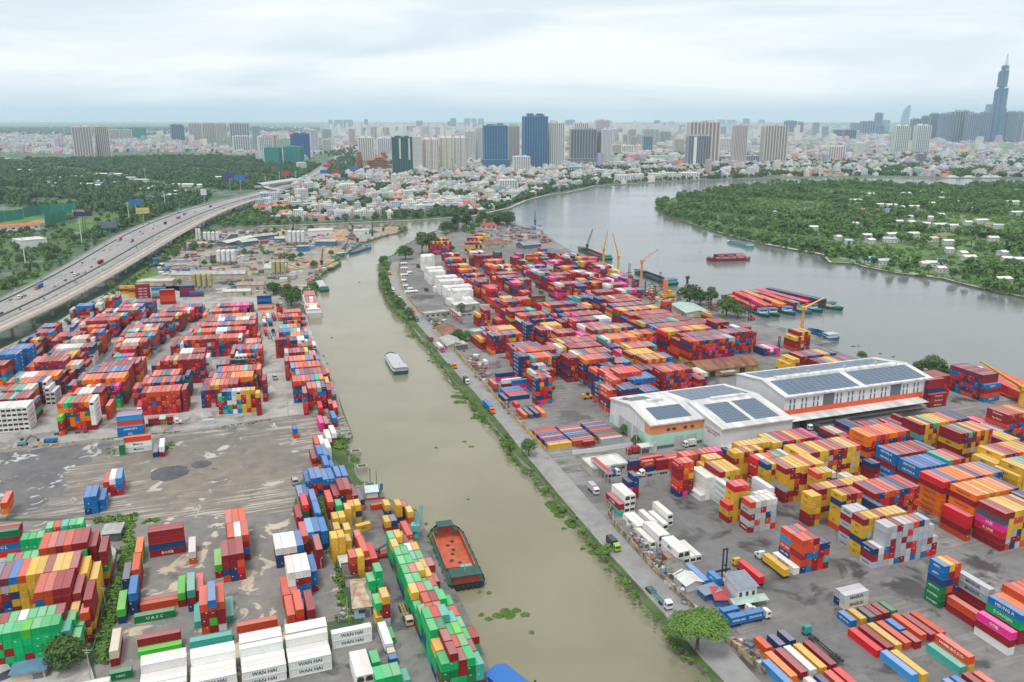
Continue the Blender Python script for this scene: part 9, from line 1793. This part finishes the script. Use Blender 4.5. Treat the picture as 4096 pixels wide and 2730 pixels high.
WOOD1=path('00 0 545 600 545 900 545 1450 520 2353 520; 10 0 505 90 595 440 585 600 600 420 730 360 800; 01 2000 190 1880 290 1500 400 1100 560 900 620 760 520 880 400 700 370 380 330 0 340')
scatter('forest',fill(WOOD1,12.5,.5,.9,.5,1.45,-1.0,clump=.6)+fill(path('00 -300 545 0 545; 01 0 340 -300 420'),14,.5,.9),far_kinds)
scatter('forest_scrub',fill(WOOD1,16,.5,.5,1.5,3.0,-.3),bush_kinds)
scatter('scrub',fill(path('01 0 560 600 560 1100 400 1500 380 1480 410 1100 565 850 710 560 885 320 1005 0 1165'),11,.5,.42,.4,.9,-1.0),wood_kinds)
def garden(poly,step,prob,s0,s1):return[p for p in fill(poly,step,.5,1.0,s0,s1,-1.0)if grove(p[0],p[1])or R.random()<prob]
scatter('town_trees',garden(TOWN_A,11.5,.09,.75,1.25)+garden(TOWN_A2,12,.2,.75,1.2)+fill(path('21 600 -60 930 60 900 110 800 128 550 160 380 195 250 225 130 265 0 300'),12,.5,.85,.85,1.35,-1.0)+garden(path('20 480 640 900 560 1590 620 2353 590; 30 0 1090 1100 1010 2353 1000 2353 1215 1650 1212 1170 1200 0 1212; 21 1800 78 1600 88 1300 102'),14,.12,.8,1.35),far_kinds)
scatter('far_groves',fill(path('30 1060 1100 1400 1080 2353 1110 2353 1212 1200 1205 1060 1160'),16,.5,.8,.7,1.1,-1.0)+fill(path('00 0 480 0 335 690 350 1030 385 1560 395 2353 470 2353 520 1700 478 1040 478'),36,.5,.55,.9,1.4,-1.0)+fill(path('10 500 500 700 360 930 300 1700 340 2353 330; 20 480 420 900 410 1600 470 2353 480; 30 0 880 600 880 1100 900 1100 1000; 20 2353 585 1590 600 900 540 480 560; 10 2080 640 1250 700 1230 560 940 560'),38,.5,.55,.9,1.5,-1.0,clump=.3)+fill(path('00 0 255 2353 255; 10 600 262; 10 600 300; 00 2353 330 1340 330 690 345 0 320'),75,.5,.5,1.4,2.4,-2.0)+fill(path('10 560 620 900 480 940 500 900 620 860 700 700 760'),17,.5,.7,.7,1.1,-1.0),far_kinds)
ip=ISL+[(ISL[-1][0]+1200,ISL[-1][1]-150),(ISL2[0][0]+800,ISL2[0][1]-300)]+ISL2
GH=[(36,400,60,'w'),(800,290,95,'w'),(940,230,60,'w'),(1265,225,85,'w'),(1420,212,45,'w'),(1590,222,60,'w'),(1580,270,60,'e'),(1020,330,70,'w'),(1130,335,90,'w'),(1225,355,40,'w'),(1340,350,80,'w'),(1490,318,70,'w'),(1710,300,60,'w'),(875,378,60,'r'),(992,385,40,'o'),(1105,382,80,'b'),(2240,305,110,'w'),(2260,195,50,'b'),(1880,370,60,'w'),(2280,405,110,'w'),(405,545,90,'w'),(800,510,45,'w'),(1190,490,80,'w'),(1310,495,60,'w'),(1445,510,70,'w'),(1575,520,110,'w'),(1690,530,90,'w'),(1830,498,60,'w'),(1950,480,120,'w'),(2030,520,70,'o'),(2110,528,80,'s'),(1580,425,60,'w'),(1490,452,30,'w'),(1290,445,60,'w'),(640,635,45,'w'),(735,672,60,'s'),(935,665,55,'w'),(905,620,70,'w'),(1130,610,100,'w'),(1120,655,120,'s'),(1330,605,90,'w'),(1495,650,110,'e'),(1650,675,90,'w'),(2065,645,80,'w'),(1660,750,60,'w'),(1785,785,55,'w'),(2150,780,50,'w'),(1840,825,110,'w'),(2190,838,80,'w'),(2300,845,90,'w'),(920,840,120,'t'),(1050,860,110,'s'),(1135,825,50,'e'),(1500,880,90,'w'),(1585,860,80,'b'),(1430,885,45,'w'),(1580,930,70,'w'),(2150,1030,130,'w')]
RC={'w':((.66,.66,.64),'pale roofed'),'e':((.56,.50,.42),'cream roofed'),'r':((.36,.16,.12),'rust roofed'),'o':((.48,.16,.08),'orange roofed'),'b':((.10,.24,.50),'blue roofed'),'s':((.42,.47,.52),'grey roofed'),'t':((.22,.50,.50),'turquoise walled')}
for i,(x,y,w_,c)in enumerate(GH):
 o=g('31',x,y); k=o[1]/FOC/9.191; W=max(7,w_*k); KEEP.append([(o[0]-W*.65,o[1]-48),(o[0]+W*.65,o[1]-48),(o[0]+W*.65,o[1]+9),(o[0]-W*.65,o[1]+9)])
 r=thing('island_house',f"{RC[c][1]} low house amid the trees of the island",'house',(*o,0),R.uniform(-.3,.3),f"{RC[c][1]} island houses"); a,b,m_=MB(),MB(),MB(); D_=R.uniform(8,13)
 a.col=(.50,.62,.60)if c=='t' else(.62,.62,.60); a.box(0,0,0,W,D_,5); part('wall',a,M_PAINT,r,paint=True); b.col=RC[c][0]; b.gable(0,0,5,W,D_,1.8,0,.7); part('roof',b,M_PAINT,r,paint=True); m_.col=(.08,.09,.1)
 for q in range(max(2,int(W/4))):m_.box(-W/2+(q+.5)*W/max(2,int(W/4)),-D_/2-.03,1.2,1.4,.1,1.3)
 part('window',m_,M_PAINT,r,paint=True)['kind']='stuff'
GL=[(460,735,130),(580,735,60),(200,770,0),(740,725,110),(840,718,60),(940,700,90),(1035,695,40),(1090,700,60),(1200,735,110),(1310,755,120),(500,790,90),(520,815,110),(600,800,40),(800,795,110),(920,765,80),(930,785,60),(1110,820,60),(900,808,70),(1100,780,90),(1420,820,90),(1340,840,80),(1590,800,130),(1740,800,120),(1860,805,80),(1660,865,110),(1590,900,90),(1990,730,90),(2250,760,60),(450,775,70),(60,555,90),(180,660,40),(310,662,70),(1020,575,90)]
for i,(x,y,w_)in enumerate(GL):
 if not w_:continue
 o=g('00',x,y); k=o[1]/FOC/9.191; W=max(9,w_*k); KEEP.append([(o[0]-W*.6,o[1]-105),(o[0]+W*.6,o[1]-105),(o[0]+W*.6,o[1]+14),(o[0]-W*.6,o[1]+14)]); c=R.choice('wwwwesb')
 r=thing('roadside_house',f"{RC[c][1]} low building amid the forest left of the highway",'house',(*o,0),R.uniform(-.25,.25),f"{RC[c][1]} buildings in the left forest"); a,b=MB(),MB(); a.col=(.60,.60,.58); a.box(0,0,0,W,13,6.5); part('wall',a,M_PAINT,r,paint=True); b.col=RC[c][0]; b.gable(0,0,6.5,W,13,2.2,0,.8); part('roof',b,M_PAINT,r,paint=True)
fields=[path('31 1500 128 1650 122 1890 140 1700 158 1540 150'),path('31 250 470 350 455 430 475 380 500 280 490'),path('31 1230 800 1400 780 1690 800 1680 835 1300 850'),path('31 170 635 330 632 340 655 170 665'),path('21 1340 335 1480 260 1700 255 1600 300 1450 330'),path('31 480 775 600 800 780 830 780 850 560 840'),path('31 1480 590 1620 565 1740 590 1620 615')]
KEEP+=fields
scatter('island_woods',fill(ip,9.2,.5,.9,.4,1.4,-.6,clump=.95),wood_kinds)
scatter('island_scrub',fill(ip,7.5,.5,.6,.8,2.3,-.2),bush_kinds)
scatter('works_trees',fill(path('11 1690 580 1850 500 2000 462 2240 428 2353 440 2353 500 2240 500 2040 560 1960 640 1850 560 1760 620'),12,.5,.6,.7,1.2,-.6)+fill(path('01 1480 770 1720 600 1820 560 1960 540 1990 600 1900 700 1700 740 1640 800 1560 830 1440 900 1400 850'),10,.5,.6,.5,.9,-.6)+fill(path('01 1960 470 2351 380; 11 0 385 420 440 420 490 0 505; 01 2000 520'),12,.5,.85,.7,1.1,-.6)+fill(path('11 0 570 300 552 420 545 400 590 100 620 0 620'),9,.5,.5,.4,.8,-.6)+fill(path('11 90 760 300 780 300 830 100 800; 11 0 720 100 700 90 750 0 760'),7,.5,.7,.4,.7,-.5)+fill(path('01 2000 500 2351 470 2351 500 2000 525'),9,.5,.6,.5,.9,-.6)+fill(path('01 960 1120 1180 985 1300 880 1420 790 1440 830 1300 930 1180 1010 1030 1110'),9,.5,.5,.5,.8,-.5)+fill(path('11 430 1090 540 1050 550 1100 430 1140'),3.0,.5,.8,.3,.5,-.4),wood_kinds)
def along_bank(line,step,spread,s0,s1,prob=.9):
 return[(p[0]+R.uniform(-spread,spread),p[1]+R.uniform(-spread,spread),R.uniform(-.2,.1),R.uniform(s0,s1))for p in resample(line,step)if R.random()<prob]
edge=offset(PL[:46],1.5)
scatter('bank_shrubs',along_bank(edge,2.2,1.2,.35,.85,.75)+along_bank(offset(PL[:46],3.5),3.0,1.0,.2,.5,.6),bush_kinds)
hd_=path('03 1180 60 1150 250 1210 330 1150 420 1110 640 1040 820 1010 1000 960 1180 950 1400')
scatter('hedge',along_bank(hd_,1.0,1.6,.7,1.4)+along_bank(path('03 930 90 1050 70 1200 60'),1.0,1.5,.7,1.3)+along_bank(path('03 1310 100 1480 70'),1.4,1.4,.4,.9)+along_bank(path('13 665 270 720 400 770 600 800 800 830 960'),1.2,1.0,.5,1.1)+along_bank(path('12 590 1430 620 1567'),1.0,1.2,.8,1.4)+along_bank(path('13 780 1000 880 980'),1.0,1.4,.6,1.1),bush_kinds)
scatter('reeds',fill(path('12 705 885 800 860 835 900 815 960 812 1000 730 1010 690 960'),2.2,.5,.85,.6,1.2)+fill(path('12 830 980 880 990 900 1050 950 1100 930 1130 880 1150 850 1110'),2.4,.5,.7,.6,1.2,-.8)+fill(path('12 900 1190 930 1250 1100 1345 1200 1440 1160 1450 1080 1390 940 1300'),2.6,.5,.6,.5,1.0,-.4)+fill(path('13 1560 180 1640 165 1650 300 1590 290'),2.0,.5,.7,.6,1.1,-.6)+along_bank(LQ[28:44],6,4,.6,1.6,.8)+along_bank(path('11 405 1150 545 1110 550 1020'),2.5,5,.8,1.8),bush_kinds)
scatter('lot_weeds',along_bank(path('02 960 905 1080 885; 02 1380 855 1660 830'),1.3,.8,.2,.5)+fill(path('02 985 985 1060 990 1050 1030 1000 1035'),1.5,.5,.7,.25,.5)+fill(path('02 1530 930 1610 925 1580 990 1520 1005'),1.5,.5,.8,.3,.6)+fill(path('02 1900 1160 2020 1155 2010 1180 1900 1180'),1.6,.5,.6,.2,.4)+along_bank(path('02 2010 790 2353 750; 12 0 740 130 720'),1.4,.8,.2,.45),bush_kinds)
HY=[('12',1830,505,40,16),('12',1900,515,60,16),('12',1870,558,60,14),('12',2010,625,36,18),('12',2060,690,70,30),('12',2100,730,40,24),('12',1990,705,20,10),('12',1620,125,40,10),('12',1640,195,40,8),('12',1590,178,20,5),('12',1700,235,30,8),('12',1830,435,20,6),('12',1915,920,14,6),('12',1655,975,12,6),('12',1978,968,20,6),('12',2290,950,36,30),('12',2330,1030,30,24),('12',1800,395,14,6),('22',30,1080,40,36),('22',70,1130,30,16),('22',290,1370,36,22),('22',290,1410,24,10),('22',360,1500,50,36),('22',420,1550,60,30),('22',210,1265,16,10),('23',440,20,50,36),('23',530,95,50,26),('23',560,130,44,18),('23',480,155,16,8),('23',690,190,34,30),('23',740,310,36,20),('23',760,370,56,26),('23',645,338,20,8),('23',870,530,18,8),('23',10,940,12,36),('23',40,905,40,14),('23',120,945,40,14),('23',182,1108,16,10),('13',2230,955,50,22),('13',2290,920,40,34),('13',2330,960,30,26),('13',2140,985,28,12),('13',2070,945,16,10),('13',2140,745,16,8),('13',1560,110,10,8),('13',2055,740,14,8),('12',1950,1450,10,5),('11',1440,1520,60,20),('11',950,1025,8,4),('11',700,1535,8,4),('12',620,135,14,4),('12',650,205,14,4),('31',300,815,5,3),('21',1725,745,10,3),('21',1215,825,14,3),('32',780,45,20,4),('32',830,42,16,4),('32',1150,140,14,5),('32',1030,112,10,4),('21',540,692,16,3),('21',1430,545,0,0)]
hp=[]
for c_,x,y,rx,ry in HY:
 n=int(6+rx*ry*.12)
 for i in range(n):
  a_,q=R.uniform(0,6.28),math.sqrt(R.random()); p=g(c_,x+rx*q*math.cos(a_),y+ry*q*math.sin(a_),-1.6); hp.append((*p,-1.72,R.uniform(.12,.34)))
for o in resample(offset(PL[:46],-1.5),3.2):
 if R.random()<.35:hp.append((o[0]+R.uniform(-2.5,.5),o[1]+R.uniform(-1,1),-1.7,R.uniform(.12,.32)))
scatter('water_hyacinth',hp,bush_kinds)
